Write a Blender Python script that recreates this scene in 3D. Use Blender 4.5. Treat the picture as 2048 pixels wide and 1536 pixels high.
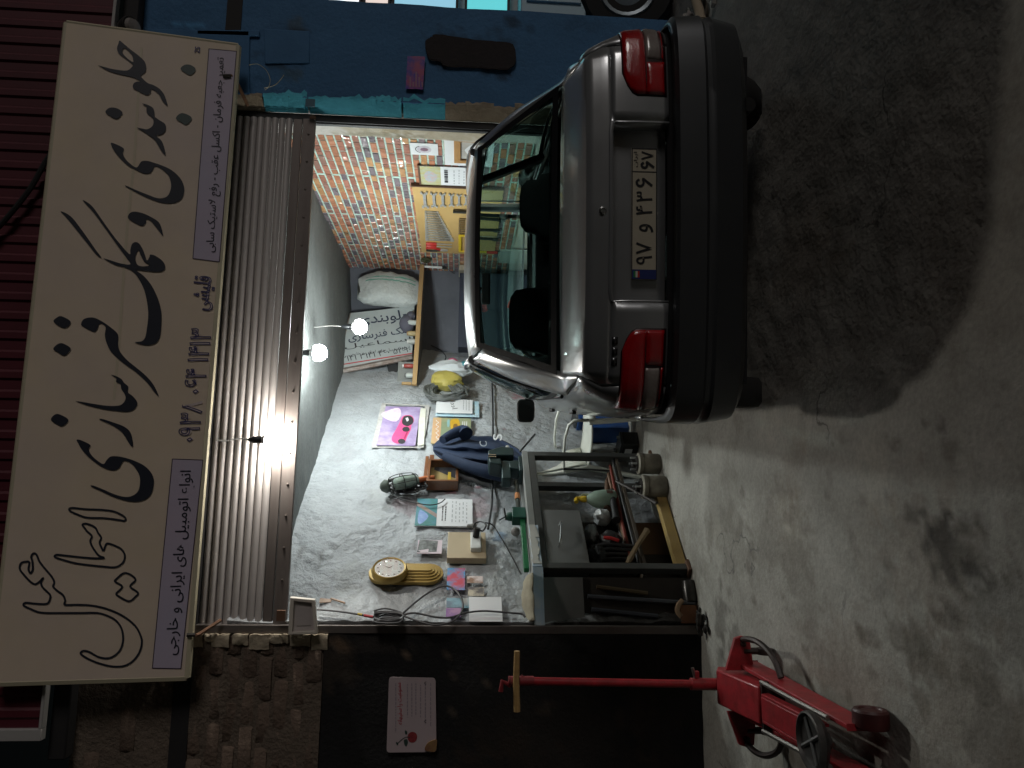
import bpy, bmesh, math, random
from mathutils import Vector, Matrix, noise, geometry
random.seed(7)
for o in list(bpy.data.objects): bpy.data.objects.remove(o)
SC = bpy.context.scene
COL = SC.collection
R = math.radians
V = Vector

# ------------------------------------------------------------------ camera (phone held upright, picture stored sideways)
FPX, CAMH = 1480.0, 1.5
PITCH, ROLL, YAW = R(3.9), R(1.45), R(8.5)
FWD = V((math.sin(YAW)*math.cos(PITCH), math.cos(YAW)*math.cos(PITCH), -math.sin(PITCH)))
_r0 = V((math.cos(YAW), -math.sin(YAW), 0)); _u0 = _r0.cross(FWD)
CR = _r0*math.cos(ROLL) + _u0*math.sin(ROLL)      # right of the upright scene
CU = -_r0*math.sin(ROLL) + _u0*math.cos(ROLL)     # up of the upright scene
CAM = V((0, 0, CAMH))
cd = bpy.data.cameras.new('camera'); cam = bpy.data.objects.new('camera', cd); COL.objects.link(cam)
cd.sensor_width = 36.0; cd.lens = 36.0*FPX/2048; cd.clip_start = 0.05; cd.clip_end = 500
# image right = scene down, image up = scene right
X, Y, Z = -CU, CR, -FWD
cam.matrix_world = Matrix(((X.x, Y.x, Z.x, CAM.x), (X.y, Y.y, Z.y, CAM.y), (X.z, Y.z, Z.z, CAM.z), (0, 0, 0, 1)))
SC.camera = cam
# ------------------------------------------------------------------ night sky, exposure
w = bpy.data.worlds.new('World'); SC.world = w; w.use_nodes = True
wn = w.node_tree.nodes; wl = w.node_tree.links
sky = wn.new('ShaderNodeTexSky'); sky.sky_type = 'NISHITA'; sky.sun_disc = False
sky.sun_elevation = R(8); sky.sun_rotation = R(128); sky.air_density = 1.6; sky.dust_density = 4.0
wl.new(sky.outputs[0], wn['Background'].inputs[0]); wn['Background'].inputs[1].default_value = 0.0010
sl_ = bpy.data.lights.new('sun', 'SUN'); sl_.energy = .42; sl_.angle = R(16); sl_.color = (1., .94, .90); so_ = bpy.data.objects.new('sun', sl_); COL.objects.link(so_)
so_.rotation_euler = (R(82), 0, R(52))      # faint street glow from low behind the camera
SC.view_settings.view_transform = 'Standard'; SC.view_settings.look = 'None'
SC.view_settings.exposure = 0.0; SC.view_settings.gamma = 1.0; SC.view_settings.use_curve_mapping = False
SC.cycles.use_denoising = True
SC.cycles.max_bounces = 7; SC.cycles.diffuse_bounces = 4; SC.cycles.transparent_max_bounces = 14
SC.cycles.sample_clamp_indirect = 6.0
LAMP_IN, LAMP_OUT, LAMP_NB = 355.0, 370.0, 60.0     # radiance of the bulbs that are lit in the photograph

# ------------------------------------------------------------------ materials
MATS = {}
def M(name, c, rough=.6, metal=0., c2=None, scale=6., var=.5, bump=0., bscale=40., coat=0., spec=.5, rnd=0., tint=False,
      crack=0., stretch=None, emit=0., fine=0., roughvar=0., coatbump=0.):
    if name in MATS: return MATS[name]
    m = bpy.data.materials.new(name); m.use_nodes = True; MATS[name] = m
    nt = m.node_tree; N = nt.nodes; L = nt.links; b = N['Principled BSDF']
    def mixc(kind, a, bb, fac):
        n = N.new('ShaderNodeMix'); n.data_type = 'RGBA'; n.blend_type = kind
        for s, x in ((6, a), (7, bb)):
            if hasattr(x, 'type') and not isinstance(x, (tuple, list)): L.new(x, n.inputs[s])
            else: n.inputs[s].default_value = (*x, 1)
        if hasattr(fac, 'type'): L.new(fac, n.inputs[0])
        else: n.inputs[0].default_value = fac
        return n.outputs[2]
    tc = N.new('ShaderNodeTexCoord'); co = tc.outputs['Object']
    if stretch:
        mp = N.new('ShaderNodeMapping'); mp.inputs['Scale'].default_value = stretch; L.new(co, mp.inputs[0]); co = mp.outputs[0]
    def nz(s, det=5, ro=.6):
        n = N.new('ShaderNodeTexNoise'); n.inputs['Scale'].default_value = s; n.inputs['Detail'].default_value = det
        n.inputs['Roughness'].default_value = ro; L.new(co, n.inputs['Vector']); return n.outputs['Fac']
    def ramp(x, lo, hi):
        n = N.new('ShaderNodeMapRange'); n.inputs[1].default_value = lo; n.inputs[2].default_value = hi; L.new(x, n.inputs[0]); return n.outputs[0]
    col = tuple(c)
    if c2 is not None: col = mixc('MIX', col, tuple(c2), ramp(nz(scale), .5-var/2, .5+var/2))
    if fine: 
        f = ramp(nz(bscale*1.7, 3), .3, .7); n = N.new('ShaderNodeMapRange'); n.inputs[3].default_value = 1-fine; n.inputs[4].default_value = 1+fine*.6
        L.new(f, n.inputs[0]); cc = N.new('ShaderNodeCombineColor')
        for i in range(3): L.new(n.outputs[0], cc.inputs[i])
        col = mixc('MULTIPLY', col, cc.outputs[0], 1.)
    if rnd:
        oi = N.new('ShaderNodeObjectInfo'); n = N.new('ShaderNodeMapRange'); n.inputs[3].default_value = 1-rnd; n.inputs[4].default_value = 1+rnd
        L.new(oi.outputs['Random'], n.inputs[0]); cc = N.new('ShaderNodeCombineColor')
        for i in range(3): L.new(n.outputs[0], cc.inputs[i])
        col = mixc('MULTIPLY', col, cc.outputs[0], 1.)
    if tint:
        at = N.new('ShaderNodeAttribute'); at.attribute_name = 'tint'; col = mixc('MULTIPLY', col, at.outputs['Color'], 1.)
    hgt = None
    if crack:
        vo = N.new('ShaderNodeTexVoronoi'); vo.feature = 'DISTANCE_TO_EDGE'; vo.inputs['Scale'].default_value = crack
        wz = N.new('ShaderNodeTexNoise'); wz.inputs['Scale'].default_value = 3.; wz.inputs['Detail'].default_value = 6
        L.new(co, wz.inputs['Vector']); vm = N.new('ShaderNodeVectorMath'); vm.operation = 'MULTIPLY_ADD'
        vm.inputs[1].default_value = (.9, .9, .9); L.new(wz.outputs['Color'], vm.inputs[0]); L.new(co, vm.inputs[2]); L.new(vm.outputs[0], vo.inputs['Vector'])
        k = ramp(vo.outputs['Distance'], .002, .007); msk = ramp(nz(.9, 2), .50, .56)
        mx = N.new('ShaderNodeMath'); mx.operation = 'MAXIMUM'; L.new(k, mx.inputs[0])
        iv = N.new('ShaderNodeMath'); iv.operation = 'SUBTRACT'; iv.inputs[0].default_value = 1; L.new(msk, iv.inputs[1]); L.new(iv.outputs[0], mx.inputs[1])
        col = mixc('MIX', tuple(.35*x for x in c), col, mx.outputs[0])
    if hasattr(col, 'type') and not isinstance(col, tuple): L.new(col, b.inputs['Base Color'])
    else: b.inputs['Base Color'].default_value = (*col, 1)
    b.inputs['Roughness'].default_value = rough
    if roughvar: 
        n = N.new('ShaderNodeMapRange'); n.inputs[3].default_value = max(.02, rough-roughvar); n.inputs[4].default_value = min(1, rough+roughvar)
        L.new(nz(scale*1.3), n.inputs[0]); L.new(n.outputs[0], b.inputs['Roughness'])
    b.inputs['Metallic'].default_value = metal
    b.inputs['Coat Weight'].default_value = coat; b.inputs['Coat Roughness'].default_value = .08
    b.inputs['Specular IOR Level'].default_value = spec
    if bump:
        bp = N.new('ShaderNodeBump'); bp.inputs['Strength'].default_value = min(1., bump); bp.inputs['Distance'].default_value = .02*bump
        L.new(nz(bscale, 6), bp.inputs['Height']); L.new(bp.outputs[0], b.inputs['Normal'])
    if coatbump:
        cn = N.new('ShaderNodeTexNoise'); cn.inputs['Scale'].default_value = 5.5; cn.inputs['Detail'].default_value = 2.5; cn.inputs['Distortion'].default_value = .6; L.new(co, cn.inputs['Vector'])
        cbp = N.new('ShaderNodeBump'); cbp.inputs['Strength'].default_value = 1.; cbp.inputs['Distance'].default_value = coatbump; L.new(cn.outputs['Fac'], cbp.inputs['Height']); L.new(cbp.outputs[0], b.inputs['Coat Normal']); b.inputs['Coat Roughness'].default_value = .09
    if emit:
        b.inputs['Emission Color'].default_value = (*c, 1); b.inputs['Emission Strength'].default_value = emit
    return m
def glass_mat(name, tintc, gl=.08, rough=.02):
    if name in MATS: return MATS[name]
    m = bpy.data.materials.new(name); m.use_nodes = True; MATS[name] = m; nt = m.node_tree; N = nt.nodes; L = nt.links
    N.remove(N['Principled BSDF']); out = N['Material Output']
    t = N.new('ShaderNodeBsdfTransparent'); t.inputs[0].default_value = (*tintc, 1)
    g = N.new('ShaderNodeBsdfGlossy'); g.inputs['Roughness'].default_value = rough; g.inputs[0].default_value = (.9, .95, .95, 1)
    lw = N.new('ShaderNodeLayerWeight'); lw.inputs[0].default_value = .25
    mr = N.new('ShaderNodeMapRange'); mr.inputs[3].default_value = gl*.5; mr.inputs[4].default_value = min(1, gl*6); L.new(lw.outputs['Fresnel'], mr.inputs[0])
    mx = N.new('ShaderNodeMixShader'); L.new(mr.outputs[0], mx.inputs[0]); L.new(t.outputs[0], mx.inputs[1]); L.new(g.outputs[0], mx.inputs[2]); L.new(mx.outputs[0], out.inputs[0])
    return m

# ------------------------------------------------------------------ frames and pixels
def ray(v, y): return FWD + CR*((1536-y-768)/FPX) - CU*((v-1024)/FPX)
class Frame:
    def __init__(s, o, ex, ey):
        s.o = V(o); s.ex = V(ex).normalized(); s.ey = V(ey).normalized(); s.ez = s.ex.cross(s.ey)
    def p(s, a, b, c=0.): return s.o + s.ex*a + s.ey*b + s.ez*c
    def px(s, v, y, c=0.):
        d = ray(v, y); t = ((s.o + s.ez*c - CAM).dot(s.ez))/d.dot(s.ez); q = CAM + d*t - s.o
        return (q.dot(s.ex), q.dot(s.ey))
    def P(s, v, y, c=0.): return s.p(*s.px(v, y, c), c)
FY = 4.625
FAC = Frame((0, FY, 0), (1, 0, 0), (0, 0, 1))
TH = R(32)
LW = Frame((-.783, FY, 0), (math.sin(TH), math.cos(TH), 0), (0, 0, 1))
RX = 2.60
RW = Frame((RX, 0, 0), (0, -1, 0), (0, 0, 1))
GND = Frame((0, 0, 0), (1, 0, 0), (0, 1, 0))
BACKY = 8.5
BW = Frame((0, BACKY, 0), (1, 0, 0), (0, 0, 1))
ST = R(5.3)
SGN = Frame((0, FY-.16, 3.03), (1, 0, 0), (0, -math.sin(ST), math.cos(ST)))

# ------------------------------------------------------------------ mesh builder
def crom(pts, n=4, closed=False):
    pts = [V(p) for p in pts]; out = []; k = len(pts)
    for i in range(k if closed else k-1):
        if closed: a, b, c, d = pts[(i-1) % k], pts[i], pts[(i+1) % k], pts[(i+2) % k]
        else: a, b, c, d = pts[max(i-1, 0)], pts[i], pts[i+1], pts[min(i+2, k-1)]
        for j in range(n):
            t = j/n; out.append(.5*((2*b) + (c-a)*t + (2*a-5*b+4*c-d)*t*t + (3*b-a-3*c+d)*t*t*t))
    if not closed: out.append(pts[-1])
    return out
class MB:
    def __init__(s): s.v = []; s.f = []; s.m = []; s.mats = []; s.cur = 0
    def mat(s, m):
        if m not in s.mats: s.mats.append(m)
        s.cur = s.mats.index(m); return s
    def add(s, vs, fs):
        k = len(s.v); s.v += [V(x) for x in vs]
        for f in fs: s.f.append(tuple(k+i for i in f)); s.m.append(s.cur)
        return s
    def box(s, fr, a0, a1, b0, b1, c0, c1):
        p = [fr.p(a, b, c) for c in (c0, c1) for b in (b0, b1) for a in (a0, a1)]
        return s.add(p, [(0, 2, 3, 1), (4, 5, 7, 6), (0, 1, 5, 4), (2, 6, 7, 3), (0, 4, 6, 2), (1, 3, 7, 5)])
    def prism(s, fr, poly, c0, c1, holes=()):
        loops = [[V((x[0], x[1], 0)) for x in l] for l in [poly, *holes]]
        flat = [q for l in loops for q in l]; n = len(flat)
        tri = geometry.tessellate_polygon(loops)
        fs = []
        for t in tri:
            a, b, c = (flat[i] for i in t)
            if (b-a).cross(c-a).z < 0: t = t[::-1]
            fs.append(tuple(i+n for i in t)); fs.append(tuple(t[::-1]))
        k = 0
        for li, l in enumerate(loops):
            ar = sum(l[i].x*l[(i+1) % len(l)].y - l[(i+1) % len(l)].x*l[i].y for i in range(len(l)))
            for i in range(len(l)):
                i0, i1 = k+i, k+(i+1) % len(l); q = (i0, i1, i1+n, i0+n)
                fs.append(q if (ar > 0) == (li == 0) else q[::-1])
            k += len(l)
        return s.add([fr.p(q.x, q.y, c0) for q in flat] + [fr.p(q.x, q.y, c1) for q in flat], fs)
    def flat(s, fr, poly, c, holes=()):
        loops = [[V((x[0], x[1], 0)) for x in l] for l in [poly, *holes]]; flat = [q for l in loops for q in l]; fs = []
        for t in geometry.tessellate_polygon(loops):
            a, b, cc = (flat[i] for i in t)
            fs.append(t if (b-a).cross(cc-a).z > 0 else t[::-1])
        return s.add([fr.p(q.x, q.y, c) for q in flat], fs)
    def tube(s, pts, r, n=8, closed=False, caps=True):
        pts = [V(p) for p in pts]; k = len(pts); rs = r if isinstance(r, (list, tuple)) else [r]*k
        vs = []; fs = []; up = None
        for i in range(k):
            a = pts[(i-1) % k] if (closed or i) else pts[0]; b = pts[(i+1) % k] if (closed or i < k-1) else pts[-1]
            t = (b-a); t = t.normalized() if t.length > 1e-9 else V((0, 0, 1))
            if up is None: up = t.orthogonal().normalized()
            up = (up - t*up.dot(t)); up = up.normalized() if up.length > 1e-6 else t.orthogonal().normalized()
            sd = t.cross(up)
            vs += [pts[i] + (up*math.cos(2*math.pi*j/n) + sd*math.sin(2*math.pi*j/n))*rs[i] for j in range(n)]
        for i in range(k if closed else k-1):
            for j in range(n):
                i2 = (i+1) % k; fs.append((i*n+j, i*n+(j+1) % n, i2*n+(j+1) % n, i2*n+j))
        if caps and not closed: fs.append(tuple(range(n))[::-1]); fs.append(tuple((k-1)*n+j for j in range(n)))
        return s.add(vs, fs)
    def cyl(s, a, b, r, n=14, r2=None): return s.tube([a, b], [r, r if r2 is None else r2], n)
    def lathe(s, o, ax, prof, n=20):
        ax = V(ax).normalized(); u = ax.orthogonal().normalized(); w_ = ax.cross(u); o = V(o); vs = []; fs = []
        for r, h in prof: vs += [o + ax*h + (u*math.cos(2*math.pi*j/n) + w_*math.sin(2*math.pi*j/n))*r for j in range(n)]
        for i in range(len(prof)-1):
            for j in range(n): fs.append((i*n+j, i*n+(j+1) % n, (i+1)*n+(j+1) % n, (i+1)*n+j))
        fs.append(tuple(range(n))[::-1]); fs.append(tuple((len(prof)-1)*n+j for j in range(n)))
        return s.add(vs, fs)
    def ball(s, o, r, n=14, sq=(1, 1, 1)):
        o = V(o); vs = []; fs = []; h = n//2
        for i in range(h+1):
            t = math.pi*i/h
            vs += [o + V((r*sq[0]*math.sin(t)*math.cos(2*math.pi*j/n), r*sq[1]*math.sin(t)*math.sin(2*math.pi*j/n), r*sq[2]*math.cos(t))) for j in range(n)]
        for i in range(h):
            for j in range(n): fs.append((i*n+j, (i+1)*n+j, (i+1)*n+(j+1) % n, i*n+(j+1) % n))
        return s.add(vs, fs)
    def grid(s, rows):
        n = len(rows[0]); vs = [q for r_ in rows for q in r_]; fs = []
        for i in range(len(rows)-1):
            for j in range(n-1): fs.append((i*n+j, i*n+j+1, (i+1)*n+j+1, (i+1)*n+j))
        return s.add(vs, fs)
    def build(s, name, mat=None, parent=None, smooth=35, bevel=0, solid=0, disp=0, tint=None, stuff=False, loc=None, local=False):
        me = bpy.data.meshes.new(name); W = WM.get(parent) if parent else None
        vs = s.v
        o = bpy.data.objects.new(name, me)
        if W is not None and local: WM[o] = W
        elif W is not None:
            wi = W.inverted(); vs = [wi @ q for q in vs]; WM[o] = W
        elif loc is not None:
            l = V(loc); vs = [q-l for q in vs]; o.location = l; WM[o] = Matrix.Translation(l)
        else: WM[o] = Matrix.Identity(4)
        me.from_pydata([tuple(q) for q in vs], [], s.f)
        for x in ([mat] if mat else s.mats): me.materials.append(x)
        if not mat: me.polygons.foreach_set('material_index', s.m)
        if smooth:
            me.polygons.foreach_set('use_smooth', [True]*len(me.polygons)); me.set_sharp_from_angle(angle=R(smooth))
        if tint:
            ca = me.color_attributes.new('tint', 'FLOAT_COLOR', 'POINT')
            ca.data.foreach_set('color', [x for t in tint for x in (*t, 1.)])
        COL.objects.link(o)
        if parent: o.parent = parent
        if bevel:
            bv = o.modifiers.new('bevel', 'BEVEL'); bv.width = bevel; bv.segments = 2; bv.limit_method = 'ANGLE'; bv.angle_limit = R(40)
        if solid:
            so = o.modifiers.new('solid', 'SOLIDIFY'); so.thickness = solid; so.offset = -1
        if stuff: o['kind'] = 'stuff'
        return o
WM = {}
def tag(o, label, cat, group=None, kind=None):
    if label: o['label'] = label
    if cat: o['category'] = cat
    if group: o['group'] = group
    if kind: o['kind'] = kind
    return o
def struct(o): o['kind'] = 'structure'; return o
def thing(name, label, cat, loc=(0, 0, 0), rot=(0, 0, 0), group=None):
    o = bpy.data.objects.new(name, None); COL.objects.link(o); o.location = loc; o.rotation_euler = rot; o.empty_display_size = .1
    from mathutils import Euler
    WM[o] = Matrix.Translation(V(loc)) @ Euler(rot).to_matrix().to_4x4()
    return tag(o, label, cat, group)
def dup(root, loc, rot=None, label=None, group=None):
    r = root.copy(); COL.objects.link(r); r.location = loc
    if rot: r.rotation_euler = rot
    if label: r['label'] = label
    if group: r['group'] = group
    for ch in list(root.children):
        c = ch.copy(); COL.objects.link(c); c.parent = r
        for g in list(ch.children):
            d = g.copy(); COL.objects.link(d); d.parent = c
    return r

# ------------------------------------------------------------------ Persian lettering
_D = dict(zip('بپتثجچحخسشصضطظعغفقکگلمنهی', (0xFE8F, 0xFB56, 0xFE95, 0xFE99, 0xFE9D, 0xFB7A, 0xFEA1, 0xFEA5, 0xFEB1, 0xFEB5, 0xFEB9, 0xFEBD, 0xFEC1, 0xFEC5,
     0xFEC9, 0xFECD, 0xFED1, 0xFED5, 0xFB8E, 0xFB92, 0xFEDD, 0xFEE1, 0xFEE5, 0xFEE9, 0xFBFC)))
_RJ = dict(zip('اآدذرزژو', (0xFE8D, 0xFE81, 0xFEA9, 0xFEAB, 0xFEAD, 0xFEAF, 0xFB8A, 0xFEED)))
def shape(s):
    out = []; i = 0; prev = False
    while i < len(s):
        c = s[i]
        if c == 'ل' and i+1 < len(s) and s[i+1] == 'ا':
            out.append(chr(0xFEFC if prev else 0xFEFB)); prev = False; i += 2; continue
        if c in _D:
            nx = i+1 < len(s) and (s[i+1] in _D or s[i+1] in _RJ)
            out.append(chr(_D[c] + ((3 if nx else 1) if prev else (2 if nx else 0)))); prev = nx
        elif c in _RJ: out.append(chr(_RJ[c] + (1 if prev else 0))); prev = False
        else: out.append(c); prev = False
        i += 1
    return ''.join(out[::-1])
def text_mb(mb, fr, s, pl, pr, c, rtl=True, hmax=None, bold=0., outline=None):
    """lettering lying c metres above plane fr, its left and right ends at plane points pl, pr (height = natural)"""
    cu = bpy.data.curves.new('t', 'FONT'); cu.body = shape(s) if rtl else s; cu.resolution_u = 3; cu.offset = bold
    ob = bpy.data.objects.new('t', cu); COL.objects.link(ob)
    dg = bpy.context.evaluated_depsgraph_get(); me = ob.evaluated_get(dg).to_mesh()
    vs = [V(q.co) for q in me.vertices]; fs = [tuple(p.vertices) for p in me.polygons]
    ob.evaluated_get(dg).to_mesh_clear(); bpy.data.objects.remove(ob); bpy.data.curves.remove(cu)
    x0 = min(q.x for q in vs); x1 = max(q.x for q in vs); y0 = min(q.y for q in vs); y1 = max(q.y for q in vs)
    a = V(pl); b = V(pr); ux = (b-a); L = ux.length; ux /= L; uy = V((-ux.y, ux.x)); sx = L/(x1-x0); sy = sx if not hmax else hmax/(y1-y0)
    mb.add([fr.p(*(a + ux*((q.x-x0)*sx) + uy*((q.y-(y0 if hmax else 0))*sy)), c) for q in vs], fs)
def text_outline(mb, fr, s, pl, pr, c, wd, rtl=True, hmax=None):
    t = MB(); text_mb(t, fr, s, pl, pr, c, rtl=rtl, hmax=hmax); cnt = {}
    for f in t.f:
        for i in range(len(f)):
            a, b = tuple(round(x, 5) for x in t.v[f[i]]), tuple(round(x, 5) for x in t.v[f[(i+1) % len(f)]]); k = (a, b) if a < b else (b, a); cnt[k] = cnt.get(k, 0)+1
    for (a, b), n in cnt.items():
        if n == 1:
            a, b = V(a), V(b); d = b-a
            if d.length < 1e-6: continue
            d.normalize(); nn = fr.ez.cross(d)*wd/2; mb.add([a-d*wd*.3-nn, b+d*wd*.3-nn, b+d*wd*.3+nn, a-d*wd*.3+nn], [(0, 1, 2, 3)])
def text_obj(name, fr, s, pl, pr, c, mat, parent, **k):
    mb = MB(); text_mb(mb, fr, s, pl, pr, c, **k); return mb.build(name, mat, parent, smooth=0)
def rough_grid(fr, a0, a1, b0, b1, st, amp, c=0., sc=3., seed=0, thick=.1, edge=None, am2=.25, sc2=14.):
    """plaster face with real relief, closed at the back"""
    na = max(2, round((a1-a0)/st)); nb = max(2, round((b1-b0)/st)); rows = []; ab = []
    for j in range(nb+1):
        row = []
        for i in range(na+1):
            a = a0+(a1-a0)*i/na; b = b0+(b1-b0)*j/nb
            if edge: a, b = edge(a, b, i, j, na, nb)
            h = c + amp*(noise.noise(V((a*sc, b*sc, seed))) + am2*noise.noise(V((a*sc2, b*sc2, seed+5))))
            row.append(fr.p(a, b, h)); ab.append((a, b))
        rows.append(row)
    mb = MB(); mb.grid(rows)
    n = na+1; bk = len(mb.v)
    ring = [i for i in range(n)] + [j*n+na for j in range(1, nb+1)] + [nb*n+i for i in range(na-1, -1, -1)] + [j*n for j in range(nb-1, 0, -1)]
    back = []
    for i in ring: a, b = ab[i]; back.append(fr.p(a, b, c-thick))
    mb.add(back, []); m = len(ring)
    for k in range(m): mb.f.append((ring[(k+1) % m], ring[k], bk+k, bk+(k+1) % m)); mb.m.append(0)
    return mb, ab + [ab[i] for i in ring]
def tint_of(ab, stains_and_shade, seed=1, base=(1, 1, 1)):
    out = []
    for a, b in ab:
        t = V(base)
        for (sa, sb, ra, rb, col, k) in stains_and_shade:
            dx, dy = (a-sa)/ra, (b-sb)/rb
            if abs(dx) > 2 or abs(dy) > 2: continue
            d = math.hypot(dx, dy) + .6*noise.noise(V((a*7/max(ra*3, .5), b*7/max(ra*3, .5), seed))) + .55*noise.noise(V((a*19, b*19, seed))) + .3*noise.noise(V((a*45, b*45, seed)))
            f = k*max(0., min(1., (1.15-d)/.45))
            t = V(t[i]*(1-f) + t[i]*col[i]*f for i in range(3))
        out.append(tuple(t))
    return out
# ================================================================== THE SETTING
# ---- ground: one sheet, fine near the shop, coarse to the horizon
def axis(dense0, dense1, st, far):
    xs = [dense0 + i*st for i in range(round((dense1-dense0)/st)+1)]; d = st; lo = []; hi = []; q = dense0
    while q > -far: d *= 1.6; q -= d; lo.append(q)
    q = dense1; d = st
    while q < far: d *= 1.6; q += d; hi.append(q)
    return lo[::-1] + xs + hi
gx = axis(-2.2, 3.6, .024, 90); gy = axis(1.1, 7.4, .024, 90); ab = []; rows = []
for y in gy:
    row = []
    for x in gx:
        near = -2.3 < x < 3.7 and 1. < y < 7.5
        h = (.006*noise.noise(V((x*2.1, y*2.1, 3))) + .0035*noise.noise(V((x*9, y*9, 8))) - .004) if near else -.004
        row.append(V((x, y, h))); ab.append((x, y))
    rows.append(row)
g = MB(); g.grid(rows)
def gp(v, y): q = GND.px(v, y); return q
OIL = (.44, .43, .42); OIL2 = (.62, .60, .57); WARM = (.8, .72, .66)
st = []
for (v, y, ra, rb, col, k) in ((1905, 1100, .10, .16, OIL, .95), (1885, 1080, .07, .07, OIL, .9), (1925, 1160, .05, .14, OIL, .7), (1820, 1030, .035, .05, OIL, .85), (1990, 1230, .13, .22, OIL, .5),
        (1810, 1280, .06, .15, OIL2, .9), (1850, 1320, .07, .12, OIL2, .8), (1735, 1275, .04, .09, OIL2, .9), (1900, 1245, .035, .09, OIL, .7), (1600, 1360, .07, .1, OIL2, .8),
        (1840, 1405, .05, .05, OIL2, .8), (2000, 1480, .14, .14, OIL, .55), (1960, 1330, .1, .08, OIL2, .6), (1850, 1065, .03, .03, OIL, .7), (1470, 1290, .14, .12, OIL, .75), (1440, 1240, .16, .1, OIL, .8),
        (1500, 1400, .16, .14, OIL2, .7), (1560, 1500, .2, .16, OIL2, .6), (1470, 1500, .2, .14, OIL, .6), (1440, 1330, .1, .06, OIL, .7), (1880, 855, .02, .03, OIL, .8), (1850, 850, .015, .03, OIL, .8), (1900, 900, .03, .06, OIL2, .8),
        (1790, 890, .02, .04, OIL2, .8), (1700, 1080, .03, .03, OIL2, .6), (1650, 1200, .03, .03, OIL2, .6), (1500, 1120, .12, .05, OIL2, .6), (1420, 1080, .12, .04, OIL2, .55), (1390, 1180, .12, .06, OIL2, .6), (1330, 930, .2, .1, OIL2, .6),
        (1340, 870, .12, .08, OIL2, .55), (1290, 850, .2, .1, OIL2, .6), (1600, 880, .05, .1, WARM, .5), (1700, 1350, .2, .3, WARM, .4), (1950, 1450, .3, .3, WARM, .5), (1760, 1180, .06, .04, OIL2, .5), (1660, 960, .03, .03, OIL2, .5), (1725, 1000, .025, .025, OIL2, .6)):
    a, b = gp(v, y); st.append((a, b, ra, rb, col, k))
for i in range(70):
    r_ = random.uniform(.06, .28); st.append((random.uniform(-1.6, 1.2), random.uniform(1.4, 5.2), r_, r_*random.uniform(.5, 1.6), random.choice([OIL2, OIL2, WARM, (.75, .70, .66), (1.22, 1.2, 1.16)]), random.uniform(.2, .55)))
for i in range(130):
    r_ = random.uniform(.008, .03); st.append((random.uniform(-1.2, 1.0), random.uniform(1.6, 4.6), r_, r_*random.uniform(.7, 1.6), OIL2, random.uniform(.3, .8)))
near = [(-2.3 < a < 3.7 and 1. < b < 7.5) for a, b in ab]
tt = tint_of([p for p, n in zip(ab, near) if n], st, 4); it = iter(tt)
tint = [next(it) if n else (1, 1, 1) for n in near]
concrete = M('concrete_floor', (.50, .488, .445), .78, c2=(.325, .312, .28), scale=2.6, var=.55, bump=.5, bscale=30, tint=True, crack=.55, fine=.15)
struct(g.build('ground', concrete, smooth=0, tint=tint))

# ---- ceiling of the workshop (rough slab, a little higher on the right)
rows = []
for j in range(61):
    row = []
    for i in range(61):
        x = -1.3 + 4.2*i/60; y = FY+.13 + (BACKY+.2-FY)*j/60
        z = 2.66 + .18*(x+.3)/2.9 + .02*noise.noise(V((x*1.5, y*1.5, 9))) + .008*noise.noise(V((x*7, y*7, 2)))
        row.append(V((x, y, z)))
    rows.append(row[::-1])
c = MB(); c.grid(rows); struct(c.build('ceiling', M('ceiling_slab', (.17, .185, .18), .85, c2=(.095, .105, .105), scale=2.2, var=.7, bump=.5, bscale=18, stretch=(1, 3, 1), fine=.3), solid=.12))

# ---- left wall of the workshop, white crumbly plaster
def edge(a, b, i, j, na, nb):
    return a, b
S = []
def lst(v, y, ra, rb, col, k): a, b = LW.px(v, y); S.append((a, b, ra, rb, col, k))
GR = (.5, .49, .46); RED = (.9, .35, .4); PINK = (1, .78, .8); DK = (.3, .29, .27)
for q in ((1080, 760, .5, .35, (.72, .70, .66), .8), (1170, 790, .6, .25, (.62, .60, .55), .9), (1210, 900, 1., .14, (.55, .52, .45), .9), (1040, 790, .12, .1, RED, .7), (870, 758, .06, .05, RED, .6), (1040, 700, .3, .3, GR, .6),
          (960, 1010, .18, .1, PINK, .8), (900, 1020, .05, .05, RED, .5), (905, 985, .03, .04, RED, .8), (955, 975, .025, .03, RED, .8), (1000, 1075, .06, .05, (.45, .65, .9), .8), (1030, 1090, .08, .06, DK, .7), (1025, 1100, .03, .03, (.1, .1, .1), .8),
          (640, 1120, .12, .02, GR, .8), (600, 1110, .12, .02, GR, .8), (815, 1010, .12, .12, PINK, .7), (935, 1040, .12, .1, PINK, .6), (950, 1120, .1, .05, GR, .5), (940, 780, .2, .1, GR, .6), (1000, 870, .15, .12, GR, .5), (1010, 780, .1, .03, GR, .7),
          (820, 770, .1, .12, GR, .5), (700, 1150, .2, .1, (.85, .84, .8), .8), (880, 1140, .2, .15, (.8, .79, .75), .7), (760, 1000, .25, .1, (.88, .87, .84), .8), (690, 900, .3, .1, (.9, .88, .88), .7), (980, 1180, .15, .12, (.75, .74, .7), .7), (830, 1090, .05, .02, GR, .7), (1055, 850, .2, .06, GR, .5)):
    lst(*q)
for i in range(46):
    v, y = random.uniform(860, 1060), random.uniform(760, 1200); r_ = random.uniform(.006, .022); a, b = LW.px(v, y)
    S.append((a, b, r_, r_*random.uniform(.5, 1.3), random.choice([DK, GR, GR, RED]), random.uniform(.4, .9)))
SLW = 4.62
S.append((.02, .30, .22, .62, (.12, .11, .10), 1.))  # under-bench darkness painted into the wall colour at its lower left
mb, ab = rough_grid(LW, .03, SLW, -.05, 2.85, .022, .028, 0, 3.6, 3, .12, edge, .38, 17.)
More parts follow.
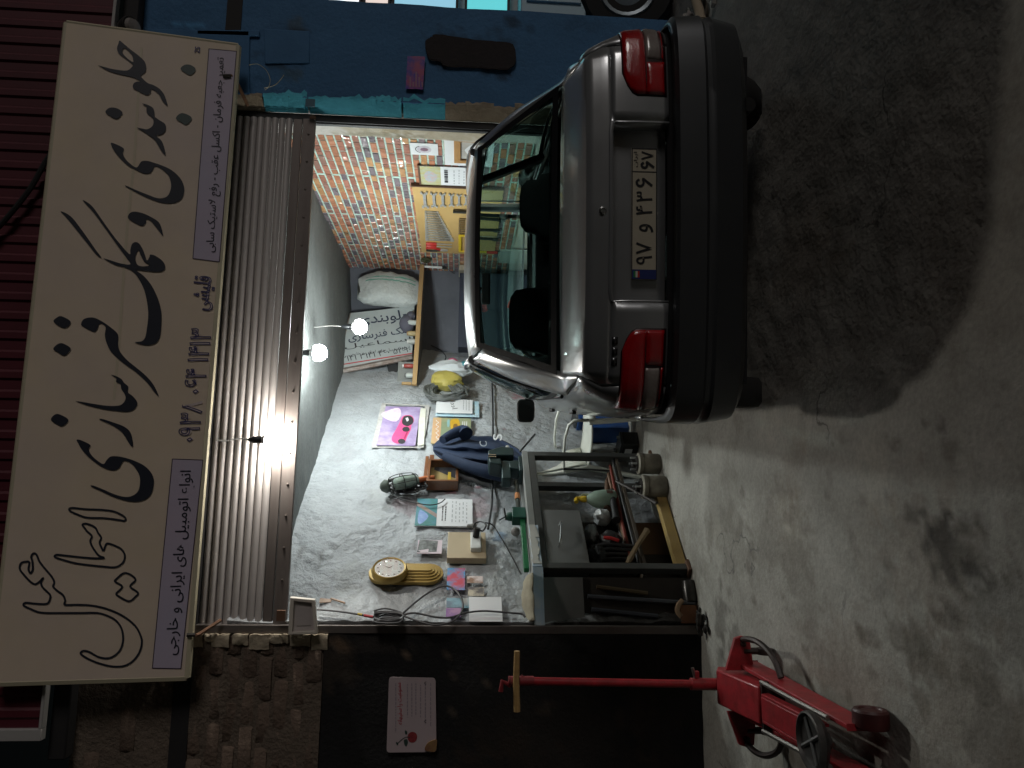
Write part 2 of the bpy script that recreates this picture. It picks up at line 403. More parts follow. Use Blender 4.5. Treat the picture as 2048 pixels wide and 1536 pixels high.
lw = mb.build('wall', M('white_plaster', (.44, .47, .49), .5, c2=(.32, .34, .365), scale=5.5, var=.6, bump=1., bscale=22, tint=True, spec=.55, fine=.06, roughvar=.2), tint=tint_of(ab, S, 2))
tag(lw, 'slanting workshop wall of lumpy white plaster behind the workbench', 'wall', kind='structure')
# ---- back wall
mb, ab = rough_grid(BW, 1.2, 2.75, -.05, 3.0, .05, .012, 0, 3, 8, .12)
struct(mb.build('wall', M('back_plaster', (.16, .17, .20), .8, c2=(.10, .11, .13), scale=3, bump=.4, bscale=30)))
# ---- right wall: plaster backing + printed brick boards
mb, ab = rough_grid(RW, -8.55, -FY-.25, -.05, 3.05, .06, .008, -.03, 3, 4, .1)
rwall = thing('brick_wall', 'right workshop wall faced with glossy boards of orange and violet bricks', 'wall', (RX, 6.5, 0)); rwall['kind'] = 'structure'
mb.build('backing', M('pale_plaster', (.6, .58, .52), .8, c2=(.45, .43, .38), scale=5, bump=.4), rwall)
jm = M('green_joint', (.46, .68, .58), .32, c2=(.55, .72, .66), scale=9, coat=1., coatbump=.075)
mb = MB(); seams = [-5.02-.88*i for i in range(5)]   # board edges along the wall
zt = lambda y: 2.66 + .18*(RX+.3)/2.9
for i in range(4): mb.box(RW, seams[i+1]+.004, seams[i]-.004, 1.0, 2.86, -.028, -.006)
mb.build('joint_board', jm, rwall)
ah = .062; al = .170
bm = [M('brick_print_%s' % k, col, .24, c2=c2, scale=7, var=.8, coat=1., coatbump=.075, bump=.1, rnd=.18) for k, col, c2 in
      (('orange', (.54, .235, .125), (.45, .19, .11)), ('red', (.43, .18, .12), (.35, .15, .11)), ('ochre', (.58, .32, .14), (.50, .26, .12)), ('violet', (.24, .19, .21), (.18, .15, .17)), ('brown', (.37, .195, .15), (.30, .165, .135)))]
pieces = []
for bi in range(4):
    s0, s1 = seams[bi+1]+.006, seams[bi]-.006
    r_ = 0; z = 1.01
    while z < 2.84:
        z1 = min(z+ah-.012, 2.855); a = s0 - (al/2 if (r_+bi) % 2 else 0)
        while a < s1:
            a0, a1 = max(a, s0), min(a+al-.012, s1)
            if a1-a0 > .03: pieces.append((a0, a1, z, z1))
            a += al
        z += ah; r_ += 1
# the ones that show largest are single bricks, the rest one joined part
pieces.sort(key=lambda p: -p[1] - (p[2] > 1.9)*3)
rest = MB(); shared = {}
for k, (a0, a1, z0, z1) in enumerate(pieces):
    mm = random.choices(bm, (5, 4, 1.6, 3.0, 2))[0]; j = random.uniform(-.0012, .0012); e = .004
    b = MB() if k < 290 else rest.mat(mm)
    p = [RW.p(a0, z0, -.006), RW.p(a1, z0, -.006), RW.p(a1, z1, -.006), RW.p(a0, z1, -.006), RW.p(a0+e, z0+e, j), RW.p(a1-e, z0+e, j), RW.p(a1-e, z1-e, j), RW.p(a0+e, z1-e, j)]
    b.add(p, [(4, 5, 6, 7), (0, 1, 5, 4), (1, 2, 6, 5), (2, 3, 7, 6), (3, 0, 4, 7)])
    if k < 290: b.build('brick', mm, rwall, smooth=0)
if rest.f: rest.build('bricks', None, rwall, smooth=0, stuff=True)
mb = MB()
for s in seams[1:4]: mb.box(RW, s-.004, s+.004, 1.0, 2.86, -.027, -.012)
mb.build('board_seam', M('dark_gap', (.02, .018, .015), .9), rwall)

# ---- front of the building: left pier (rough brick above black render)
LP = thing('brick_pier', 'left pier of rough brown brick above a black rendered base', 'wall', (-1.6, FY, 0)); LP['kind'] = 'structure'
PLX = -.835
BLK = Frame((0, FY, 0), (1, 0, 0), (0, 0, 1))
mb, ab = rough_grid(FAC, -4.2, PLX, -.06, 2.27, .04, .022, 0, 2.6, 12, .34)
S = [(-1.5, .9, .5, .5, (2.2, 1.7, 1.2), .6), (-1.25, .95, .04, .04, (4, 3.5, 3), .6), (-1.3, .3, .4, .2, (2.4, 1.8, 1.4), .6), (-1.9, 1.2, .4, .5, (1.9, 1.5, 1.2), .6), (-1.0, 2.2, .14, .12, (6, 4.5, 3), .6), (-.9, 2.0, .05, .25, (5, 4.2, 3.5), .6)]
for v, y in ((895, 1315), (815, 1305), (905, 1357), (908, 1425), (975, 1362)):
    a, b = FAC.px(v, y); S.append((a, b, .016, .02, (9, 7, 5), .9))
mb.build('black_render', M('black_render', (.0105, .0105, .011), .92, c2=(.0065, .0065, .007), scale=5, var=.6, bump=.7, bscale=40, tint=True), LP, tint=tint_of(ab, S, 6))
mb, ab = rough_grid(FAC, -4.2, PLX-.012, 2.275, 3.665, .03, .010, -.008, 4.5, 15, .3)
mb.build('mud_mortar', M('mud_mortar', (.19, .148, .112), .95, c2=(.11, .086, .068), scale=6, var=.8, bump=1., bscale=35), LP)
bmat = M('old_brick', (.195, .140, .104), .9, c2=(.125, .090, .070), scale=9, var=.9, bump=.9, bscale=30, rnd=.16)
def lumpy(fr, a0, a1, b0, b1, c0, c1, rr, amp=.006):
    """a worn brick: 26 vertices, corners rounded off, every face uneven"""
    vs = []; idx = {}
    for i in range(4):
        for j in range(3):
            for k in range(2):
                x = [0, .06, .94, 1][i]; y = [0, .5, 1][j]; idx[i, j, k] = len(vs)
                cc = c0 + (c1-c0)*k
                if k and i in (0, 3): cc -= .012
                if k and j != 1: cc -= .008
                vs.append(fr.p(a0+(a1-a0)*x + rr.uniform(-amp, amp), b0+(b1-b0)*y + rr.uniform(-amp, amp), cc + (rr.uniform(-amp, amp) if k else 0)))
    fs = []
    for i in range(3):
        for j in range(2): fs.append((idx[i, j, 1], idx[i+1, j, 1], idx[i+1, j+1, 1], idx[i, j+1, 1]))
        fs.append((idx[i, 0, 0], idx[i+1, 0, 0], idx[i+1, 0, 1], idx[i, 0, 1])); fs.append((idx[i, 2, 1], idx[i+1, 2, 1], idx[i+1, 2, 0], idx[i, 2, 0]))
    for j in range(2):
        fs.append((idx[0, j, 0], idx[0, j, 1], idx[0, j+1, 1], idx[0, j+1, 0])); fs.append((idx[3, j, 1], idx[3, j, 0], idx[3, j+1, 0], idx[3, j+1, 1]))
    return vs, fs
rr = random.Random(5); z = 2.285; row = 0
while z < 3.6:
    a = PLX - rr.uniform(.0, .03) - (.12 if row % 2 else 0) ; a1 = PLX - rr.uniform(-.012, .02)
    first = True
    while a1 > -1.95:
        ln = (.12 if (first and row % 2) else .25) + rr.uniform(-.02, .02)
        if row < 8 or rr.random() < .25:
            pr = rr.uniform(-.006, .010) if row < 8 else rr.uniform(-.012, .004)
            b = MB(); b.add(*lumpy(FAC, a1-ln, a1, z, z+.074+rr.uniform(-.006, .006), -.10, pr, rr)); b.build('brick', bmat, LP, smooth=60)
        a1 -= ln + rr.uniform(.008, .018); first = False
    z += .094; row += 1
# broken cream plaster left along the edge of the opening
cream = M('cream_plaster', (.62, .55, .42), .85, c2=(.42, .34, .24), scale=14, var=.7, bump=.7, bscale=30)
z = 2.25; k = 0
while z < 3.15:
    h = rr.uniform(.05, .12); b = MB(); wd = rr.uniform(.04, .12); n = 5; rows = []
    for j in range(n+1):
        rows.append([FAC.p(PLX - (wd*(i/4) + .01*noise.noise(V((j*.9, i*.7, k)))), z + h*j/n, (.026 + .016*noise.noise(V((j*.8, i, k+.5))))*(1-(i/4)**2*.6)) for i in range(5)][::-1])
    b.grid(rows); e = [FAC.p(PLX+.004, z + h*j/n, -.16 + .05*noise.noise(V((j, k, 1)))) for j in range(n+1)]
    b.grid([[rows[j][4], e[j]] for j in range(n+1)])
    b.build('plaster_edge', cream, LP, smooth=50); z += h*rr.uniform(.9, 1.25); k += 1
# ---- right pier, painted blue
RP = thing('blue_pier', 'right pier of chipped plaster painted dark blue', 'wall', (2.9, FY, 0)); RP['kind'] = 'structure'
PX0, PX1 = 2.562, 3.275
def recess(a, b): return 0
blue = M('blue_plaster', (.060, .19, .38), .8, c2=(.042, .135, .28), scale=3.2, var=.7, bump=.55, bscale=34, tint=True, fine=.1)
S = []
for v, y, ra, rb, col, k in ((900, 98, .15, .13, (.42, .38, .36), .7), (990, 106, .15, .13, (.42, .38, .36), .7), (1005, 150, .05, .06, (.3, .28, .28), .8), (1025, 45, .06, .06, (.3, .28, .27), .8), (590, 45, .05, .05, (1.5, .7, .4), .6), (575, 70, .03, .08, (.3, .22, .2), .8),
                             (600, 62, .02, .06, (.3, .25, .2), .9), (585, 150, .05, .06, (1.2, .7, .45), .6), (560, 130, .02, .07, (.4, .35, .3), .9), (520, 110, .015, .2, (.5, .45, .45), .7), (380, 50, .02, .1, (2.4, 2.6, 2.4), .5), (1060, 60, .04, .03, (.5, .5, .5), .6), (1180, 50, .06, .2, (.7, .7, .7), .6)):
    a, b = FAC.px(v, y); S.append((a, b, ra, rb, col, k))
mb, ab = rough_grid(FAC, PX0, PX1, -.06, 3.72, .03, .014, 0, 2.2, 21, .32)
mb.build('blue_render', blue, RP, tint=tint_of(ab, S, 9))
cy = M('blue_edge_lit', (.12, .62, .80), .8, c2=(.08, .44, .62), scale=12, var=.6, bump=.6, bscale=40)  # same blue paint as the face, with lamplight brightened into its colour
raw = M('raw_edge', (.42, .36, .27), .9, c2=(.26, .21, .15), scale=14, var=.8, bump=.8, bscale=40)
z = .9; k = 0
while z < 3.15:
    h = rr.uniform(.12, .3); b = MB(); wd = rr.uniform(.03, .075); n = 8; rows = []
    for j in range(n+1):
        rows.append([FAC.p(2.489 + (wd+.040)*(i/5)*(1+.35*noise.noise(V((j*.6, 1, k+30)))*(i/5)) , z + h*j/n, -.075 + .100*(i/5)**.75 + .007*noise.noise(V((j*.6, i*.8, k+.5)))*(1 if 0 < i < 5 else 0) - (.02 if i == 5 else 0)) for i in range(6)])
    b.grid(rows)
    b.build('chipped_edge', raw if (z < 1.62 or 2.78 < z < 2.95) else cy, RP, smooth=50); z += h*rr.uniform(.97, 1.06); k += 1
BS = Frame((0, FY-.0225, 0), (1, 0, 0), (0, 0, 1)); so_p = [BS.px(v, y) for v, y in ((872, 68), (862, 74), (850, 84), (856, 112), (864, 118), (880, 120), (892, 130), (950, 133), (1005, 137), (1022, 134), (1032, 120), (1028, 92), (1012, 84), (960, 80), (910, 73))]
so_p = [(q.x + .006*noise.noise(V((k*.9, 1, 2))), q.y + .006*noise.noise(V((k*.9, 5, 2)))) for k, q in enumerate(crom([V((*p, 0)) for p in so_p], 5, True))]
b = MB(); b.prism(BS, so_p if sum(so_p[i][0]*so_p[(i+1) % len(so_p)][1]-so_p[(i+1) % len(so_p)][0]*so_p[i][1] for i in range(len(so_p))) > 0 else so_p[::-1], -.02, .0); b.build('soot_patch', M('soot', (.012, .010, .012), .85, c2=(.022, .015, .016), scale=14, bump=.5), RP, bevel=.004)
# patches of raised paint by the top of the pier
for v0, y0, v1, y1 in ((300, 60, 500, 190), (530, 60, 620, 128), (395, 70, 520, 62)):
    b = MB(); p = [FAC.px(v, y) for v, y in ((v0, y0), (v1, y0+4), (v1, y1), (v0, y1))]; b.prism(FAC, p, .002, .013); b.build('render_patch', M('blue_patch', (.056, .175, .35), .8, c2=(.042, .135, .28), scale=5, bump=.4), RP, bevel=.006)
# ---- reveal of the right jamb and plaster band before the bricks
mb, ab = rough_grid(RW, -5.03, -FY-.06, -.05, 2.9, .03, .014, .09, 4, 33, .2)
S = [(-4.9, 2.15, .2, .25, (.72, .66, .5), .8), (-4.9, 1.7, .2, .4, (.62, .56, .42), .9), (-5.0, 2.1, .05, .3, (.5, .5, .42), .8)]
struct(mb.build('jamb_wall', M('jamb_plaster', (.62, .59, .55), .75, c2=(.5, .47, .42), scale=6, bump=.6, bscale=28, tint=True), tint=tint_of(ab, S, 3)))
# ---- lintel wall over the shutter, dark eaves and red sheet fascia
b = MB(); b.box(FAC, PLX, PX0, 3.06, 3.56, -.30, -.02); struct(b.build('lintel_wall', M('lintel', (.05, .05, .055), .9, c2=(.03, .03, .035), bump=.4)))
RF = Frame((0, FY-.13, 0), (1, 0, 0), (0, 0, 1)); FB = RF.px(93, 1420)[1]
e = MB(); e.box(RF, -1.5, 3.9, FB-.10, FB-.003, -.60, -.05); struct(e.build('eaves', M('eaves_dark', (.018, .017, .018), .8), bevel=.008))
redm = M('red_sheet', (.105, .014, .024), .6, c2=(.07, .010, .018), scale=3, bump=.12, bscale=10, spec=.4)
rx0 = RF.px(60, 1468)[0]
fas = thing('red_fascia', 'dark red ribbed sheet metal fascia above the signboard', 'fascia', (1, FY-.28, 3.8)); fas['kind'] = 'structure'
x = rx0 + .03; k = 0
while x < 5.0:
    p = .118; b = MB(); prof = [(0, 0), (.046, 0), (.060, .011), (.096, .011), (.110, 0), (.1175, 0)]
    b.grid([[RF.p(x+q, FB+.022, c_) for q, c_ in prof], [RF.p(x+q, 5.6, c_) for q, c_ in prof]])
    b.build('sheet_rib', redm, fas, smooth=0, solid=.003); x += p
b = MB(); b.box(RF, rx0-.03, rx0+.032, FB, 5.6, -.02, .030); b.box(RF, rx0+.032, 5.0, FB, FB+.020, -.02, .030)
b.build('white_trim', M('white_trim', (.40, .39, .38), .6), fas, bevel=.004)
tr = MB(); p = [RF.P(v, y, .05) for v, y in ((-30, 478), (5, 446), (60, 378), (100, 310), (150, 262), (190, 240))]; tr.tube(crom(p), .016, 8)
tag(tr.build('cable', M('black_rubber', (.012, .012, .013), .55)), 'thick black cable sagging over the red fascia behind the signboard', 'cable')
br = thing('wall_lamp', 'dark bracket lamp with glinting lens under the eaves beside the signboard', 'lamp', tuple(FAC.P(255, 55, .12)))
b = MB(); b.cyl(FAC.P(205, 40, .0), FAC.P(240, 48, .11), .018); b.build('bracket', MATS['eaves_dark'], br)
b = MB(); b.lathe(FAC.P(262, 55, .15), (0, -.6, -1), [(.03, -.09), (.06, -.05), (.07, 0), (.065, .012)]); b.build('lamp_shade', M('lamp_black', (.03, .028, .028), .35), br)
b = MB(); b.lathe(FAC.P(262, 55, .15) + V((0, -.007, -.012)), (0, -.6, -1), [(.055, 0), (.045, .02), (.02, .028)]); b.build('lens', M('lens_clear', (.3, .28, .27), .12, spec=.8), br)
pb = 0

# ---- guide rails and roller shutter
rs = thing('roller_shutter', 'half raised roller shutter of grey steel slats with flat bottom bars', 'shutter', (.85, FY, 2.5)); rs['kind'] = 'structure'
SH = Frame((0, FY+.05, 0), (1, 0, 0), (0, 0, 1))
slm = M('shutter_steel', (.62, .59, .575), .48, metal=.30, c2=(.42, .385, .375), scale=1.6, var=.8, bump=.08, bscale=30, stretch=(.5, 1, 9), rnd=.08, roughvar=.1)
z = 2.655; prof = [(0, .0), (.003, .006), (.010, .0135), (.0215, .017), (.033, .0135), (.040, .006), (.043, -.002), (.0455, -.004)]
slm2 = None; first = None
for i in range(11):
    if first is None:
        b = MB(); b.grid([[SH.p(-.80, h, c_) for h, c_ in prof], [SH.p(2.43, h, c_) for h, c_ in prof]][::-1]); first = b.build('slat', slm, rs, smooth=50)
        base = first; base.location = (0, 0, z)
    else:
        o = base.copy(); COL.objects.link(o); o.parent = rs; o.location = (0, 0, z)
    z += .0460
for z0, z1, c_ in ((2.592, 2.650, .010), (2.505, 2.586, .022)):
    b = MB(); b.box(SH, -.80, 2.43, z0, z1, -.01, c_); b.build('bottom_bar', M('shutter_bar', (.25, .225, .21), .5, metal=.55, c2=(.16, .13, .12), scale=4, var=.8, bump=.15, bscale=30, stretch=(.6, 1, 5)), rs, bevel=.004)
b = MB()
for x in [-.72 + .19*i for i in range(17)]: b.lathe(SH.p(x, 2.545, .022), (0, -1, 0), [(.008, 0), (.007, .004), (.003, .006)], 8)
b.build('rivets', M('rivet', (.12, .10, .09), .5, metal=.6), rs)
rail = M('rail_black', (.012, .013, .015), .6, c2=(.02, .02, .022), scale=6)
b = MB(); b.box(FAC, 2.436, 2.486, 0, 3.05, -.13, -.070); b.box(FAC, 2.428, 2.436, 0, 3.05, -.12, -.085)
gr = thing('guide_rail', 'black steel shutter guide rail against the blue pier', 'rail', (2.46, FY, 0)); gr['kind'] = 'structure'
b.build('channel', rail, gr, bevel=.004)
b = MB(); b.box(FAC, 2.48, 2.53, 2.50, 2.56, .03, .042); b.lathe(FAC.p(2.505, 2.53, .032), (0, -1, 0), [(.012, 0), (.012, .006)], 10); b.build('bracket', M('bracket_blue', (.05, .13, .18), .6), gr)
b = MB(); b.lathe(FAC.p(2.455, 2.53, -.070), (0, -1, 0), [(.022, 0), (.022, .008), (.012, .014)], 12); b.build('bolt', M('rust', (.14, .075, .045), .8), gr)
gl = thing('guide_rail', 'grey steel shutter guide rail against the black pier', 'rail', (-.81, FY, 0)); gl['kind'] = 'structure'
b = MB(); b.box(FAC, PLX+.002, -.785, 0, 3.05, -.10, .004); b.build('channel', M('rail_grey', (.22, .20, .19), .5, metal=.5, c2=(.10, .08, .07), scale=5, stretch=(1, 1, .4)), gl, bevel=.004)
# ================================================================== SIGNBOARD
sg = thing('signboard', 'long beige banner signboard with dark calligraphy and two pale lilac text strips above the shutter', 'sign', tuple(SGN.p(.9, 0, 0)))
cor = [SGN.px(v, y) for v, y in ((372, 1356), (475, 90), (132, 44), (-20, 1368))]
b = MB(); b.prism(SGN, cor, -.035, 0)
b.build('banner', M('banner_beige', (.78, .65, .46), .5, c2=(.70, .59, .53), scale=1.3, var=.6, bump=.25, bscale=2.2, spec=.35, fine=.04), sg)
b = MB()
for i in range(4):
    p, q = cor[i], cor[(i+1) % 4]; b.tube([SGN.p(*p, -.018), SGN.p(*q, -.018)], .0215, 6)
b.build('frame', M('frame_cream', (.55, .50, .36), .55), sg)
# faint sheet joint running along the banner
b = MB(); sj = [SGN.px(v, y) for v, y in ((283, 95), (278, 170), (268, 330), (256, 440), (248, 540), (238, 690), (228, 800))]; 
b.grid([[SGN.p(p[0], p[1]-.008, .0016) for p in sj], [SGN.p(p[0], p[1]+.008, .0016) for p in sj]][::-1]); b.build('sheet_joint', M('banner_joint', (.66, .575, .43), .45), sg, smooth=0)
ink = M('sign_ink', (.018, .022, .036), .5); inkg = M('sign_dot_green', (.055, .085, .080), .5); inkp = M('sign_ink_purple', (.05, .05, .16), .5)  # the green mix makes two dots lighter and greener than the letters
def zp(ox, oy, s=6.4): return lambda x, y: SGN.px(ox + x/s, oy + y/s)
_lc = [0]
def glyph(z, pts, holes=(), mat=ink, name='letter'):
    _lc[0] += 1; c = .004 + .0002*(_lc[0] % 6)
    sm = lambda P_: [(q.x, q.y) for q in crom([V((*z(*p), 0)) for p in P_], 4, True)]
    b = MB(); b.flat(SGN, sm(pts), c, [sm(h) for h in holes]); return b.build(name, mat, sg, smooth=0)
z1, z2, z3, z4, z5, z6 = zp(120, 60), zp(100, 280), zp(100, 480), zp(100, 700), zp(20, 900), zp(20, 1110)
glyph(z1, [(765,140),(800,165),(900,250),(1000,325),(1080,400),(1105,470),(1095,540),(1040,588),(1075,640),(1130,685),(1200,710),(1280,760),(1335,830),(1365,910),(1380,975),(1320,920),(1270,830),(1220,785),(1170,762),(1165,800),(1130,835),(1080,825),(960,765),(935,735),(945,690),(985,665),(1025,660),(960,620),(900,600),(760,570),(640,535),(570,500),(490,455),(560,475),(660,500),(780,520),(870,520),(920,480),(935,448),(860,385),(760,310),(735,260),(735,220),(750,180)],
      [[(830,235),(880,275),(925,330),(940,395),(933,412),(880,380),(820,320),(800,280),(810,250)]])
glyph(z1, [(1545,500),(1600,450),(1680,455),(1740,510),(1680,580),(1610,555)], mat=inkg, name='letter_dot')
glyph(z1, [(1485,1135),(1550,1070),(1640,1090),(1690,1140),(1625,1215),(1560,1190)], mat=inkg, name='letter_dot')
glyph(z1, [(585,1055),(640,1000),(740,1010),(805,1070),(735,1140),(660,1115)], name='letter_dot')
glyph(z1, [(1055,945),(1120,960),(1190,1000),(1210,1050),(1215,1110),(1270,1155),(1340,1200),(1360,1250),(1340,1310),(1290,1345),(1235,1355),(1300,1420),(1335,1500),(1352,1603),(1300,1550),(1230,1430),(1180,1380),(1080,1310),(990,1255),(1050,1265),(1120,1275),(1180,1240),(1200,1190),(1185,1130),(1120,1070),(1108,1030),(1110,990),(1080,965)])
glyph(z2, [(780,45),(830,50),(945,110),(935,170),(960,230),(1010,290),(1110,355),(1170,280),(1240,270),(1320,290),(1450,335),(1560,390),(1660,480),(1710,570),(1720,660),(1690,750),(1620,800),(1540,815),(1430,805),(1280,755),(1120,680),(975,600),(985,590),(1120,650),(1260,705),(1370,745),(1450,745),(1510,715),(1545,640),(1550,560),(1520,460),(1450,390),(1380,345),(1340,345),(1310,400),(1270,430),(1200,430),(1110,390),(1000,330),(880,215),(810,120)])
glyph(z2, [(1000,980),(1030,935),(1090,920),(1190,940),(1290,985),(1390,1050),(1430,1130),(1448,1230),(1400,1170),(1330,1080),(1280,1030),(1235,1020),(1230,1060),(1190,1100),(1130,1085),(1020,1020)])
glyph(z2, [(140,920),(200,935),(290,1000),(400,1140),(500,1280),(590,1410),(660,1505),(600,1475),(500,1350),(340,1150),(200,980)])
glyph(z3, [(425,-500),(480,-480),(560,-410),(680,-240),(840,-20),(1015,180),(1030,130),(1050,60),(1090,30),(1140,45),(1190,120),(1220,200),(1245,265),(1275,220),(1285,190),(1340,200),(1420,250),(1470,310),(1475,370),(1430,405),(1340,410),(1230,400),(1110,390),(1200,460),(1300,580),(1380,740),(1425,900),(1430,1050),(1415,1220),(1370,1310),(1290,1345),(1200,1345),(1085,1310),(1170,1300),(1220,1250),(1245,1120),(1260,960),(1245,800),(1200,620),(1120,470),(1050,395),(950,350),(850,325),(760,280),(685,235),(770,260),(900,300),(1030,315),(990,240),(900,120),(720,-130),(560,-350)],
      [[(1135,135),(1165,200),(1210,280),(1275,325),(1200,340),(1130,325),(1100,270),(1095,220),(1110,170)]])
glyph(z3, [(50,1050),(100,990),(160,980),(270,1050),(190,1130)], name='letter_dot'); glyph(z3, [(45,1395),(110,1330),(180,1330),(270,1395),(190,1480),(100,1435)], name='letter_dot')
glyph(z3, [(400,1080),(430,1020),(500,995),(580,1000),(680,1050),(780,1120),(860,1190),(880,1250),(875,1340),(900,1430),(990,1538),(1100,1628),(1230,1738),(1330,1858),(1395,2000),(1340,1950),(1240,1820),(1100,1690),(960,1590),(850,1500),(770,1410),(720,1300),(705,1210),(715,1120),(670,1075),(630,1080),(615,1130),(580,1175),(530,1165),(430,1110)])
glyph(z4, [(785,320),(850,335),(920,375),(950,420),(1005,470),(1000,540),(1060,590),(1110,650),(1120,700),(1080,760),(1000,790),(880,785),(700,760),(500,715),(400,680),(330,655),(420,665),(560,690),(740,715),(880,712),(940,680),(970,620),(955,560),(915,500),(905,440),(850,410),(850,365)])
glyph(z4, [(15,890),(70,825),(140,830),(240,895),(165,975),(80,945)], name='letter_dot')
glyph(z4, [(635,890),(680,885),(820,930),(950,980),(1030,1050),(1060,1150),(1065,1230),(1040,1230),(1000,1170),(930,1060),(850,995),(740,935)])
glyph(z5, [(857,-130),(912,-125),(1032,-65),(1012,-20),(1030,40),(1090,110),(1195,180),(1240,130),(1290,85),(1370,80),(1480,100),(1600,140),(1720,200),(1810,290),(1845,390),(1830,510),(1790,590),(1720,640),(1620,662),(1500,650),(1340,605),(1180,530),(1040,465),(1070,455),(1200,505),(1350,570),(1480,600),(1570,585),(1640,530),(1665,440),(1660,330),(1600,220),(1530,155),(1460,140),(1430,180),(1390,240),(1320,260),(1220,235),(1110,170),(1000,80),(920,-10),(880,-80)])
def ribbon(mb, fr, pts, wd, c, closed=True, n=4):
    q = crom([V((*p, 0)) for p in pts], n, closed); k = len(q); L_, R_ = [], []
    for i in range(k):
        t = (q[(i+1) % k] if closed or i < k-1 else q[i]) - (q[i-1] if closed or i else q[i]); t = t.normalized() if t.length else V((1, 0, 0)); nn = V((-t.y, t.x, 0))*wd/2
        L_.append(fr.p(*(q[i]+nn).xy, c)); R_.append(fr.p(*(q[i]-nn).xy, c))
    if closed: L_.append(L_[0]); R_.append(R_[0])
    mb.grid([R_, L_] if False else [[a, b_] for a, b_ in zip(R_, L_)])
def outl(z, pts, name='letter_outline'):
    b = MB(); ribbon(b, SGN, [z(*p) for p in pts], .0105, .004); b.build(name, ink, sg, smooth=0)
outl(z5, [(760,760),(800,740),(960,755),(1180,765),(1330,785),(1430,830),(1480,870),(1470,905),(1400,895),(1200,870),(1000,865),(880,830),(790,790)])
outl(z5, [(930,955),(970,940),(1050,965),(1100,1000),(1130,1060),(1170,1120),(1150,1180),(1170,1240),(1200,1285),(1230,1210),(1260,1195),(1350,1225),(1430,1270),(1470,1340),(1460,1420),(1400,1480),(1320,1500),(1200,1490),(1000,1470),(830,1445),(700,1410),(580,1370),(600,1340),(720,1350),(900,1370),(1100,1385),(1210,1380),(1140,1350),(1070,1260),(1030,1170),(1050,1100),(990,1040),(960,1000)])
outl(z6, [(300,-20),(340,-10),(380,80),(440,160),(540,280),(570,350),(555,400),(600,450),(680,510),(710,580),(705,635),(850,635),(1050,645),(1250,690),(1450,780),(1600,900),(1670,1020),(1690,1120),(1660,1240),(1580,1350),(1470,1415),(1330,1425),(1180,1395),(1030,1340),(910,1265),(940,1225),(1020,1240),(1130,1300),(1250,1320),(1350,1280),(1420,1200),(1450,1080),(1430,940),(1360,840),(1260,780),(1120,740),(900,740),(650,740),(400,735),(270,690),(180,645),(200,610),(320,620),(450,625),(500,600),(520,520),(480,470),(420,410),(400,350),(430,290),(380,340),(330,370),(270,345),(180,250),(130,180),(140,110),(190,85),(250,90),(240,180),(265,230),(295,180),(290,80),(275,20)])
outl(z6, [(1350,340),(1360,310),(1440,240),(1490,230),(1560,260),(1610,320),(1540,400),(1640,480),(1610,530),(1525,590),(1400,530),(1365,490),(1440,405)])
# the two text strips
lil = M('strip_lilac', (.56, .47, .58), .5, c2=(.50, .47, .60), scale=1.5)
edgem = M('strip_edge', (.05, .03, .06), .6)
for cs, t, pl, pr in ((((345, 918), (305, 1336), (362, 1337), (406, 920)), 'انواع اتومبیل های ایرانی و خارجی', (351, 1310), (382, 941)),
                      (((418, 98), (386, 517), (439, 524), (473, 103)), 'تعمیر جعبه فرمان - اکسل عقب - رفع لاستیک سابی', (427, 505), (448, 116))):
    q = [SGN.px(*p) for p in cs]; b = MB(); b.flat(SGN, q[::-1] if False else [q[1], q[2], q[3], q[0]], .0022); s_ = b.build('text_strip', lil, sg, smooth=0)
    b = MB(); ribbon(b, SGN, [q[0], q[0], q[1], q[1], q[2], q[2], q[3], q[3]], .0045, .0030, True, 1); b.build('strip_border', edgem, s_, smooth=0)
    text_obj('lettering', SGN, t, SGN.px(*pl), SGN.px(*pr), .0045, ink, s_, bold=.004)
dfill = M('digit_fill', (.66, .56, .55), .5)
for s_, pl_, pr_, rt_, hm_ in (('۰۹۳۸ ۰۶۴ ۱۴۱۳', (397, 884), (424, 660), False, .115), ('قلیشی', (424, 622), (434, 556), True, .125)):
    text_obj('phone_number' if not rt_ else 'lettering', SGN, s_, SGN.px(*pl_), SGN.px(*pr_), .004, dfill, sg, rtl=rt_, hmax=hm_, bold=.02)
    b = MB(); text_outline(b, SGN, s_, SGN.px(*pl_), SGN.px(*pr_), .0046, .0050, rt_, hm_); b.build('digit_outline', inkp, sg, smooth=0)
text_obj('lettering', SGN, '25', SGN.px(399, 107), SGN.px(401, 95), .004, inkp, sg, rtl=False, bold=.02)
for v0, y0, v1, y1 in ((456, 152, 496, 212), (384, 1270, 442, 1240)):    # rusty stays under the board
    b = MB(); a = SGN.P(v0-10, y0, .006); m = SGN.P(v0+6, y0, .004); e = FAC.P(v1, y1, .03)
    b.tube([a, m], .012, 6); b.build('bracket', M('bracket_dark', (.03, .025, .022), .7), sg); b = MB(); b.tube([m, SGN.P(v0+12, y0, -.04), e], .011, 6); b.build('stay_bar', M('stay_rust', (.30, .17, .10), .8, c2=(.16, .08, .05), scale=20), sg)

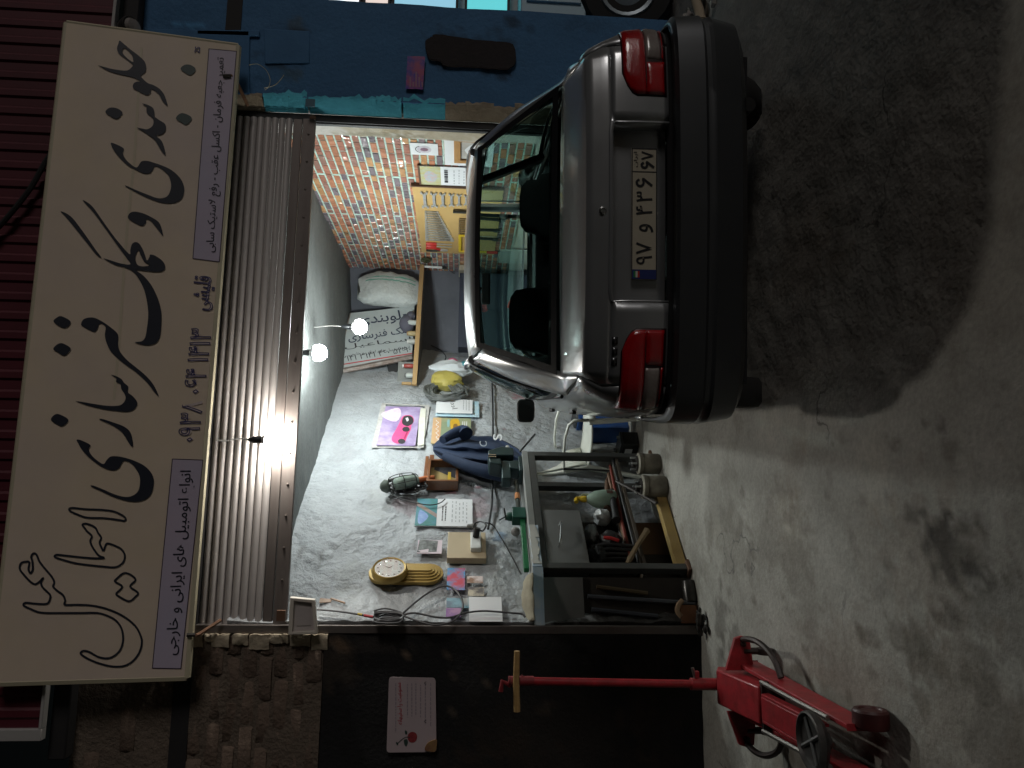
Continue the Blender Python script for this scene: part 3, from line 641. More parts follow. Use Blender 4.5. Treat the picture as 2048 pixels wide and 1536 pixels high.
# ================================================================== LAMPS
white_em = M('lit_globe', (.93, 1., .975), emit=LAMP_IN); out_em = M('lit_globe_out', (1., .95, .86), emit=LAMP_OUT); base_m = M('bulb_base', (.75, .75, .74), .4)
sock = M('socket_black', (.015, .017, .02), .4); wire = M('wire_grey', (.35, .35, .34), .6)
def hang_lamp(label, P_, top, r, em, black=True):
    t = thing('hanging_bulb', label, 'light bulb', tuple(P_), group=None)
    b = MB(); prof = [(r*math.sin(math.pi*i/9)*1.0, -r*math.cos(math.pi*i/9)) for i in range(0, 7)]; prof[0] = (.002, -r)
    b.lathe(P_, (0, 0, 1), prof, 16); b.build('globe', em, t)
    b = MB(); b.lathe(P_, (0, 0, 1), [(r*.88, r*.504), (r*.72, r*.75), (r*.42, r*.98), (r*.33, r*1.02)], 16); b.build('bulb_base', base_m, t)
    b = MB(); b.lathe(P_ + V((0, 0, r*1.02)), (0, 0, 1), [(.021, 0), (.024, .01), (.022, .05), (.012, .075), (.005, .085)], 12); b.build('socket', sock, t)
    b = MB(); s = P_ + V((0, 0, r+.08)); b.tube(crom([s, s.lerp(V(top), .35) + V((.006, 0, 0)), s.lerp(V(top), .7) + V((-.005, .003, 0)), V(top)]), .0045, 6); b.build('cord', wire, t)
    return t
P1 = CAM + ray(637, 706)*(5.72/ray(637, 706).y); P2 = CAM + ray(719, 654)*(6.25/ray(719, 654).y)
hang_lamp('glowing bulb nearest the ceiling of the workshop', P1, P1 + V((0, 0, .25)), .066, white_em)
hang_lamp('lower glowing bulb hanging on a thin wire before the stored sign', P2, P2 + V((-.01, 0, .45)), .066, white_em)
P3 = CAM + ray(541, 880)*((FY-.045)/ray(541, 880).y)
hang_lamp('glowing bulb in a black socket hanging in front of the shutter', P3, SGN.P(432, 880, -.03), .050, out_em)
# ---- unlit floodlight by the left rail
fl = thing('floodlight', 'unlit cream rectangular floodlight fixed by the left end of the shutter', 'floodlight', tuple(FAC.P(605, 1233, .05)))
FL = Frame(FAC.P(605, 1233, .07), (1, 0, 0), (0, -.12, 1))
qs = [FL.px(v, y, .03) for v, y in ((635, 1268), (630, 1200), (580, 1195), (576, 1270))]
iq = [FL.px(v, y, .03) for v, y in ((629, 1262), (623, 1206), (588, 1202), (584, 1264))]
b = MB(); b.prism(FL, qs, -.03, .03, [iq]); b.build('housing', M('flood_cream', (.62, .57, .50), .5), fl, bevel=.003)
b = MB(); b.flat(FL, iq, .008); c_ = [(p[0]*.62, p[1]*.62-.004) for p in iq]; b.prism(FL, c_, .009, .012); b.build('reflector', M('flood_inside', (.74, .68, .65), .3, c2=(.62, .56, .55)), fl)
b = MB(); b.flat(FL, iq, .026); b.build('glass', glass_mat('clear_glass', (.92, .92, .92), .03), fl)
b = MB(); b.box(FL, -.03, .03, .1, .15, -.06, -.03); b.box(FL, -.10, -.03, .02, .05, -.08, -.04); b.build('bracket', M('rust', (.14, .075, .045), .8), fl)

# ================================================================== THINGS ON THE LEFT WALL
O = .03    # paper hangs clear of the lumpy plaster
def rect(fr, v0, y0, v1, y1, c=O):
    a0, b0 = fr.px((v0+v1)/2, max(y0, y1), c); a1, _ = fr.px((v0+v1)/2, min(y0, y1), c); ym = (y0+y1)/2
    _, t = fr.px(v0, ym, c); _, bo = fr.px(v1, ym, c); return a0, a1, bo, t
def sheet(name, label, cat, fr, v0, y0, v1, y1, mat, c=O, th=.004, group=None, tilt=0):
    a0, a1, b0, b1 = rect(fr, v0, y0, v1, y1, c)
    t = thing(name, label, cat, tuple(fr.p((a0+a1)/2, b0, c)), group=group)
    d = tilt*(a1-a0); b = MB(); b.prism(fr, [(a0, b0), (a1, b0+d), (a1, b1+d), (a0, b1)], c-th, c); b.build('sheet', mat, t, smooth=0)
    return t, (a0, a1, b0, b1)
def patch(t, fr, poly, c, mat, name='print', smoothp=False):
    if smoothp: poly = [(q.x, q.y) for q in crom([V((*p, 0)) for p in poly], 3, True)]
    ar = sum(poly[i][0]*poly[(i+1) % len(poly)][1]-poly[(i+1) % len(poly)][0]*poly[i][1] for i in range(len(poly)))
    b = MB(); b.flat(fr, poly if ar > 0 else poly[::-1], c); return b.build(name, mat, t, smooth=0)
def lines(t, fr, a0, a1, b0, b1, n, c, mat, h=.3, seed=1, name='print_lines', cols=0):
    rr_ = random.Random(seed); b = MB(); st_ = (b1-b0)/n
    for i in range(n):
        y = b0 + st_*(i+.5); x = a0 + rr_.uniform(0, .12)*(a1-a0)
        while x < a1:
            w_ = rr_.uniform(.04, .16)*(a1-a0); x2 = min(x+w_, a1); b.flat(fr, [(x, y-st_*h/2), (x2, y-st_*h/2), (x2, y+st_*h/2), (x, y+st_*h/2)], c); x = x2 + (a1-a0)*(.03 if not cols else .08)
    return b.build(name, mat, t, smooth=0)
white = M('paper_white', (.76, .78, .80), .55, c2=(.68, .70, .72), scale=5); greyink = M('grey_print', (.38, .40, .42), .6); blackink = M('black_print', (.03, .03, .035), .55)
# green calendar
t, (a0, a1, b0, b1) = sheet('wall_calendar', 'white wall calendar with a green and blue picture on its upper part', 'calendar', LW, 832, 998, 945, 1052, white, th=.012)
m = b1 - (b1-b0)*.37
patch(t, LW, [(a0, m), (a1, m), (a1, b1), (a0, b1)], O+.0015, M('cal_green', (.03, .20, .13), .5, c2=(.10, .28, .42), scale=9, var=.5), 'picture')
patch(t, LW, [(a0+.02, m+.11), (a0+.12, m+.06), (a0+.2, m+.12), (a0+.16, b1-.02), (a0+.05, b1-.02)], O+.0022, M('cal_blue', (.12, .22, .55), .5, c2=(.35, .5, .75), scale=18), 'picture', True)
patch(t, LW, [(a0+.10, m), (a0+.15, m), (a1-.05, b1), (a1-.10, b1)], O+.0028, M('cal_brown', (.26, .20, .10), .5, c2=(.4, .3, .35), scale=14), 'picture')
lines(t, LW, a0+.03, a1-.03, b0+.03, m-.10, 5, O+.0015, greyink, .25, 3, cols=1); lines(t, LW, a0+.06, a1-.1, m-.075, m-.03, 2, O+.0015, blackink, .35, 4)
# little dark card
t, (a0, a1, b0, b1) = sheet('card', 'small black and white picture card pasted beside the switch board', 'card', LW, 835, 1080, 884, 1107, M('pink_card', (.70, .60, .66), .6))
patch(t, LW, [(a0+.02, b0+.035), (a1-.01, b0+.03), (a1, b1-.01), (a0+.01, b1)], O+.0015, M('card_dark', (.045, .05, .05), .5, c2=(.25, .27, .27), scale=26, var=.3), 'picture')
patch(t, LW, [(a0+.01, b0+.09), (a0+.05, b0+.09), (a0+.03, b0+.16), (a0+.01, b0+.14)], O+.002, M('pink_card', (.70, .60, .66), .6), 'picture')
# switch board
a0, a1, b0, b1 = rect(LW, 895, 1064, 972, 1116, .06)
t = thing('switch_board', 'beige wooden socket board with a plug pushed in', 'socket board', tuple(LW.p(a0, b0, .03)))
b = MB(); b.box(LW, a0, a1, b0, b1, .012, .06); b.build('board', M('board_beige', (.52, .43, .29), .55, c2=(.46, .38, .25), scale=3), t, bevel=.004)
q0, q1, r0, r1 = rect(LW, 941, 1066, 962, 1098, .09)
b = MB(); b.box(LW, q0, q1, r0, r1, .062, .10); b.build('socket', M('socket_white', (.62, .64, .62), .4), t, bevel=.006)
b = MB(); b.cyl(LW.p((q0+q1)/2+.03, (r0+r1)/2, .10), LW.p((q0+q1)/2+.05, (r0+r1)/2-.01, .16), .022); b.build('plug', M('black_rubber', (.012, .012, .013), .55), t)
b = MB(); s = LW.p((q0+q1)/2+.05, (r0+r1)/2-.01, .16); b.tube(crom([s, LW.P(965, 1062, .15), LW.P(972, 1050, .12), LW.P(962, 1043, .1), LW.P(950, 1047, .08), LW.P(945, 1058, .08)]), .006, 6)
b.tube(crom([LW.P(966, 1045, .08), LW.P(985, 1050, .06), LW.P(1002, 1075, .05), LW.P(1022, 1110, .05), LW.P(1042, 1148, .06)]), .005, 6); b.build('cable', MATS['black_rubber'], t)
b = MB(); b.lathe(LW.P(945, 1052, .06), LW.ey*1., [(.010, -.03), (.018, -.02), (.014, .03), (.008, .04)], 10); b.build('plug', M('plug_grey', (.18, .18, .17), .5), t)
# clock
ca, cb = LW.px(782, 1141, .03); t = thing('wall_clock', 'gold oval wall clock with a round glass dial on a ribbed plaque', 'clock', tuple(LW.p(ca, cb, .03)))
a0, a1, b0, b1 = rect(LW, 737, 1130, 887, 1168, .03); hw = (a1-a0)/2; cx = (a0+a1)/2
def stad(k, n=8):
    r_ = hw*k; return [(cx + r_*math.cos(math.pi+math.pi*i/n), b0+hw + r_*math.sin(math.pi+math.pi*i/n)) for i in range(n+1)] + [(cx + r_*math.cos(math.pi*i/n), b1-hw + r_*math.sin(math.pi*i/n)) for i in range(n+1)]
gold = M('gold_paint', (.42, .29, .08), .4, metal=.35, c2=(.30, .20, .05), scale=6, var=.7)
for i, k in enumerate((1, .8, .6, .4, .2)):
    b = MB(); b.prism(LW, stad(k), .02 if i == 0 else .045+.008*(i-1), .045+.008*i); b.build('plaque' if i == 0 else 'rib', gold, t, bevel=.003)
rcl = (LW.px(735, 1141, .08)[1]-LW.px(815, 1141, .08)[1])/2*.72; cc = LW.p(*LW.px(779, 1138, .10), .05)
b = MB(); b.lathe(cc, LW.ez, [(rcl*1.0, 0), (rcl*1.24, .02), (rcl*1.26, .045), (rcl*1.14, .065), (rcl*1.02, .060), (rcl*1.02, .01)], 28); b.build('bezel', gold, t)
b = MB(); b.lathe(cc, LW.ez, [(rcl*1.02, .02), (rcl*1.02, .058)], 28); dial = b.build('dial', M('dial', (.74, .77, .76), .5, c2=(.74, .66, .62), scale=14), t)
b = MB(); CF = Frame(cc + LW.ez*.060, LW.ex, LW.ey)
for an, ln in ((.5, .055), (2.3, .04)): d = V((math.sin(an), math.cos(an))); b.flat(CF, [(-d.y*.004, d.x*.004), (d.y*.004, -d.x*.004), (d.x*ln, d.y*ln)], 0) 
for i in range(12): an = i*math.pi/6; b.flat(CF, [(math.sin(an)*rcl*.8-.004, math.cos(an)*rcl*.8-.006), (math.sin(an)*rcl*.8+.004, math.cos(an)*rcl*.8-.006), (math.sin(an)*rcl*.8+.004, math.cos(an)*rcl*.8+.006), (math.sin(an)*rcl*.8-.004, math.cos(an)*rcl*.8+.006)], -.001)
b.build('hand', blackink, dial, smooth=0)
b = MB(); b.lathe(cc, LW.ez, [(rcl*1.01, .066), (rcl*.9, .073), (rcl*.6, .081), (.002, .085)], 24); b.build('glass', glass_mat('clear_glass', (.92, .92, .92), .03), t)
# stickers
def stick(label, v0, y0, v1, y1, c1, c2, sc=12):
    a0, a1, b0, b1 = rect(LW, v0, y0, v1, y1, O-.004); b = MB(); b.prism(LW, [(a0, b0), (a1, b0), (a1, b1), (a0, b1)], O-.006, O-.004)
    n = 'stick_%d' % len(MATS); return tag(b.build('sticker', M(n, c1, .45, c2=c2, scale=sc, var=.2), smooth=0, loc=LW.p(a0, b0, O)), label, 'sticker', 'pictures pasted under the clock')
stick('red and blue car picture pasted under the clock', 894, 1136, 930, 1180, (.10, .30, .55), (.55, .08, .12))
stick('tiny brown portrait picture pasted below the clock', 934, 1152, 966, 1166, (.30, .18, .12), (.70, .62, .6), 20)
stick('tiny cream and grey picture pasted above the white paper', 936, 1174, 968, 1192, (.55, .50, .40), (.14, .13, .13), 18)
stick('grey blue landscape picture pasted left of the white paper', 893, 1196, 924, 1215, (.16, .22, .28), (.25, .42, .5), 18)
stick('violet picture pasted lowest beside the white paper', 892, 1216, 922, 1234, (.22, .10, .32), (.42, .25, .4), 14)
stick('small turquoise picture strip pasted against the edge of the white paper', 925, 1196, 938, 1216, (.10, .35, .48), (.5, .5, .48), 14)
t, r_ = sheet('blank_paper', 'blank white sheet of paper taped beside the doorway', 'paper', LW, 938, 1194, 1004, 1243, white)
# poster with a pink car in a shallow niche
t, (a0, a1, b0, b1) = sheet('poster', 'violet poster of a pink sports car in a grey cement border', 'poster', LW, 762, 813, 836, 891, M('poster_violet', (.24, .17, .36), .4, c2=(.50, .42, .62), scale=7, var=.35, coat=.2), tilt=0)
zq = lambda x, y: LW.px(560 + x/5.12, 640 + y/5.12, O)
q_ = [LW.px(*p, O) for p in ((757, 889), (775, 815), (838, 822), (828, 891))]
b = MB(); ribbon(b, LW, [LW.px(*p, O-.004) for p in ((748, 893), (768, 806), (855, 810), (842, 893))], .05, O-.010, True, 1); b.build('cement_border', M('niche_grey', (.36, .35, .33), .9, c2=(.55, .54, .52), scale=22, var=.5, bump=.6), t, smooth=0)
b = MB(); e0 = [LW.px(*p, O) for p in ((836, 891), (838, 815), (852, 817), (848, 889))]; b.flat(LW, e0, O-.002); b.build('paper_margin', M('poster_margin', (.62, .62, .50), .55, c2=(.70, .70, .66), scale=20), t, smooth=0)
pink = M('poster_pink', (.72, .10, .28), .35, c2=(.62, .07, .2), scale=12)
patch(t, LW, [zq(*p) for p in ((1040, 960), (1100, 930), (1210, 900), (1240, 960), (1190, 1040), (1080, 1010))], O+.001, M('poster_blossom', (.72, .45, .60), .4, c2=(.8, .7, .8), scale=24, var=.4), 'print', True)
patch(t, LW, [zq(*p) for p in ((1145,1235),(1150,1190),(1190,1120),(1235,1030),(1260,985),(1330,975),(1365,1000),(1370,1040),(1340,1090),(1345,1110),(1300,1200),(1270,1260),(1190,1265))], O+.002, pink, 'print', True)
patch(t, LW, [zq(*p) for p in ((1250,1060),(1270,990),(1335,985),(1365,1020),(1360,1060),(1330,1080),(1300,1090))], O+.003, blackink, 'print', True)
for px_, py_ in ((1290, 1122), (1245, 1245)): patch(t, LW, [zq(px_+38*math.cos(i*.785), py_+26*math.sin(i*.785)) for i in range(8)], O+.0035, blackink, 'print', True)
patch(t, LW, [zq(*p) for p in ((1265, 1215), (1300, 1140), (1310, 1150), (1280, 1225))], O+.0038, M('poster_dark_pink', (.35, .03, .10), .4), 'print')
patch(t, LW, [zq(*p) for p in ((1285, 1010), (1310, 1000), (1320, 1030), (1300, 1045))], O+.0038, white, 'print')
# yellow car poster
t, (a0, a1, b0, b1) = sheet('poster', 'green and orange poster of a yellow sports car', 'poster', LW, 864, 836, 942, 888, M('poster_green', (.16, .25, .17), .45, c2=(.38, .36, .20), scale=6, var=.6))
m = b1-(b1-b0)*.22; patch(t, LW, [(a0, m), (a1, m), (a1, b1), (a0, b1)], O+.0012, M('poster_orange', (.62, .33, .19), .45, c2=(.5, .42, .22), scale=5), 'print')
ye = M('poster_yellow', (.68, .42, .04), .35, c2=(.55, .33, .03), scale=20)
patch(t, LW, [zq(*p) for p in ((1740,1060),(1755,1022),(1820,1015),(1842,1070),(1838,1160),(1800,1185),(1740,1170),(1748,1120))], O+.002, ye, 'print', True)
patch(t, LW, [zq(*p) for p in ((1775,1075),(1815,1070),(1815,1130),(1780,1135))], O+.003, M('poster_brown', (.22, .12, .03), .5), 'print', True)
patch(t, LW, [zq(*p) for p in ((1712,1030),(1740,1025),(1735,1085),(1715,1095))], O+.002, M('poster_teal', (.25, .42, .42), .5), 'print', True)
b = MB(); ribbon(b, LW, [zq(1610+14*math.sin(i*1.9), 1235-i*13) for i in range(17)], .006, O+.003, False); b.build('script_line', white, t, smooth=0)
for dx in (0, 20, 40): patch(t, LW, [zq(1868+dx, 1040), zq(1876+dx, 1040), zq(1874+dx, 1110), zq(1866+dx, 1110)], O+.002, white, 'print')
# white price papers
t, r_ = sheet('leaflet', 'white leaflet with a blue edge tucked behind the price paper', 'paper', LW, 872, 802, 958, 833, M('leaflet', (.60, .68, .70), .5, c2=(.3, .55, .68), scale=7))
t, (a0, a1, b0, b1) = sheet('price_paper', 'white paper with handwritten digits hung above the yellow car poster', 'paper', LW, 872, 799, 945, 826, white, c=O+.02)
text_obj('lettering', LW, '۱۶۶۱', LW.px(916, 818, O+.022), LW.px(911, 802, O+.022), O+.022, blackink, t, rtl=False, hmax=.055); lines(t, LW, a0+.05, a1-.02, b0+.02, b0+.10, 3, O+.022, greyink, .3, 8)
# cables
b = MB(); b.tube(crom([LW.P(v, y, .025) for v, y in ((983, 735), (985, 790), (986, 850), (985, 930), (984, 1000), (979, 1040), (976, 1058))]), .0085, 7); b.tube(crom([LW.P(v, y, .05) for v, y in ((865, 752), (878, 735), (892, 715), (880, 700), (860, 690))]), .006, 6)
tag(b.build('wall_cable', MATS['black_rubber']), 'black power cable running level along the white wall', 'cable')
def coil(mb, fr, ca, cb, ra, rb, n, r, c, rr_, tw=.0):
    pts = []
    for i in range(n*14):
        an = i*2*math.pi/14; k = 1+.22*math.sin(i*.37) + rr_.uniform(-.06, .06); pts.append(fr.p(ca + ra*k*math.cos(an) + tw*math.sin(i*.2), cb + rb*k*math.sin(an), c + .03*noise.noise(V((i*.15, 0, 3))) + .02*rr_.random()))
    mb.tube(crom(pts, 2), r, 6)
r4 = random.Random(4)
b = MB(); a, q = LW.px(888, 783, .07); coil(b, LW, a, q, .17, .16, 11, .010, .07, r4); b.tube(crom([LW.P(v, y, .08) for v, y in ((900, 775), (925, 772), (938, 778), (930, 790), (905, 792), (880, 786))]), .009, 6)
for k in range(6): b.tube(crom([LW.P(895+k*6, 768+k*3, .10), LW.P(910+k*4, 785-k*2, .10), LW.P(935, 780+k*2, .09)]), .010, 6)
tag(b.build('cable_bundle', M('cable_grey', (.07, .078, .075), .45, c2=(.16, .17, .165), scale=12)), 'tangled bundle of grey cables hung beside the yellow bag', 'cable')
b = MB()
for k in range(9):
    f_ = k/8; ribs = [LW.P(v, y, .05+.03*math.sin(k)) for v, y in ((748, 1222+f_*22), (770, 1217+f_*18+4*math.sin(k)), (800, 1224+f_*14), (806, 1232+f_*6), (795, 1238+f_*8), (765, 1240+f_*6), (748, 1236+f_*8))]
    b.tube(crom(ribs, 4), .0058, 6)
b.tube(crom([LW.P(v, y, .05) for v, y in ((800, 1232), (830, 1205), (862, 1182), (888, 1172), (908, 1178), (922, 1195), (926, 1214), (918, 1232), (900, 1245), (870, 1250), (838, 1243), (808, 1232))]), .0065, 6)
b.tube(crom([LW.P(v, y, .05) for v, y in ((806, 1230), (830, 1226), (870, 1234), (900, 1235), (930, 1226), (965, 1222), (1000, 1224), (1025, 1226), (1044, 1228), (1050, 1234))]), .0065, 6)
b.tube(crom([LW.P(v, y, .05) for v, y in ((634, 1219), (668, 1222), (700, 1226), (728, 1231), (750, 1234)) ]), .006, 6)
t = thing('cable_coil', 'coiled dark cable with a big loop hanging beside the doorway', 'cable', tuple(LW.P(780, 1232, .03))); b.build('cable', M('cable_dark', (.035, .035, .037), .5, c2=(.10, .095, .10), scale=8), t)
b = MB(); b.tube([LW.P(728, 1231, .053), LW.P(746, 1234, .053)], .0085, 7); b.build('red_tape', M('tape_red', (.50, .02, .03), .5), t)
b = MB(); b.tube([LW.P(716, 1228, .053), LW.P(724, 1230, .053)], .0085, 7); b.build('yellow_tape', M('tape_yellow', (.6, .42, .03), .5), t)
b = MB(); b.tube([LW.P(662, 1197, .03), LW.P(690, 1206, .04)], .007, 6); b.prism(LW, [LW.px(*p, .02) for p in ((638, 1205), (662, 1204), (664, 1198), (640, 1196))], .015, .02)
tag(b.build('marking_pen', M('pen_brown', (.30, .17, .08), .6, c2=(.55, .42, .34), scale=20)), 'brown pen stuck to the wall beside the floodlight', 'pen')
# inspection lamp with coiled lead
t = thing('inspection_lamp', 'caged inspection lamp with orange handle and coiled black lead hung on the wall', 'lamp', tuple(LW.P(800, 965, .08)))
b = MB(); a = LW.P(822, 962, .10); e = LW.P(868, 955, .07); b.tube([a, a.lerp(e, .1), a.lerp(e, .3), a.lerp(e, .6), e], [.022, .026, .020, .024, .018], 10); b.build('handle', M('handle_orange', (.50, .15, .05), .5), t)
h = LW.P(775, 972, .10); d = (a-h).normalized()
b = MB(); b.lathe(h.lerp(a, .25), d, [(.02, 0), (.05, .02), (.058, .08), (.05, .16), (.03, .2)], 14); b.build('lens', M('lamp_lens', (.22, .30, .25), .12, spec=.8, c2=(.4, .48, .42), scale=20), t)
b = MB(); u = d.orthogonal().normalized(); wv = d.cross(u)
for i in range(8):
    an = i*math.pi/4; rd = u*math.cos(an) + wv*math.sin(an); b.tube(crom([h + rd*.015, h + d*.03 + rd*.06, h + d*.12 + rd*.072, h + d*.22 + rd*.055, a + rd*.022]), .0035, 5)
for k in (.03, .12, .22): b.tube([h + d*k + (u*math.cos(i*.52) + wv*math.sin(i*.52))*(.06 if k == .03 else .072 if k == .12 else .055) for i in range(12)], .0035, 5, True)
b.build('cage', M('cage_dark', (.05, .055, .05), .5, metal=.4), t)
b = MB(); b.lathe(h, -d, [(.05, 0), (.055, .015), (.03, .05), (.01, .06)], 12); b.build('hook_cap', M('cap_grey', (.10, .12, .10), .5), t)
b = MB(); ca_, cb_ = LW.px(815, 972, .05); coil(b, LW, ca_, cb_, .07, .13, 9, .0055, .045, random.Random(9), .02); b.tube(crom([LW.P(v, y, .05) for v, y in ((780, 990), (800, 998), (832, 1006), (860, 1010), (880, 1006), (890, 998))]), .0045, 6); b.tube(crom([LW.P(v, y, .06) for v, y in ((838, 957), (832, 948), (822, 950), (820, 960))]), .0045, 6)
b.build('lead', MATS['black_rubber'], t)
# little wooden wall cabinet with glass front
a0, a1, b0, b1 = rect(LW, 855, 922, 917, 966, .08); t = thing('wall_cabinet', 'small brown wooden wall cabinet with a glass front', 'cabinet', tuple(LW.p(a0, b0, .03)))
wood = M('wood_brown', (.22, .085, .03), .4, c2=(.13, .05, .02), scale=7, stretch=(1, 1, 4), coat=.3)
b = MB(); f_ = .022
b.box(LW, a0, a0+f_, b0, b1, .01, .10); b.box(LW, a1-f_, a1, b0, b1, .01, .10); b.box(LW, a0+f_, a1-f_, b0, b0+f_, .01, .10); b.box(LW, a0+f_, a1-f_, b1-f_, b1, .01, .10); b.build('frame', wood, t, bevel=.003)
b = MB(); b.box(LW, a0+f_, a1-f_, b0+f_, b1-f_, .012, .03); b.build('back_panel', M('cab_back', (.42, .31, .12), .5, c2=(.35, .27, .1)), t)
b = MB(); b.flat(LW, [(a0+f_, b0+f_), (a1-f_, b0+f_), (a1-f_, b1-f_), (a0+f_, b1-f_)], .088); b.build('glass', glass_mat('clear_glass', (.92, .92, .92), .03), t)
b = MB(); b.flat(LW, [(a1-f_, b0+f_), (a1-f_, b1-.05), (a1-f_-.04, b0+.2), (a0+.15, b0+f_)], .034); b.build('dark_print', blackink, t, smooth=0)
b = MB(); b.flat(LW, [(a0+f_, b0+.06), (a1-.1, b0+.06), (a1-.1, b0+.085), (a0+f_, b0+.085)], .036); b.build('yellow_strip', M('strip_yellow', (.62, .42, .04), .5), t, smooth=0)
b = MB(); b.box(LW, a0+.02, a1+.10, b1+.002, b1+.03, .02, .07); b.box(LW, a1+.02, a1+.045, b0+.1, b1-.002, .02, .06); b.box(LW, a1+.05, a1+.14, b1-.04, b1-.002, .02, .06); b.build('rail', wood, t, bevel=.003)
# jacket
t = thing('jacket', 'dark blue work jacket with white letters hung above the vise', 'jacket', tuple(LW.P(870, 915, .05)))
jk = M('jacket_blue', (.014, .031, .075), .85, c2=(.009, .021, .052), scale=5, bump=.25, bscale=60)
prof = [(866, 893, 902), (872, 884, 910), (885, 876, 920), (905, 872, 930), (930, 868, 936), (955, 872, 942), (980, 872, 947), (1005, 880, 952), (1030, 893, 950), (1046, 905, 945)]
rows = []
for i, (v, y0, y1) in enumerate(crom([V(p) for p in prof], 3)):
    row = []
    for k in range(25):
        f_ = k/24; y = y1 + (y0-y1)*f_; fold = .030*math.sin(f_*19 + i*.10 + 1.4*math.sin(i*.22)) + .02*noise.noise(V((f_*5, i*.2, 4)))
        row.append(LW.P(v, y, .05 + .12*math.sin(math.pi*f_)**.7*min(1, .35+i*.06) + fold*min(1, .2+i*.05)))
    rows.append(row)
b = MB(); b.grid(rows[::-1]); b.build('body', jk, t, smooth=60, solid=.01)
b = MB(); sl = crom([LW.P(v, y, .19) for v, y in ((885, 880), (905, 868), (925, 862), (932, 868))], 4); b.tube(sl, [.035+.03*i/len(sl) for i in range(len(sl))], 10); b.build('sleeve', jk, t, smooth=60)
b = MB(); sl = crom([LW.P(v, y, .17) for v, y in ((890, 912), (930, 930), (970, 942), (1005, 948))], 4); b.tube(sl, [.04+.025*i/len(sl) for i in range(len(sl))], 10); b.build('sleeve', jk, t, smooth=60)
JF = Frame(LW.p(0, 0, .245), LW.ex, LW.ey)
text_obj('lettering', JF, 'S', JF.px(1004, 881), JF.px(1004, 868), 0, white, t, rtl=False, bold=.01, hmax=.075)
text_obj('lettering', JF, 'C', JF.px(975, 893), JF.px(973, 882), 0, M('print_pale', (.30, .34, .38), .6), t, rtl=False, hmax=.06)
# bags on nails
def bag(name, label, cat, v, y, c, sx, sy, sz, mat, seed, fr=LW, group=None, parts=()):
    a, q = fr.px(v, y, c); t = thing(name, label, cat, tuple(fr.p(a, q, c)), group=group); n = 18; h = 12; vs = []
    for i in range(h+1):
        th = math.pi*i/h
        for j in range(n):
            p = V((math.sin(th)*math.cos(2*math.pi*j/n), math.cos(th), math.sin(th)*math.sin(2*math.pi*j/n))); k = 1 + .28*noise.noise(p*1.9 + V((seed, 0, 0))) + .14*noise.noise(p*5 + V((0, seed, 0)))
            vs.append(fr.p(a + p.x*sx*k, q + p.y*sy*k, c + p.z*sz*k))
    b = MB(); b.add(vs, [(i*n+j, i*n+(j+1) % n, (i+1)*n+(j+1) % n, (i+1)*n+j) for i in range(h) for j in range(n)]); b.build('bag_body', mat, t, smooth=30)
    return t
def plast(n, c, c2): return M(n, c, .3, c2=c2, scale=10, var=.7, bump=.5, bscale=14, spec=.6)
t = bag('shopping_bag', 'crumpled yellow carrier bag hung between the cables and the white bag', 'bag', 893, 762, .10, .13, .16, .09, plast('bag_yellow', (.50, .42, .10), (.35, .30, .08)), 3)
t = bag('shopping_bag', 'white carrier bag with a pink and teal print hung nearest the car roof', 'bag', 905, 738, .14, .13, .21, .09, plast('bag_white', (.66, .70, .72), (.5, .55, .58)), 8)
bb = MB(); a, q = LW.px(900, 730, .14); 
for (v, y, s, mt) in ((905, 729, .075, plast('bag_pink', (.60, .14, .25), (.5, .1, .2))), (928, 733, .06, plast('bag_teal', (.06, .30, .36), (.04, .22, .28)))):
    bb = MB(); bb.ball(LW.P(v, y, .175), s, 12, (1, .8, .9)); bb.build('print_panel', mt, t, smooth=60)
# ================================================================== SHELF IN THE CORNER
PL = LW.P(824, 772, .02); PR = RW.P(842, 532, .02); PL.z = PR.z = 1.985
sx = (PR-PL); SHF = Frame(PL, sx, (0, 0, 1)); SL = sx.length
t = thing('corner_shelf', 'high wooden shelf board spanning the back corner of the workshop', 'shelf', tuple(PL)); t['kind'] = 'structure'
wy = M('shelf_wood', (.50, .34, .16), .6, c2=(.36, .22, .10), scale=5, var=.7, stretch=(1, 1, 9))
b = MB(); b.prism(Frame(PL, (1, 0, 0), (0, 1, 0)), [(0, 0), (PR.x-PL.x, PR.y-PL.y), (PR.x-PL.x, BACKY-.02-PL.y), (.52, BACKY-.02-PL.y)], -.022, .0); b.build('board', M('shelf_board', (.22, .20, .19), .8, c2=(.12, .11, .10)), t)
b = MB(); b.box(SHF, 0, SL*.55, -.026, .022, .0, .03); b.build('edge_strip', wy, t, bevel=.002)
b = MB(); b.box(SHF, SL*.553, SL, -.024, .024, .0, .03); b.build('edge_strip', wy, t, bevel=.002)
b = MB(); b.box(SHF, .02, .05, .03, .13, -.05, .0); b.build('bracket', wy, t, bevel=.003)
# dark cloth-covered back wall under the shelf is the wall itself; stored sign leaning on the shelf
cs = [(674, 742), (702, 626), (829, 612), (824, 712)]
W0 = Frame(SHF.p(.4, .02, -.18), SHF.ex, (0, 0, 1))
p4 = [W0.px(*c) for c in cs]
t = thing('stored_sign', 'old white lettered sign stored on end upon the corner shelf', 'sign', tuple(W0.p(*p4[3], 0)))
b = MB(); b.prism(W0, [p4[3], p4[2], p4[1], p4[0]], -.05, 0); b.build('panel', M('old_sign', (.50, .55, .55), .45, c2=(.36, .40, .41), scale=2.5, var=.7), t)
b = MB(); lst_ = [p4[0], p4[3]]; b.tube([W0.p(*p4[0], -.02), W0.p(*p4[3], -.02)], .032, 6); b.tube([W0.p(*p4[0], -.02), W0.p(*p4[1], -.02)], .022, 6); b.build('frame', M('old_frame', (.36, .33, .31), .5, metal=.4, c2=(.18, .12, .09), scale=14), t)
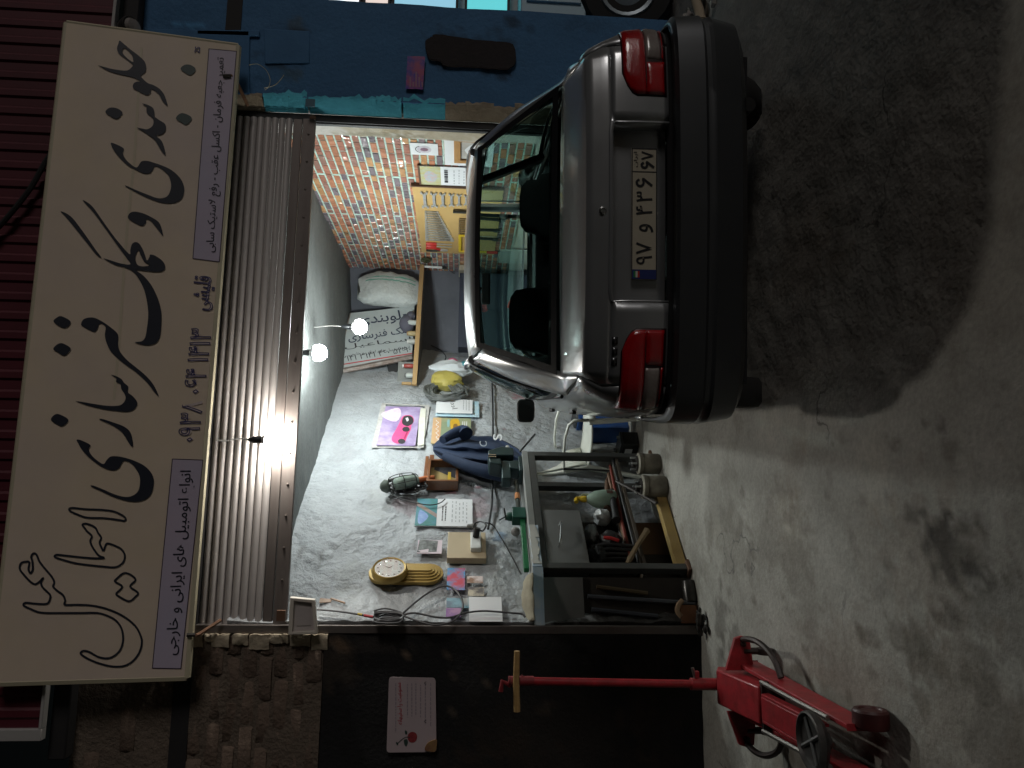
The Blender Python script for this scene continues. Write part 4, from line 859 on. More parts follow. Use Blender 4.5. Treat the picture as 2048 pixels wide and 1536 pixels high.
zs = lambda x, y: W0.px(560 + x/5.12, 640 + y/5.12)
nvy = M('sign_navy', (.025, .035, .07), .5)
def ctr(s, L_, R_, mat, bold=.0, h=None): text_obj('lettering', W0, s, W0.px(*L_), W0.px(*R_), .003, mat, t, bold=bold)
# lettering runs from the top of the picture downwards because the sign stands on its end
def vert(s, top, bot, mat, bold=0., hm=None):
    mb = MB(); text_mb(mb, W0, s, W0.px(*top), W0.px(*bot), .003, bold=bold, hmax=hm); mb.build('lettering', mat, t, smooth=0)
vert('جلوبندی', (716, 650), (824, 636), nvy, .01); vert('کمک فنرسازی', (697, 682), (828, 664), nvy, .012); vert('اسماعیل', (690, 700), (823, 684), blackink, 0, .075); vert('انواع اتومبیل های ایرانی و خارجی', (697, 712), (820, 697), blackink); vert('۰۹۳۵ ۰۶۴ ۱۴۱۳ ۱۴۱۳', (683, 724), (822, 703), blackink)
b = MB(); b.flat(W0, [W0.px(*c) for c in ((680, 731), (824, 708), (824, 706), (680, 729))][::-1], .003); b.build('red_line', M('line_red', (.5, .03, .03), .5), t, smooth=0)
# sack
a0, q0 = SHF.px(708, 606, -.10); a1, q1 = SHF.px(834, 548, -.10); cxs = (a0+a1)/2; hs = (q0-.02)/2
t = thing('rice_sack', 'stuffed white woven sack with two green stripes standing on the corner shelf', 'sack', tuple(SHF.p(cxs, .024, -.12)))
cu = [((708, 612), (714, 548)), ((725, 614), (722, 545)), ((750, 615), (740, 545)), ((780, 617), (765, 549)), ((805, 619), (790, 548)), ((820, 620), (812, 551)), ((833, 612), (832, 556))]
zt_, zb_ = .70, .025; n = 28; h = 18; vs = []
for i in range(h+1):
    f_ = i/h; zz = zb_ + (zt_-zb_)*f_; k = (1-abs(2*f_-1)**5*.25); k2 = max(.18, math.sin(math.pi*min(max(f_, .03), .97))**.45)
    for j in range(n):
        an = 2*math.pi*j/n; p = V((math.cos(an), math.sin(an))); ex = lambda c_: math.copysign(abs(c_)**.65, c_)
        w_ = 1 + .10*noise.noise(V((p.x*1.5, p.y*1.5, f_*3))) + .10*noise.noise(V((p.x*3.2, p.y*3.2, f_*11)))
        vs.append(SHF.p(cxs + .205*k*w_*ex(p.x) + .03*(f_-.5), zz + .02*math.sin(p.x*4)*(f_ > .85), -.13 + .125*k2*w_*ex(p.y)))
b = MB(); b.add(vs, [(i*n+j, i*n+(j+1) % n, (i+1)*n+(j+1) % n, (i+1)*n+j) for i in range(h) for j in range(n)] + [tuple(range(n))[::-1], tuple(h*n+j for j in range(n))])
b.build('sack_body', M('sack_white', (.66, .70, .68), .7, c2=(.52, .56, .55), scale=7, bump=1., bscale=16, fine=.1), t, smooth=60)
grn = M('sack_green', (.16, .42, .32), .7)
for aa in (.045, .098):
    b = MB(); rows = []
    for i in range(17):
        f_ = .06+.88*i/16; zz = zb_ + (zt_-zb_)*f_; k2 = max(.18, math.sin(math.pi*f_)**.45); px_ = (aa+.0)/.205; row = []
        for d_ in (-.008, .008):
            x_ = (aa+d_)/.205; an = math.acos(min(1, x_**(1/.65))); y_ = math.sin(an)**.65; p = V((math.cos(an), math.sin(an))); w_ = 1 + .10*noise.noise(V((p.x*1.5, p.y*1.5, f_*3))) + .10*noise.noise(V((p.x*3.2, p.y*3.2, f_*11)))
            k = (1-abs(2*f_-1)**5*.25); row.append(SHF.p(cxs + .205*k*w_*x_ + .03*(f_-.5), zz, -.13 + .125*k2*w_*y_ + .003))
        rows.append(row)
    b.grid(rows); b.build('stripe', grn, t, smooth=60)
# bits on the shelf
def jar(label, a, c, r, h, mat, lid):
    p = SHF.p(a, .024, c); t = thing('jar', label, 'jar', tuple(p), group='little jars on the corner shelf'); b = MB(); b.lathe(p, (0, 0, 1), [(r*.9, 0), (r, .01), (r, h*.8), (r*.7, h*.9)], 12); b.build('glass_body', mat, t); b = MB(); b.lathe(p + V((0, 0, h*.9)), (0, 0, 1), [(r*.75, 0), (r*.75, h*.15)], 12); b.build('lid', lid, t)
for i, (v, y, r, h, m_, ld) in enumerate(((818, 646, .03, .10, M('jar_glass', (.5, .54, .52), .15), M('lid_white', (.7, .7, .68), .4)), (819, 668, .028, .09, M('jar_ochre', (.42, .34, .18), .4), wy), (820, 684, .03, .08, M('jar_grey', (.4, .42, .40), .3), MATS['lid_white']), (818, 733, .024, .11, M('jar_red', (.3, .05, .04), .3), MATS['lid_white']), (821, 752, .028, .08, MATS['jar_glass'], M('lid_dark', (.06, .06, .06), .4)))):
    a, q = SHF.px(v, y, -.04); jar(['clear jar nearest the sack on the corner shelf', 'ochre jar before the stored sign on the corner shelf', 'grey jar before the stored sign on the corner shelf', 'dark red jar left of the stored sign', 'clear jar with a dark lid at the left end of the corner shelf'][i], max(a, .03), -.03, r, h, m_, ld)
b = MB(); b.box(SHF, .10, .36, .026, .19, -.30, -.08); tag(b.build('carton', M('carton_grey', (.22, .23, .22), .7), bevel=.006, loc=SHF.p(.2, .026, -.2)), 'flat grey box on the corner shelf left of the stored sign', 'box')
b = MB(); b.prism(SHF, [(.22, .20), (.62, .22), (.60, .36), (.30, .30)], -.30, -.24); tag(b.build('dark_bag', M('bag_dark', (.03, .033, .035), .5, bump=.5, bscale=14), bevel=.02, loc=SHF.p(.3, .2, -.26)), 'black bag lying behind the stored sign on the shelf', 'bag')
b = MB(); b.ball(SHF.p(.86, .13, -.07), .085, 12, (1.2, .8, 1.0)); b.ball(SHF.p(.95, .09, -.05), .06, 10, (1, 1, .9)); tag(b.build('rag', M('rag_grey', (.10, .10, .13), .8, bump=.7, bscale=20), loc=SHF.p(.86, .03, -.06)), 'dark grey rag stuffed between sack and stored sign', 'rag')
# shiny junk by the back wall under the shelf
t = thing('back_cabinet', 'dark blue metal cabinet standing under the corner shelf', 'cabinet', (1.95, 8.3, 0)); dk = M('navy_metal', (.035, .045, .075), .5, c2=(.022, .03, .05))
C0 = Frame((1.62, 8.15, 0), (1, 0, 0), (0, 0, 1)); b = MB(); b.box(C0, 0, .86, 0, 1.55, -.32, 0); b.build('body', dk, t, bevel=.006)
for k in range(2): b = MB(); b.box(C0, .02+.42*k, .41+.42*k, .05, 1.5, .002, .014); d_ = b.build('door', dk, t, bevel=.004); b = MB(); b.box(C0, .36+.1*k, .38+.1*k, .8, .92, .015, .03); b.build('handle', M('chrome', (.6, .62, .62), .2, metal=1.), d_)

# ================================================================== RIGHT WALL
def rrect(v0, y0, v1, y1, c=.01):
    a0, _ = RW.px((v0+v1)/2, y1, c); a1, _ = RW.px((v0+v1)/2, y0, c); ym = (y0+y1)/2; _, bt = RW.px(v0, ym, c); _, bb_ = RW.px(v1, ym, c); return a0, a1, bb_, bt
a0, a1, b0, b1 = rrect(834, 372, 940, 505); b0 = 1.18
t = thing('tool_board', 'ochre wooden tool board hung with rows of spanners on the brick wall', 'tool board', tuple(RW.p((a0+a1)/2, b0, .0)))
b = MB(); b.box(RW, a0, a1, b0, b1, .002, .016); b.build('board', M('board_ochre', (.56, .38, .15), .55, c2=(.46, .30, .11), scale=3), t)
b = MB(); b.box(RW, a1, a1+.022, b0, b1+.005, .002, .03); b.build('edge_strip', M('board_edge', (.10, .05, .025), .6), t)
steel = M('tool_steel', (.62, .65, .65), .30, metal=.45, c2=(.40, .42, .42), scale=20)
def spanner(ln, w, ends):
    P = []; r_ = w*1.25
    def jaw(x, sgn, open_):
        if open_:
            return [(x-sgn*r_*.2, -w*.5), (x+sgn*r_*.35, -r_), (x+sgn*r_*1.5, -r_*.95), (x+sgn*r_*1.6, -r_*.45), (x+sgn*r_*.6, -r_*.42), (x+sgn*r_*.6, r_*.42), (x+sgn*r_*1.6, r_*.45), (x+sgn*r_*1.5, r_*.95), (x+sgn*r_*.35, r_), (x-sgn*r_*.2, w*.5)]
        return [(x-sgn*r_*.2, -w*.5)] + [(x+sgn*r_*(.6-.95*math.cos(k*math.pi/5+.35)), -r_*math.sin(k*math.pi/5+.35)) for k in range(5)] + [(x+sgn*r_*(.6-.95*math.cos(k*math.pi/5+.35)), r_*math.sin(k*math.pi/5+.35)) for k in range(4, -1, -1)] + [(x-sgn*r_*.2, w*.5)]
    right = jaw(ln/2-r_, 1, ends[1]); left = jaw(-ln/2+r_, -1, ends[0]); return right + left[::-1]
def tool(name, label, fr_pt, dirv, poly, c0, c1, mat, cat, group):
    u = V(dirv).normalized(); F = Frame(RW.p(*fr_pt, 0), RW.ex*u.x + RW.ey*u.y, -RW.ex*u.y + RW.ey*u.x); b = MB(); b.prism(F, poly, c0, c1); o = b.build(name, mat, smooth=25, bevel=.0015, loc=RW.p(*fr_pt, c0)); tag(o, label, cat, group); return o
ords = ['topmost', 'second from the top', 'third from the top', 'fourth from the top', 'fifth from the top', 'lowest']
for i, v in enumerate((849.5, 868, 885.5, 903, 918, 932)):
    y0, y1 = 386+i*1.0, 412-i*.8; aL, q = RW.px(v, y1, .02); aR, q2 = RW.px(v, y0, .02)
    tool('open_spanner', 'double open-ended spanner hung level near the board edge, %s of its column' % ords[i], ((aL+aR)/2, (q+q2)/2), (1, 0), spanner((aR-aL)*1.12, .026-.002*i, (True, True)), .018, .030, steel, 'spanner', 'double open-ended spanners on the tool board')
names = 'shortest|second shortest|third shortest|fourth shortest|fifth shortest|sixth shortest|seventh shortest|sixth longest|fifth longest|fourth longest|third longest|second longest|longest'.split('|')
for i in range(13):
    y = 422.5 + i*4.7; v0, v1 = 851 + i*.2, 876 + i*2.5; a, q1 = RW.px(v0, y, .02); a2, q0 = RW.px(v1, y+1, .02); ln = q1-q0
    tool('combination_spanner', 'steel combination spanner hung upright in the stepped row, %s of them' % names[i], ((a+a2)/2, (q0+q1)/2), (0, 1), spanner(ln, .010+.0007*i, (False, True)), .018, .030, steel, 'spanner', 'combination spanners in a stepped row on the tool board')
for i in range(8):
    y = 437 + i*4.2; a, q1 = RW.px(919 - i*.2, y, .02); ln = .10+.011*i
    tool('ring_spanner', 'small bronze-tinted spanner in the lower stepped row, %s of its row' % ['shortest', 'second shortest', 'third shortest', 'fourth shortest', 'fourth longest', 'third longest', 'second longest', 'longest'][i], (a, q1-ln/2), (0, 1), spanner(ln, .010, (False, False)), .018, .028, M('tool_bronze', (.42, .35, .24), .35, metal=.8), 'spanner', 'spanners in the lower row of the tool board')
a, q = RW.px(906, 421, .03); a2, q2 = RW.px(935, 422, .03)
t = thing('hammer', 'black hammer-like tool hung beside the open-ended spanners', 'hammer', tuple(RW.p(a, q, .03))); b = MB(); b.cyl(RW.p(a, q, .04), RW.p(a, q-.18, .04), .016); b.build('handle', M('tool_black', (.02, .022, .02), .4), t); b = MB(); b.box(RW, a-.05, a+.03, q-.22, q-.17, .02, .06); b.build('head', MATS['tool_black'], t, bevel=.006)
rd = M('tool_red', (.50, .03, .025), .35)
for i, (y, lb) in enumerate(((487, 'highest'), (492, 'middle'))):
    a, q = RW.px(852, y, .03); t = thing('screwdriver', 'red-handled screwdriver hung below the spanners, %s of the red tools' % ('nearer the spanners' if i == 0 else 'farther from the spanners'), 'screwdriver', tuple(RW.p(a, q, .03)), group='red-handled tools on the tool board')
    b = MB(); b.tube([RW.p(a, q, .03), RW.p(a, q-.03, .03), RW.p(a, q-.09, .03), RW.p(a, q-.11, .03)], [.012, .018, .018, .010], 8); b.build('handle', rd, t); b = MB(); b.cyl(RW.p(a, q-.11, .03), RW.p(a, q-.27, .03), .005, 6); b.build('blade', steel, t)
a, q = RW.px(858, 499, .03); t = thing('pliers', 'pair of pliers with dark and red handles at the corner of the tool board', 'pliers', tuple(RW.p(a, q, .03)))
for s in (-1, 1): b = MB(); b.tube(crom([RW.p(a+s*.035, q+.03, .03), RW.p(a+s*.045, q-.04, .03), RW.p(a+s*.012, q-.12, .03)]), .011, 7); b.build('handle', rd if s > 0 else MATS['tool_black'], t)
b = MB(); b.prism(RW, [(a-.018, q-.12), (a+.018, q-.12), (a+.022, q-.15), (a+.008, q-.20), (a-.008, q-.20), (a-.022, q-.15)], .022, .040); b.build('jaw', steel, t)
ylw = M('tool_yellow', (.66, .47, .02), .35); a0, a1, q0, q1 = rrect(917, 471, 940, 504, .03); q0 = q1-.30
t = thing('hacksaw', 'yellow hacksaw frame hung at the lower corner of the tool board', 'saw', tuple(RW.p(a0, q1, .03))); b = MB(); b.box(RW, a0, a1, q1-.03, q1, .02, .036); b.box(RW, a0, a0+.03, q0, q1-.03, .02, .036); b.box(RW, a1-.03, a1, q1-.12, q1-.03, .02, .036); b.build('frame', ylw, t, bevel=.003); b = MB(); b.box(RW, a0+.002, a0+.028, q0-.12, q0-.002, .015, .045); b.build('handle', rd, t, bevel=.006)
b = MB(); b.box(RW, a1-.018, a1-.010, q0-.1, q1-.121, .026, .029); b.build('blade', steel, t)
# lower row seen through the car windows
for i, (da, z, ln, lb) in enumerate(((-6.45, 1.46, .26, 'black adjustable wrench'), (-6.7, 1.44, .30, 'long grey pipe wrench'), (-7.0, 1.46, .28, 'dark ring wrench'), (-7.25, 1.42, .24, 'black jawed wrench'))):
    o = tool('adjustable_wrench', lb + ' hung on the lower part of the tool board', (da, z-ln/2), (.12*(i % 2), 1), spanner(ln, .028, (False, True)), .018, .036, M('tool_dark', (.035, .04, .035), .4, metal=.4), 'wrench', 'big wrenches on the lower tool board')
# calendars, posters on the right wall
def rsheet(name, label, cat, v0, y0, v1, y1, mat, c=.012, z0=None, group=None):
    a0, a1, b0, b1 = rrect(v0, y0, v1, y1, c); b0 = b0 if z0 is None else z0; t = thing(name, label, cat, tuple(RW.p(a0, b0, c)), group=group); b = MB(); b.prism(RW, [(a0, b0), (a1, b0), (a1, b1), (a0, b1)], c-.006, c); b.build('sheet', mat, t, smooth=0); return t, a0, a1, b0, b1
t, a0, a1, b0, b1 = rsheet('wall_calendar', 'white wall calendar with a yellow floral top hung next to the tool board', 'calendar', 841, 334, 940, 373, white, z0=1.36)
fl_ = b1-(b1-b0)*.32; patch(t, RW, [(a0, fl_), (a1, fl_), (a1, b1), (a0, b1)], .0135, M('cal_floral', (.50, .43, .14), .5, c2=(.44, .50, .40), scale=22, var=.4), 'picture')
patch(t, RW, [(a0+.1, fl_+.05), (a0+.22, fl_+.03), (a0+.3, fl_+.1), (a0+.2, b1-.03), (a0+.08, b1-.06)], .0142, M('cal_floral2', (.55, .38, .34), .5, c2=(.36, .48, .55), scale=30, var=.3), 'picture', True)
lines(t, RW, a0+.05, a1-.05, fl_-.07, fl_-.02, 1, .0135, blackink, .6, 2); lines(t, RW, a0+.04, a1-.04, b0+.02, fl_-.09, 6, .0135, greyink, .2, 6, cols=1)
b = MB(); b.box(RW, a0-.02, a1+.02, b1, b1+.015, .006, .02); b.build('hanging_strip', M('board_edge', (.10, .05, .025), .6), t)
t, a0, a1, b0, b1 = rsheet('wall_chart', 'white chart partly covered by a framed picture nearest the blue pier', 'chart', 889, 276, 945, 331, white, z0=1.30)
fw = M('frame_wood', (.46, .25, .08), .5, c2=(.36, .18, .06), stretch=(1, 1, 5))
f0, f1, g0, g1 = rrect(908, 277, 945, 326, .03); g0 = 1.36
t = thing('framed_picture', 'wooden picture frame with a picture of a white car over the chart', 'picture', tuple(RW.p(f0, g0, .02))); b = MB(); b.box(RW, f0, f0+.05, g0, g1, .014, .035); b.box(RW, f1-.05, f1, g0, g1, .014, .035); b.box(RW, f0+.05, f1-.05, g1-.05, g1, .014, .035); b.box(RW, f0+.05, f1-.05, g0, g0+.05, .014, .035); b.build('frame', fw, t, bevel=.003)
b = MB(); b.box(RW, f0+.05, f1-.05, g0+.05, g1-.05, .014, .020); b.build('picture', M('picture_grey', (.55, .54, .50), .4, c2=(.36, .33, .30), scale=9), t)
patch(t, RW, [(f0+.12, g1-.12), (f0+.2, g1-.08), (f1-.2, g1-.08), (f1-.1, g1-.14), (f1-.1, g1-.24), (f0+.1, g1-.24)], .0215, white, 'print', True); patch(t, RW, [(f0+.2, g1-.11), (f1-.24, g1-.11), (f1-.22, g1-.15), (f0+.18, g1-.15)], .0222, M('print_red', (.42, .04, .05), .5), 'print'); patch(t, RW, [(f0+.16, g1-.18), (f1-.16, g1-.18), (f1-.17, g1-.195), (f0+.17, g1-.195)], .0222, blackink, 'print')
t, a0, a1, b0, b1 = rsheet('sticker', 'small white sticker with a round dark emblem on the glossy bricks', 'sticker', 821, 287, 876, 310, white, c=.006)
patch(t, RW, [((a0+a1)/2 + .06*math.cos(i*.52), (b0+b1)/2 + .055*math.sin(i*.52)) for i in range(12)], .0072, M('emblem_pale', (.62, .56, .62), .5, c2=(.5, .5, .55), scale=26), 'print'); patch(t, RW, [((a0+a1)/2 + .03*math.cos(i*.78), (b0+b1)/2 + .032*math.sin(i*.78)) for i in range(8)], .0080, M('emblem_dark', (.10, .09, .17), .5, c2=(.3, .12, .14), scale=40), 'print'); 
b = MB(); ribbon(b, RW, [((a0+a1)/2 - .062*math.cos(.5+i*.42), (b0+b1)/2 + .066*math.sin(.5+i*.42)) for i in range(6)], .007, .0080, False); b.build('print_arc', blackink, t, smooth=0)
# wall light, lens and box between tool board and shelf
t = thing('tube_light', 'short white tube light fixed on the bricks just under the shelf end', 'lamp', tuple(RW.P(850, 536, .03))); b = MB(); b.cyl(RW.P(848, 533, .03), RW.P(884, 535, .03), .014, 10); b.build('tube', M('tube_white', (.8, .82, .80), .3), t)
b = MB(); b.cyl(RW.P(884, 535, .03), RW.P(893, 536, .03), .018, 10); b.tube(crom([RW.P(893, 536, .03), RW.P(905, 545, .03), RW.P(920, 552, .02), RW.P(935, 556, .02)]), .004, 6); b.build('cap', MATS['tool_black'], t)
b = MB(); b.lathe(RW.P(852, 519, .02), RW.ez, [(.06, 0), (.055, .02), (.03, .035), (.002, .04)], 14); tag(b.build('round_reflector', M('reflector', (.10, .11, .06), .15, metal=.5), loc=RW.P(852, 519, .0)), 'small dark round reflector on the bricks by the shelf end', 'reflector')
a0, a1, q0, q1 = rrect(918, 534, 940, 553, .03); b = MB(); b.box(RW, a0, a1, q1-.22, q1, .003, .07); tag(b.build('fuse_box', M('fuse_cream', (.50, .46, .36), .5), bevel=.006, loc=RW.p(a0, q0, .0)), 'cream fuse box on the bricks under the tube light', 'fuse box')
b = MB(); b.box(RW, -8.05, -7.62, .80, 1.12, .003, .02); tag(b.build('wall_sheet', M('pale_sheet', (.50, .55, .52), .5, c2=(.42, .47, .45)), loc=RW.p(-7.85, .8, 0)), 'pale sheet hanging on the bricks seen through the rear window', 'sheet')
t = thing('rear_bench', 'low bench along the brick wall seen through the car windows', 'bench', (2.45, 7.2, 0)); b = MB(); b.box(RW, -8.1, -6.4, .74, .78, .04, .34); b.build('top', wy, t, bevel=.004)
for a in (-8.05, -6.5): b = MB(); b.box(RW, a, a+.05, 0, .738, .27, .32); b.build('leg', MATS['rail_black'], t)

# ================================================================== WORKBENCH
A = V((-.455, 4.785, 0)); B = V((.335, 5.735, 0)); bex = (B-A); BL = bex.length; BF = Frame(A, bex, (0, 0, 1)); TZ = .985
def wallpt(p, c=.03): q = p - LW.o; return LW.p(q.dot(LW.ex), 0, c)
Bw = wallpt(B + BF.ex*.0); E = LW.p(.04, 0, .02); E = V((-.79, 4.655, 0))
t = thing('workbench', 'worn steel framed workbench with a pale blue top along the white wall', 'workbench', tuple(A)); G2 = Frame((0, 0, 0), (1, 0, 0), (0, 1, 0))
poly = [E.xy, A.xy, B.xy, Bw.xy]; off = lambda p: (p[0], p[1])
b = MB(); b.prism(G2, [off(p) for p in poly], TZ-.008, TZ+.034); top = b.build('top', M('bench_top', (.36, .37, .36), .6, c2=(.22, .225, .22), scale=5, var=.8), t)
pale = M('bench_blue', (.36, .52, .72), .6, c2=(.66, .69, .70), scale=11, var=.5)
b = MB(); b.box(Frame(E, A-E, (0, 0, 1)), 0, (A-E).length, TZ-.028, TZ+.036, .001, .012); b.build('edge_board', pale, t); b = MB(); b.box(BF, 0, .38, TZ-.024, TZ+.036, .001, .012); b.build('edge_board', pale, t)
b = MB(); ch = random.Random(2)
for i in range(9): x = .02+.04*i; b.prism(BF, [(x, TZ+.034), (x+.04, TZ+.036+ch.uniform(-.004, .006)), (x+.04, TZ-.008+ch.uniform(-.02, .012)), (x, TZ-.010+ch.uniform(-.016, .01))], .0122, .016)
b.build('peeling_paint', M('peel_white', (.62, .62, .58), .7, c2=(.5, .5, .47)), t)
frm = M('bench_steel', (.115, .12, .115), .5, metal=.4, c2=(.07, .07, .068), scale=7, var=.8)
b = MB(); b.box(BF, 0, BL, TZ-.062, TZ-.010, -.05, -.002); b.build('rail', frm, t, bevel=.004)
for p, off_ in ((A, (0, .05)), (B, (-.05, 0))):
    F = Frame(p, BF.ex, (0, 0, 1)); b = MB(); b.box(F, off_[0], off_[1], 0.02, TZ-.012, -.055, -.003); b.build('leg', frm, t, bevel=.004); b = MB(); b.box(F, off_[0]-.02, off_[1]+.02, .0, .02, -.08, .015); b.build('foot', M('rust', (.14, .075, .045), .8), t)
for p in (Bw + BF.ex*-.05, ): b = MB(); b.box(Frame(p, BF.ex, (0, 0, 1)), 0, .05, 0, TZ-.012, 0.01, .06); b.build('leg', frm, t)
EF = Frame(E, A-E, (0, 0, 1)); EL = (A-E).length
b = MB(); b.box(EF, .01, EL-.06, TZ-.28, TZ-.012, -.02, -.008); b.build('side_panel', M('panel_grey', (.16, .155, .15), .5, c2=(.11, .108, .105), scale=4), t)
b = MB(); b.box(BF, .0, .62, .01, TZ-.02, -.185, -.172); b.build('back_board', M('board_black', (.020, .017, .015), .85, c2=(.035, .028, .022), scale=5), t)  # near-black sheet covering the white wall behind the bench legs
b = MB(); b.box(EF, -.03, EL-.055, .01, TZ-.285, -.035, -.021); b.build('back_board', MATS['board_black'], t)  # second near-black sheet, across the bench end
# drawer under the top
a0, q1 = BF.px(1088, 1131, -.02); a1, q0 = BF.px(1160, 1022, -.02)
b = MB(); b.box(BF, a0, a1, q0, TZ-.063, -.17, -.012); dr = b.build('drawer', M('drawer_grey', (.25, .26, .255), .45, metal=.3, c2=(.17, .175, .17), scale=4, var=.8), t, bevel=.006)
b = MB(); h0 = BF.px(1117, 1091, .0); h1 = BF.px(1119, 1049, .0); b.tube(crom([BF.p(*h0, -.012), BF.p(h0[0]+.01, h0[1]-.01, .03), BF.p(h1[0]-.01, h1[1]-.01, .03), BF.p(*h1, -.012)]), .007, 7); b.build('handle', MATS['chrome'] if 'chrome' in MATS else steel, dr)
# lower shelf of planks
for i, c in enumerate((-.02, -.09, -.16)):
    b = MB(); b.box(BF, .02, BL-.01, .275, .295, c-.064, c); b.build('plank', M('dirty_plank', (.10, .075, .05), .85, c2=(.05, .042, .035), scale=7, stretch=(1, 1, 3)), t)
# long bars lying on the lower shelf
def scrap(nm, lb, P_, Q_, r, col, cat, n=8):
    b = MB(); p, q = V(P_), V(Q_); b.tube([p, p.lerp(q, .12), p.lerp(q, .5) + V((.004, -.003, .004)), p.lerp(q, .9), q], [r*.7, r, r*.85, r, r*1.25], n)
    tag(b.build(nm, M('scrap_%d' % (len(MATS)), col, .55, metal=.25, c2=tuple(.5*x for x in col), scale=16, bump=.3), loc=p), lb, cat)
scrap('pry_bar', 'dark pry bar leaning from the bench shelf towards the floor', BF.p(.92, .33, -.03), BF.p(.60, .10, .03), .014, (.06, .05, .045), 'bar')
scrap('wood_offcut_strip', 'worn wooden slat sticking out under the bench by the front leg', BF.p(.07, .40, -.03), BF.p(.34, .22, .015), .020, (.30, .22, .13), 'slat', 5)
scrap('shock_absorber', 'black greasy shock absorber lying on the bench shelf', BF.p(.86, .365, -.07), BF.p(.52, .39, -.06), .026, (.035, .035, .037), 'shock absorber', 12)
scrap('shock_absorber', 'brown rusty shock absorber lying behind the black one on the bench shelf', BF.p(1.05, .36, -.11), BF.p(.70, .42, -.12), .024, (.16, .09, .055), 'shock absorber', 12)
scrap('tyre_iron', 'thin tyre iron standing against the far bench leg', BF.p(1.08, .33, -.06), BF.p(1.12, .70, -.08), .008, (.05, .05, .05), 'tyre iron')
kinds = [('dark steel bar lying on the lower bench shelf, outermost of the pile', (.05, .05, .05)), ('dull red painted bar lying on the lower bench shelf', (.22, .04, .025)), ('rusty bar lying across the lower bench shelf', (.17, .09, .05)), ('brown stick lying on the lower bench shelf', (.22, .13, .07)), ('grey pipe lying on the lower bench shelf', (.16, .165, .16)), ('thin black rod on the lower bench shelf', (.02, .02, .02)), ('bent dark pipe on top of the lower bench shelf pile', (.07, .06, .05))]
for i, (lb, col) in enumerate(kinds):
    c = -.03-.022*i; z = .313+.010*(i % 3); b = MB(); s = BF.p(BL-.03-.07*i, z+.012*i, c); e = BF.p(.08+.06*(i % 4), z + .03*(i % 2), c-.02)
    b.tube(crom([s, s.lerp(e, .5) + V((0, 0, .004*i)), e]), .010+.003*(i % 3), 8); tag(b.build('metal_bar', M('bar_%d' % i, col, .5, metal=.3, c2=tuple(.6*x for x in col), scale=9), loc=s), lb, 'bar', 'bars piled on the lower bench shelf')
# bottle, bags and oily parts
def onbf(v, y, c): a, q = BF.px(v, y, c); return a, q
a, q = BF.px(1231, 999, -.10); z0 = max(.33, q); s_ = (BF.px(1172, 999, -.10)[1]-z0)
t = thing('spray_bottle', 'pale green spray bottle with a yellow trigger cap under the bench', 'bottle', tuple(BF.p(a, z0, -.10)))
b = MB(); rows = [(.062, 0), (.070, .01), (.072, s_*.40), (.060, s_*.72), (.026, s_*.96), (.02, s_)]; b.lathe(BF.p(a, z0, -.10), (0, 0, 1), rows, 18); b.build('body', M('bottle_green', (.27, .36, .29), .35, c2=(.22, .30, .24), scale=8), t)
b = MB(); p = BF.p(a, z0+s_, -.10); b.lathe(p, (0, 0, 1), [(.024, 0), (.024, .03), (.018, .04)], 12); b.tube(crom([p + V((0, 0, .03)), p + V((0, 0, .07)), p + BF.ex*-.035 + V((0, 0, .075))]), .016, 8); b.build('cap', M('cap_yellow', (.62, .43, .03), .4), t); b = MB(); b.tube(crom([p + BF.ex*.02 + V((0, 0, .05)), p + BF.ex*.05 + V((0, 0, .02)), p + BF.ex*.055 + V((0, 0, -.03))]), .006, 6); b.build('trigger', M('trigger_pale', (.55, .58, .40), .4), t)
b = MB(); b.flat(BF, [(a-.018, z0+.03), (a+.018, z0+.03), (a+.018, z0+.075), (a-.018, z0+.075)], -.0265); b.build('label', M('label_brown', (.10, .05, .04), .5), t, smooth=0)
for nm, lb, v, y, c, s3, m_, sd in (('plastic_bag', 'white plastic bag under the bench beside the spray bottle', 1204, 1035, -.10, (.055, .06, .06), plast('bag_white2', (.60, .62, .62), (.45, .48, .48)), 2),
      ('plastic_bag', 'clear plastic bag of parts below the bench drawer', 1182, 1068, -.10, (.075, .05, .06), plast('bag_clear', (.30, .34, .34), (.16, .19, .19)), 5),
      ('plastic_bag', 'black plastic bag with a red stripe under the bench', 1222, 1084, -.09, (.08, .08, .07), plast('bag_black', (.015, .015, .017), (.03, .03, .03)), 7),
      ('mesh_bag', 'dark lumpy mesh bag of parts near the front bench leg', 1192, 1112, -.10, (.085, .065, .07), M('mesh_dark', (.035, .04, .042), .8, c2=(.015, .017, .02), scale=26, bump=.8, bscale=60), 11)):
    tb = bag(nm, lb, 'bag', v, y, c, *s3, m_, sd, fr=BF)
    if 'red stripe' in lb: bb = MB(); aa, qq = BF.px(1222, 1074, -.015); bb.tube([BF.p(aa, qq+.05, -.02), BF.p(aa-.015, qq, -.012), BF.p(aa-.03, qq-.05, -.02)], .012, 8); bb.build('red_stripe', M('stripe_red', (.45, .03, .03), .4), tb)
b = MB(); 
for k in range(5): b.tube(crom([BF.p(.16+.02*k, .30, -.12+.02*k), BF.p(.14+.03*k, .42+.02*k, -.10+.015*k), BF.p(.12+.03*k, .58, -.09+.012*k)]), .012, 6)
tag(b.build('hose_bundle', M('hose_dark', (.03, .03, .032), .5), loc=BF.p(.15, .3, -.1)), 'bundle of dark hoses standing under the bench near its front leg', 'hose')
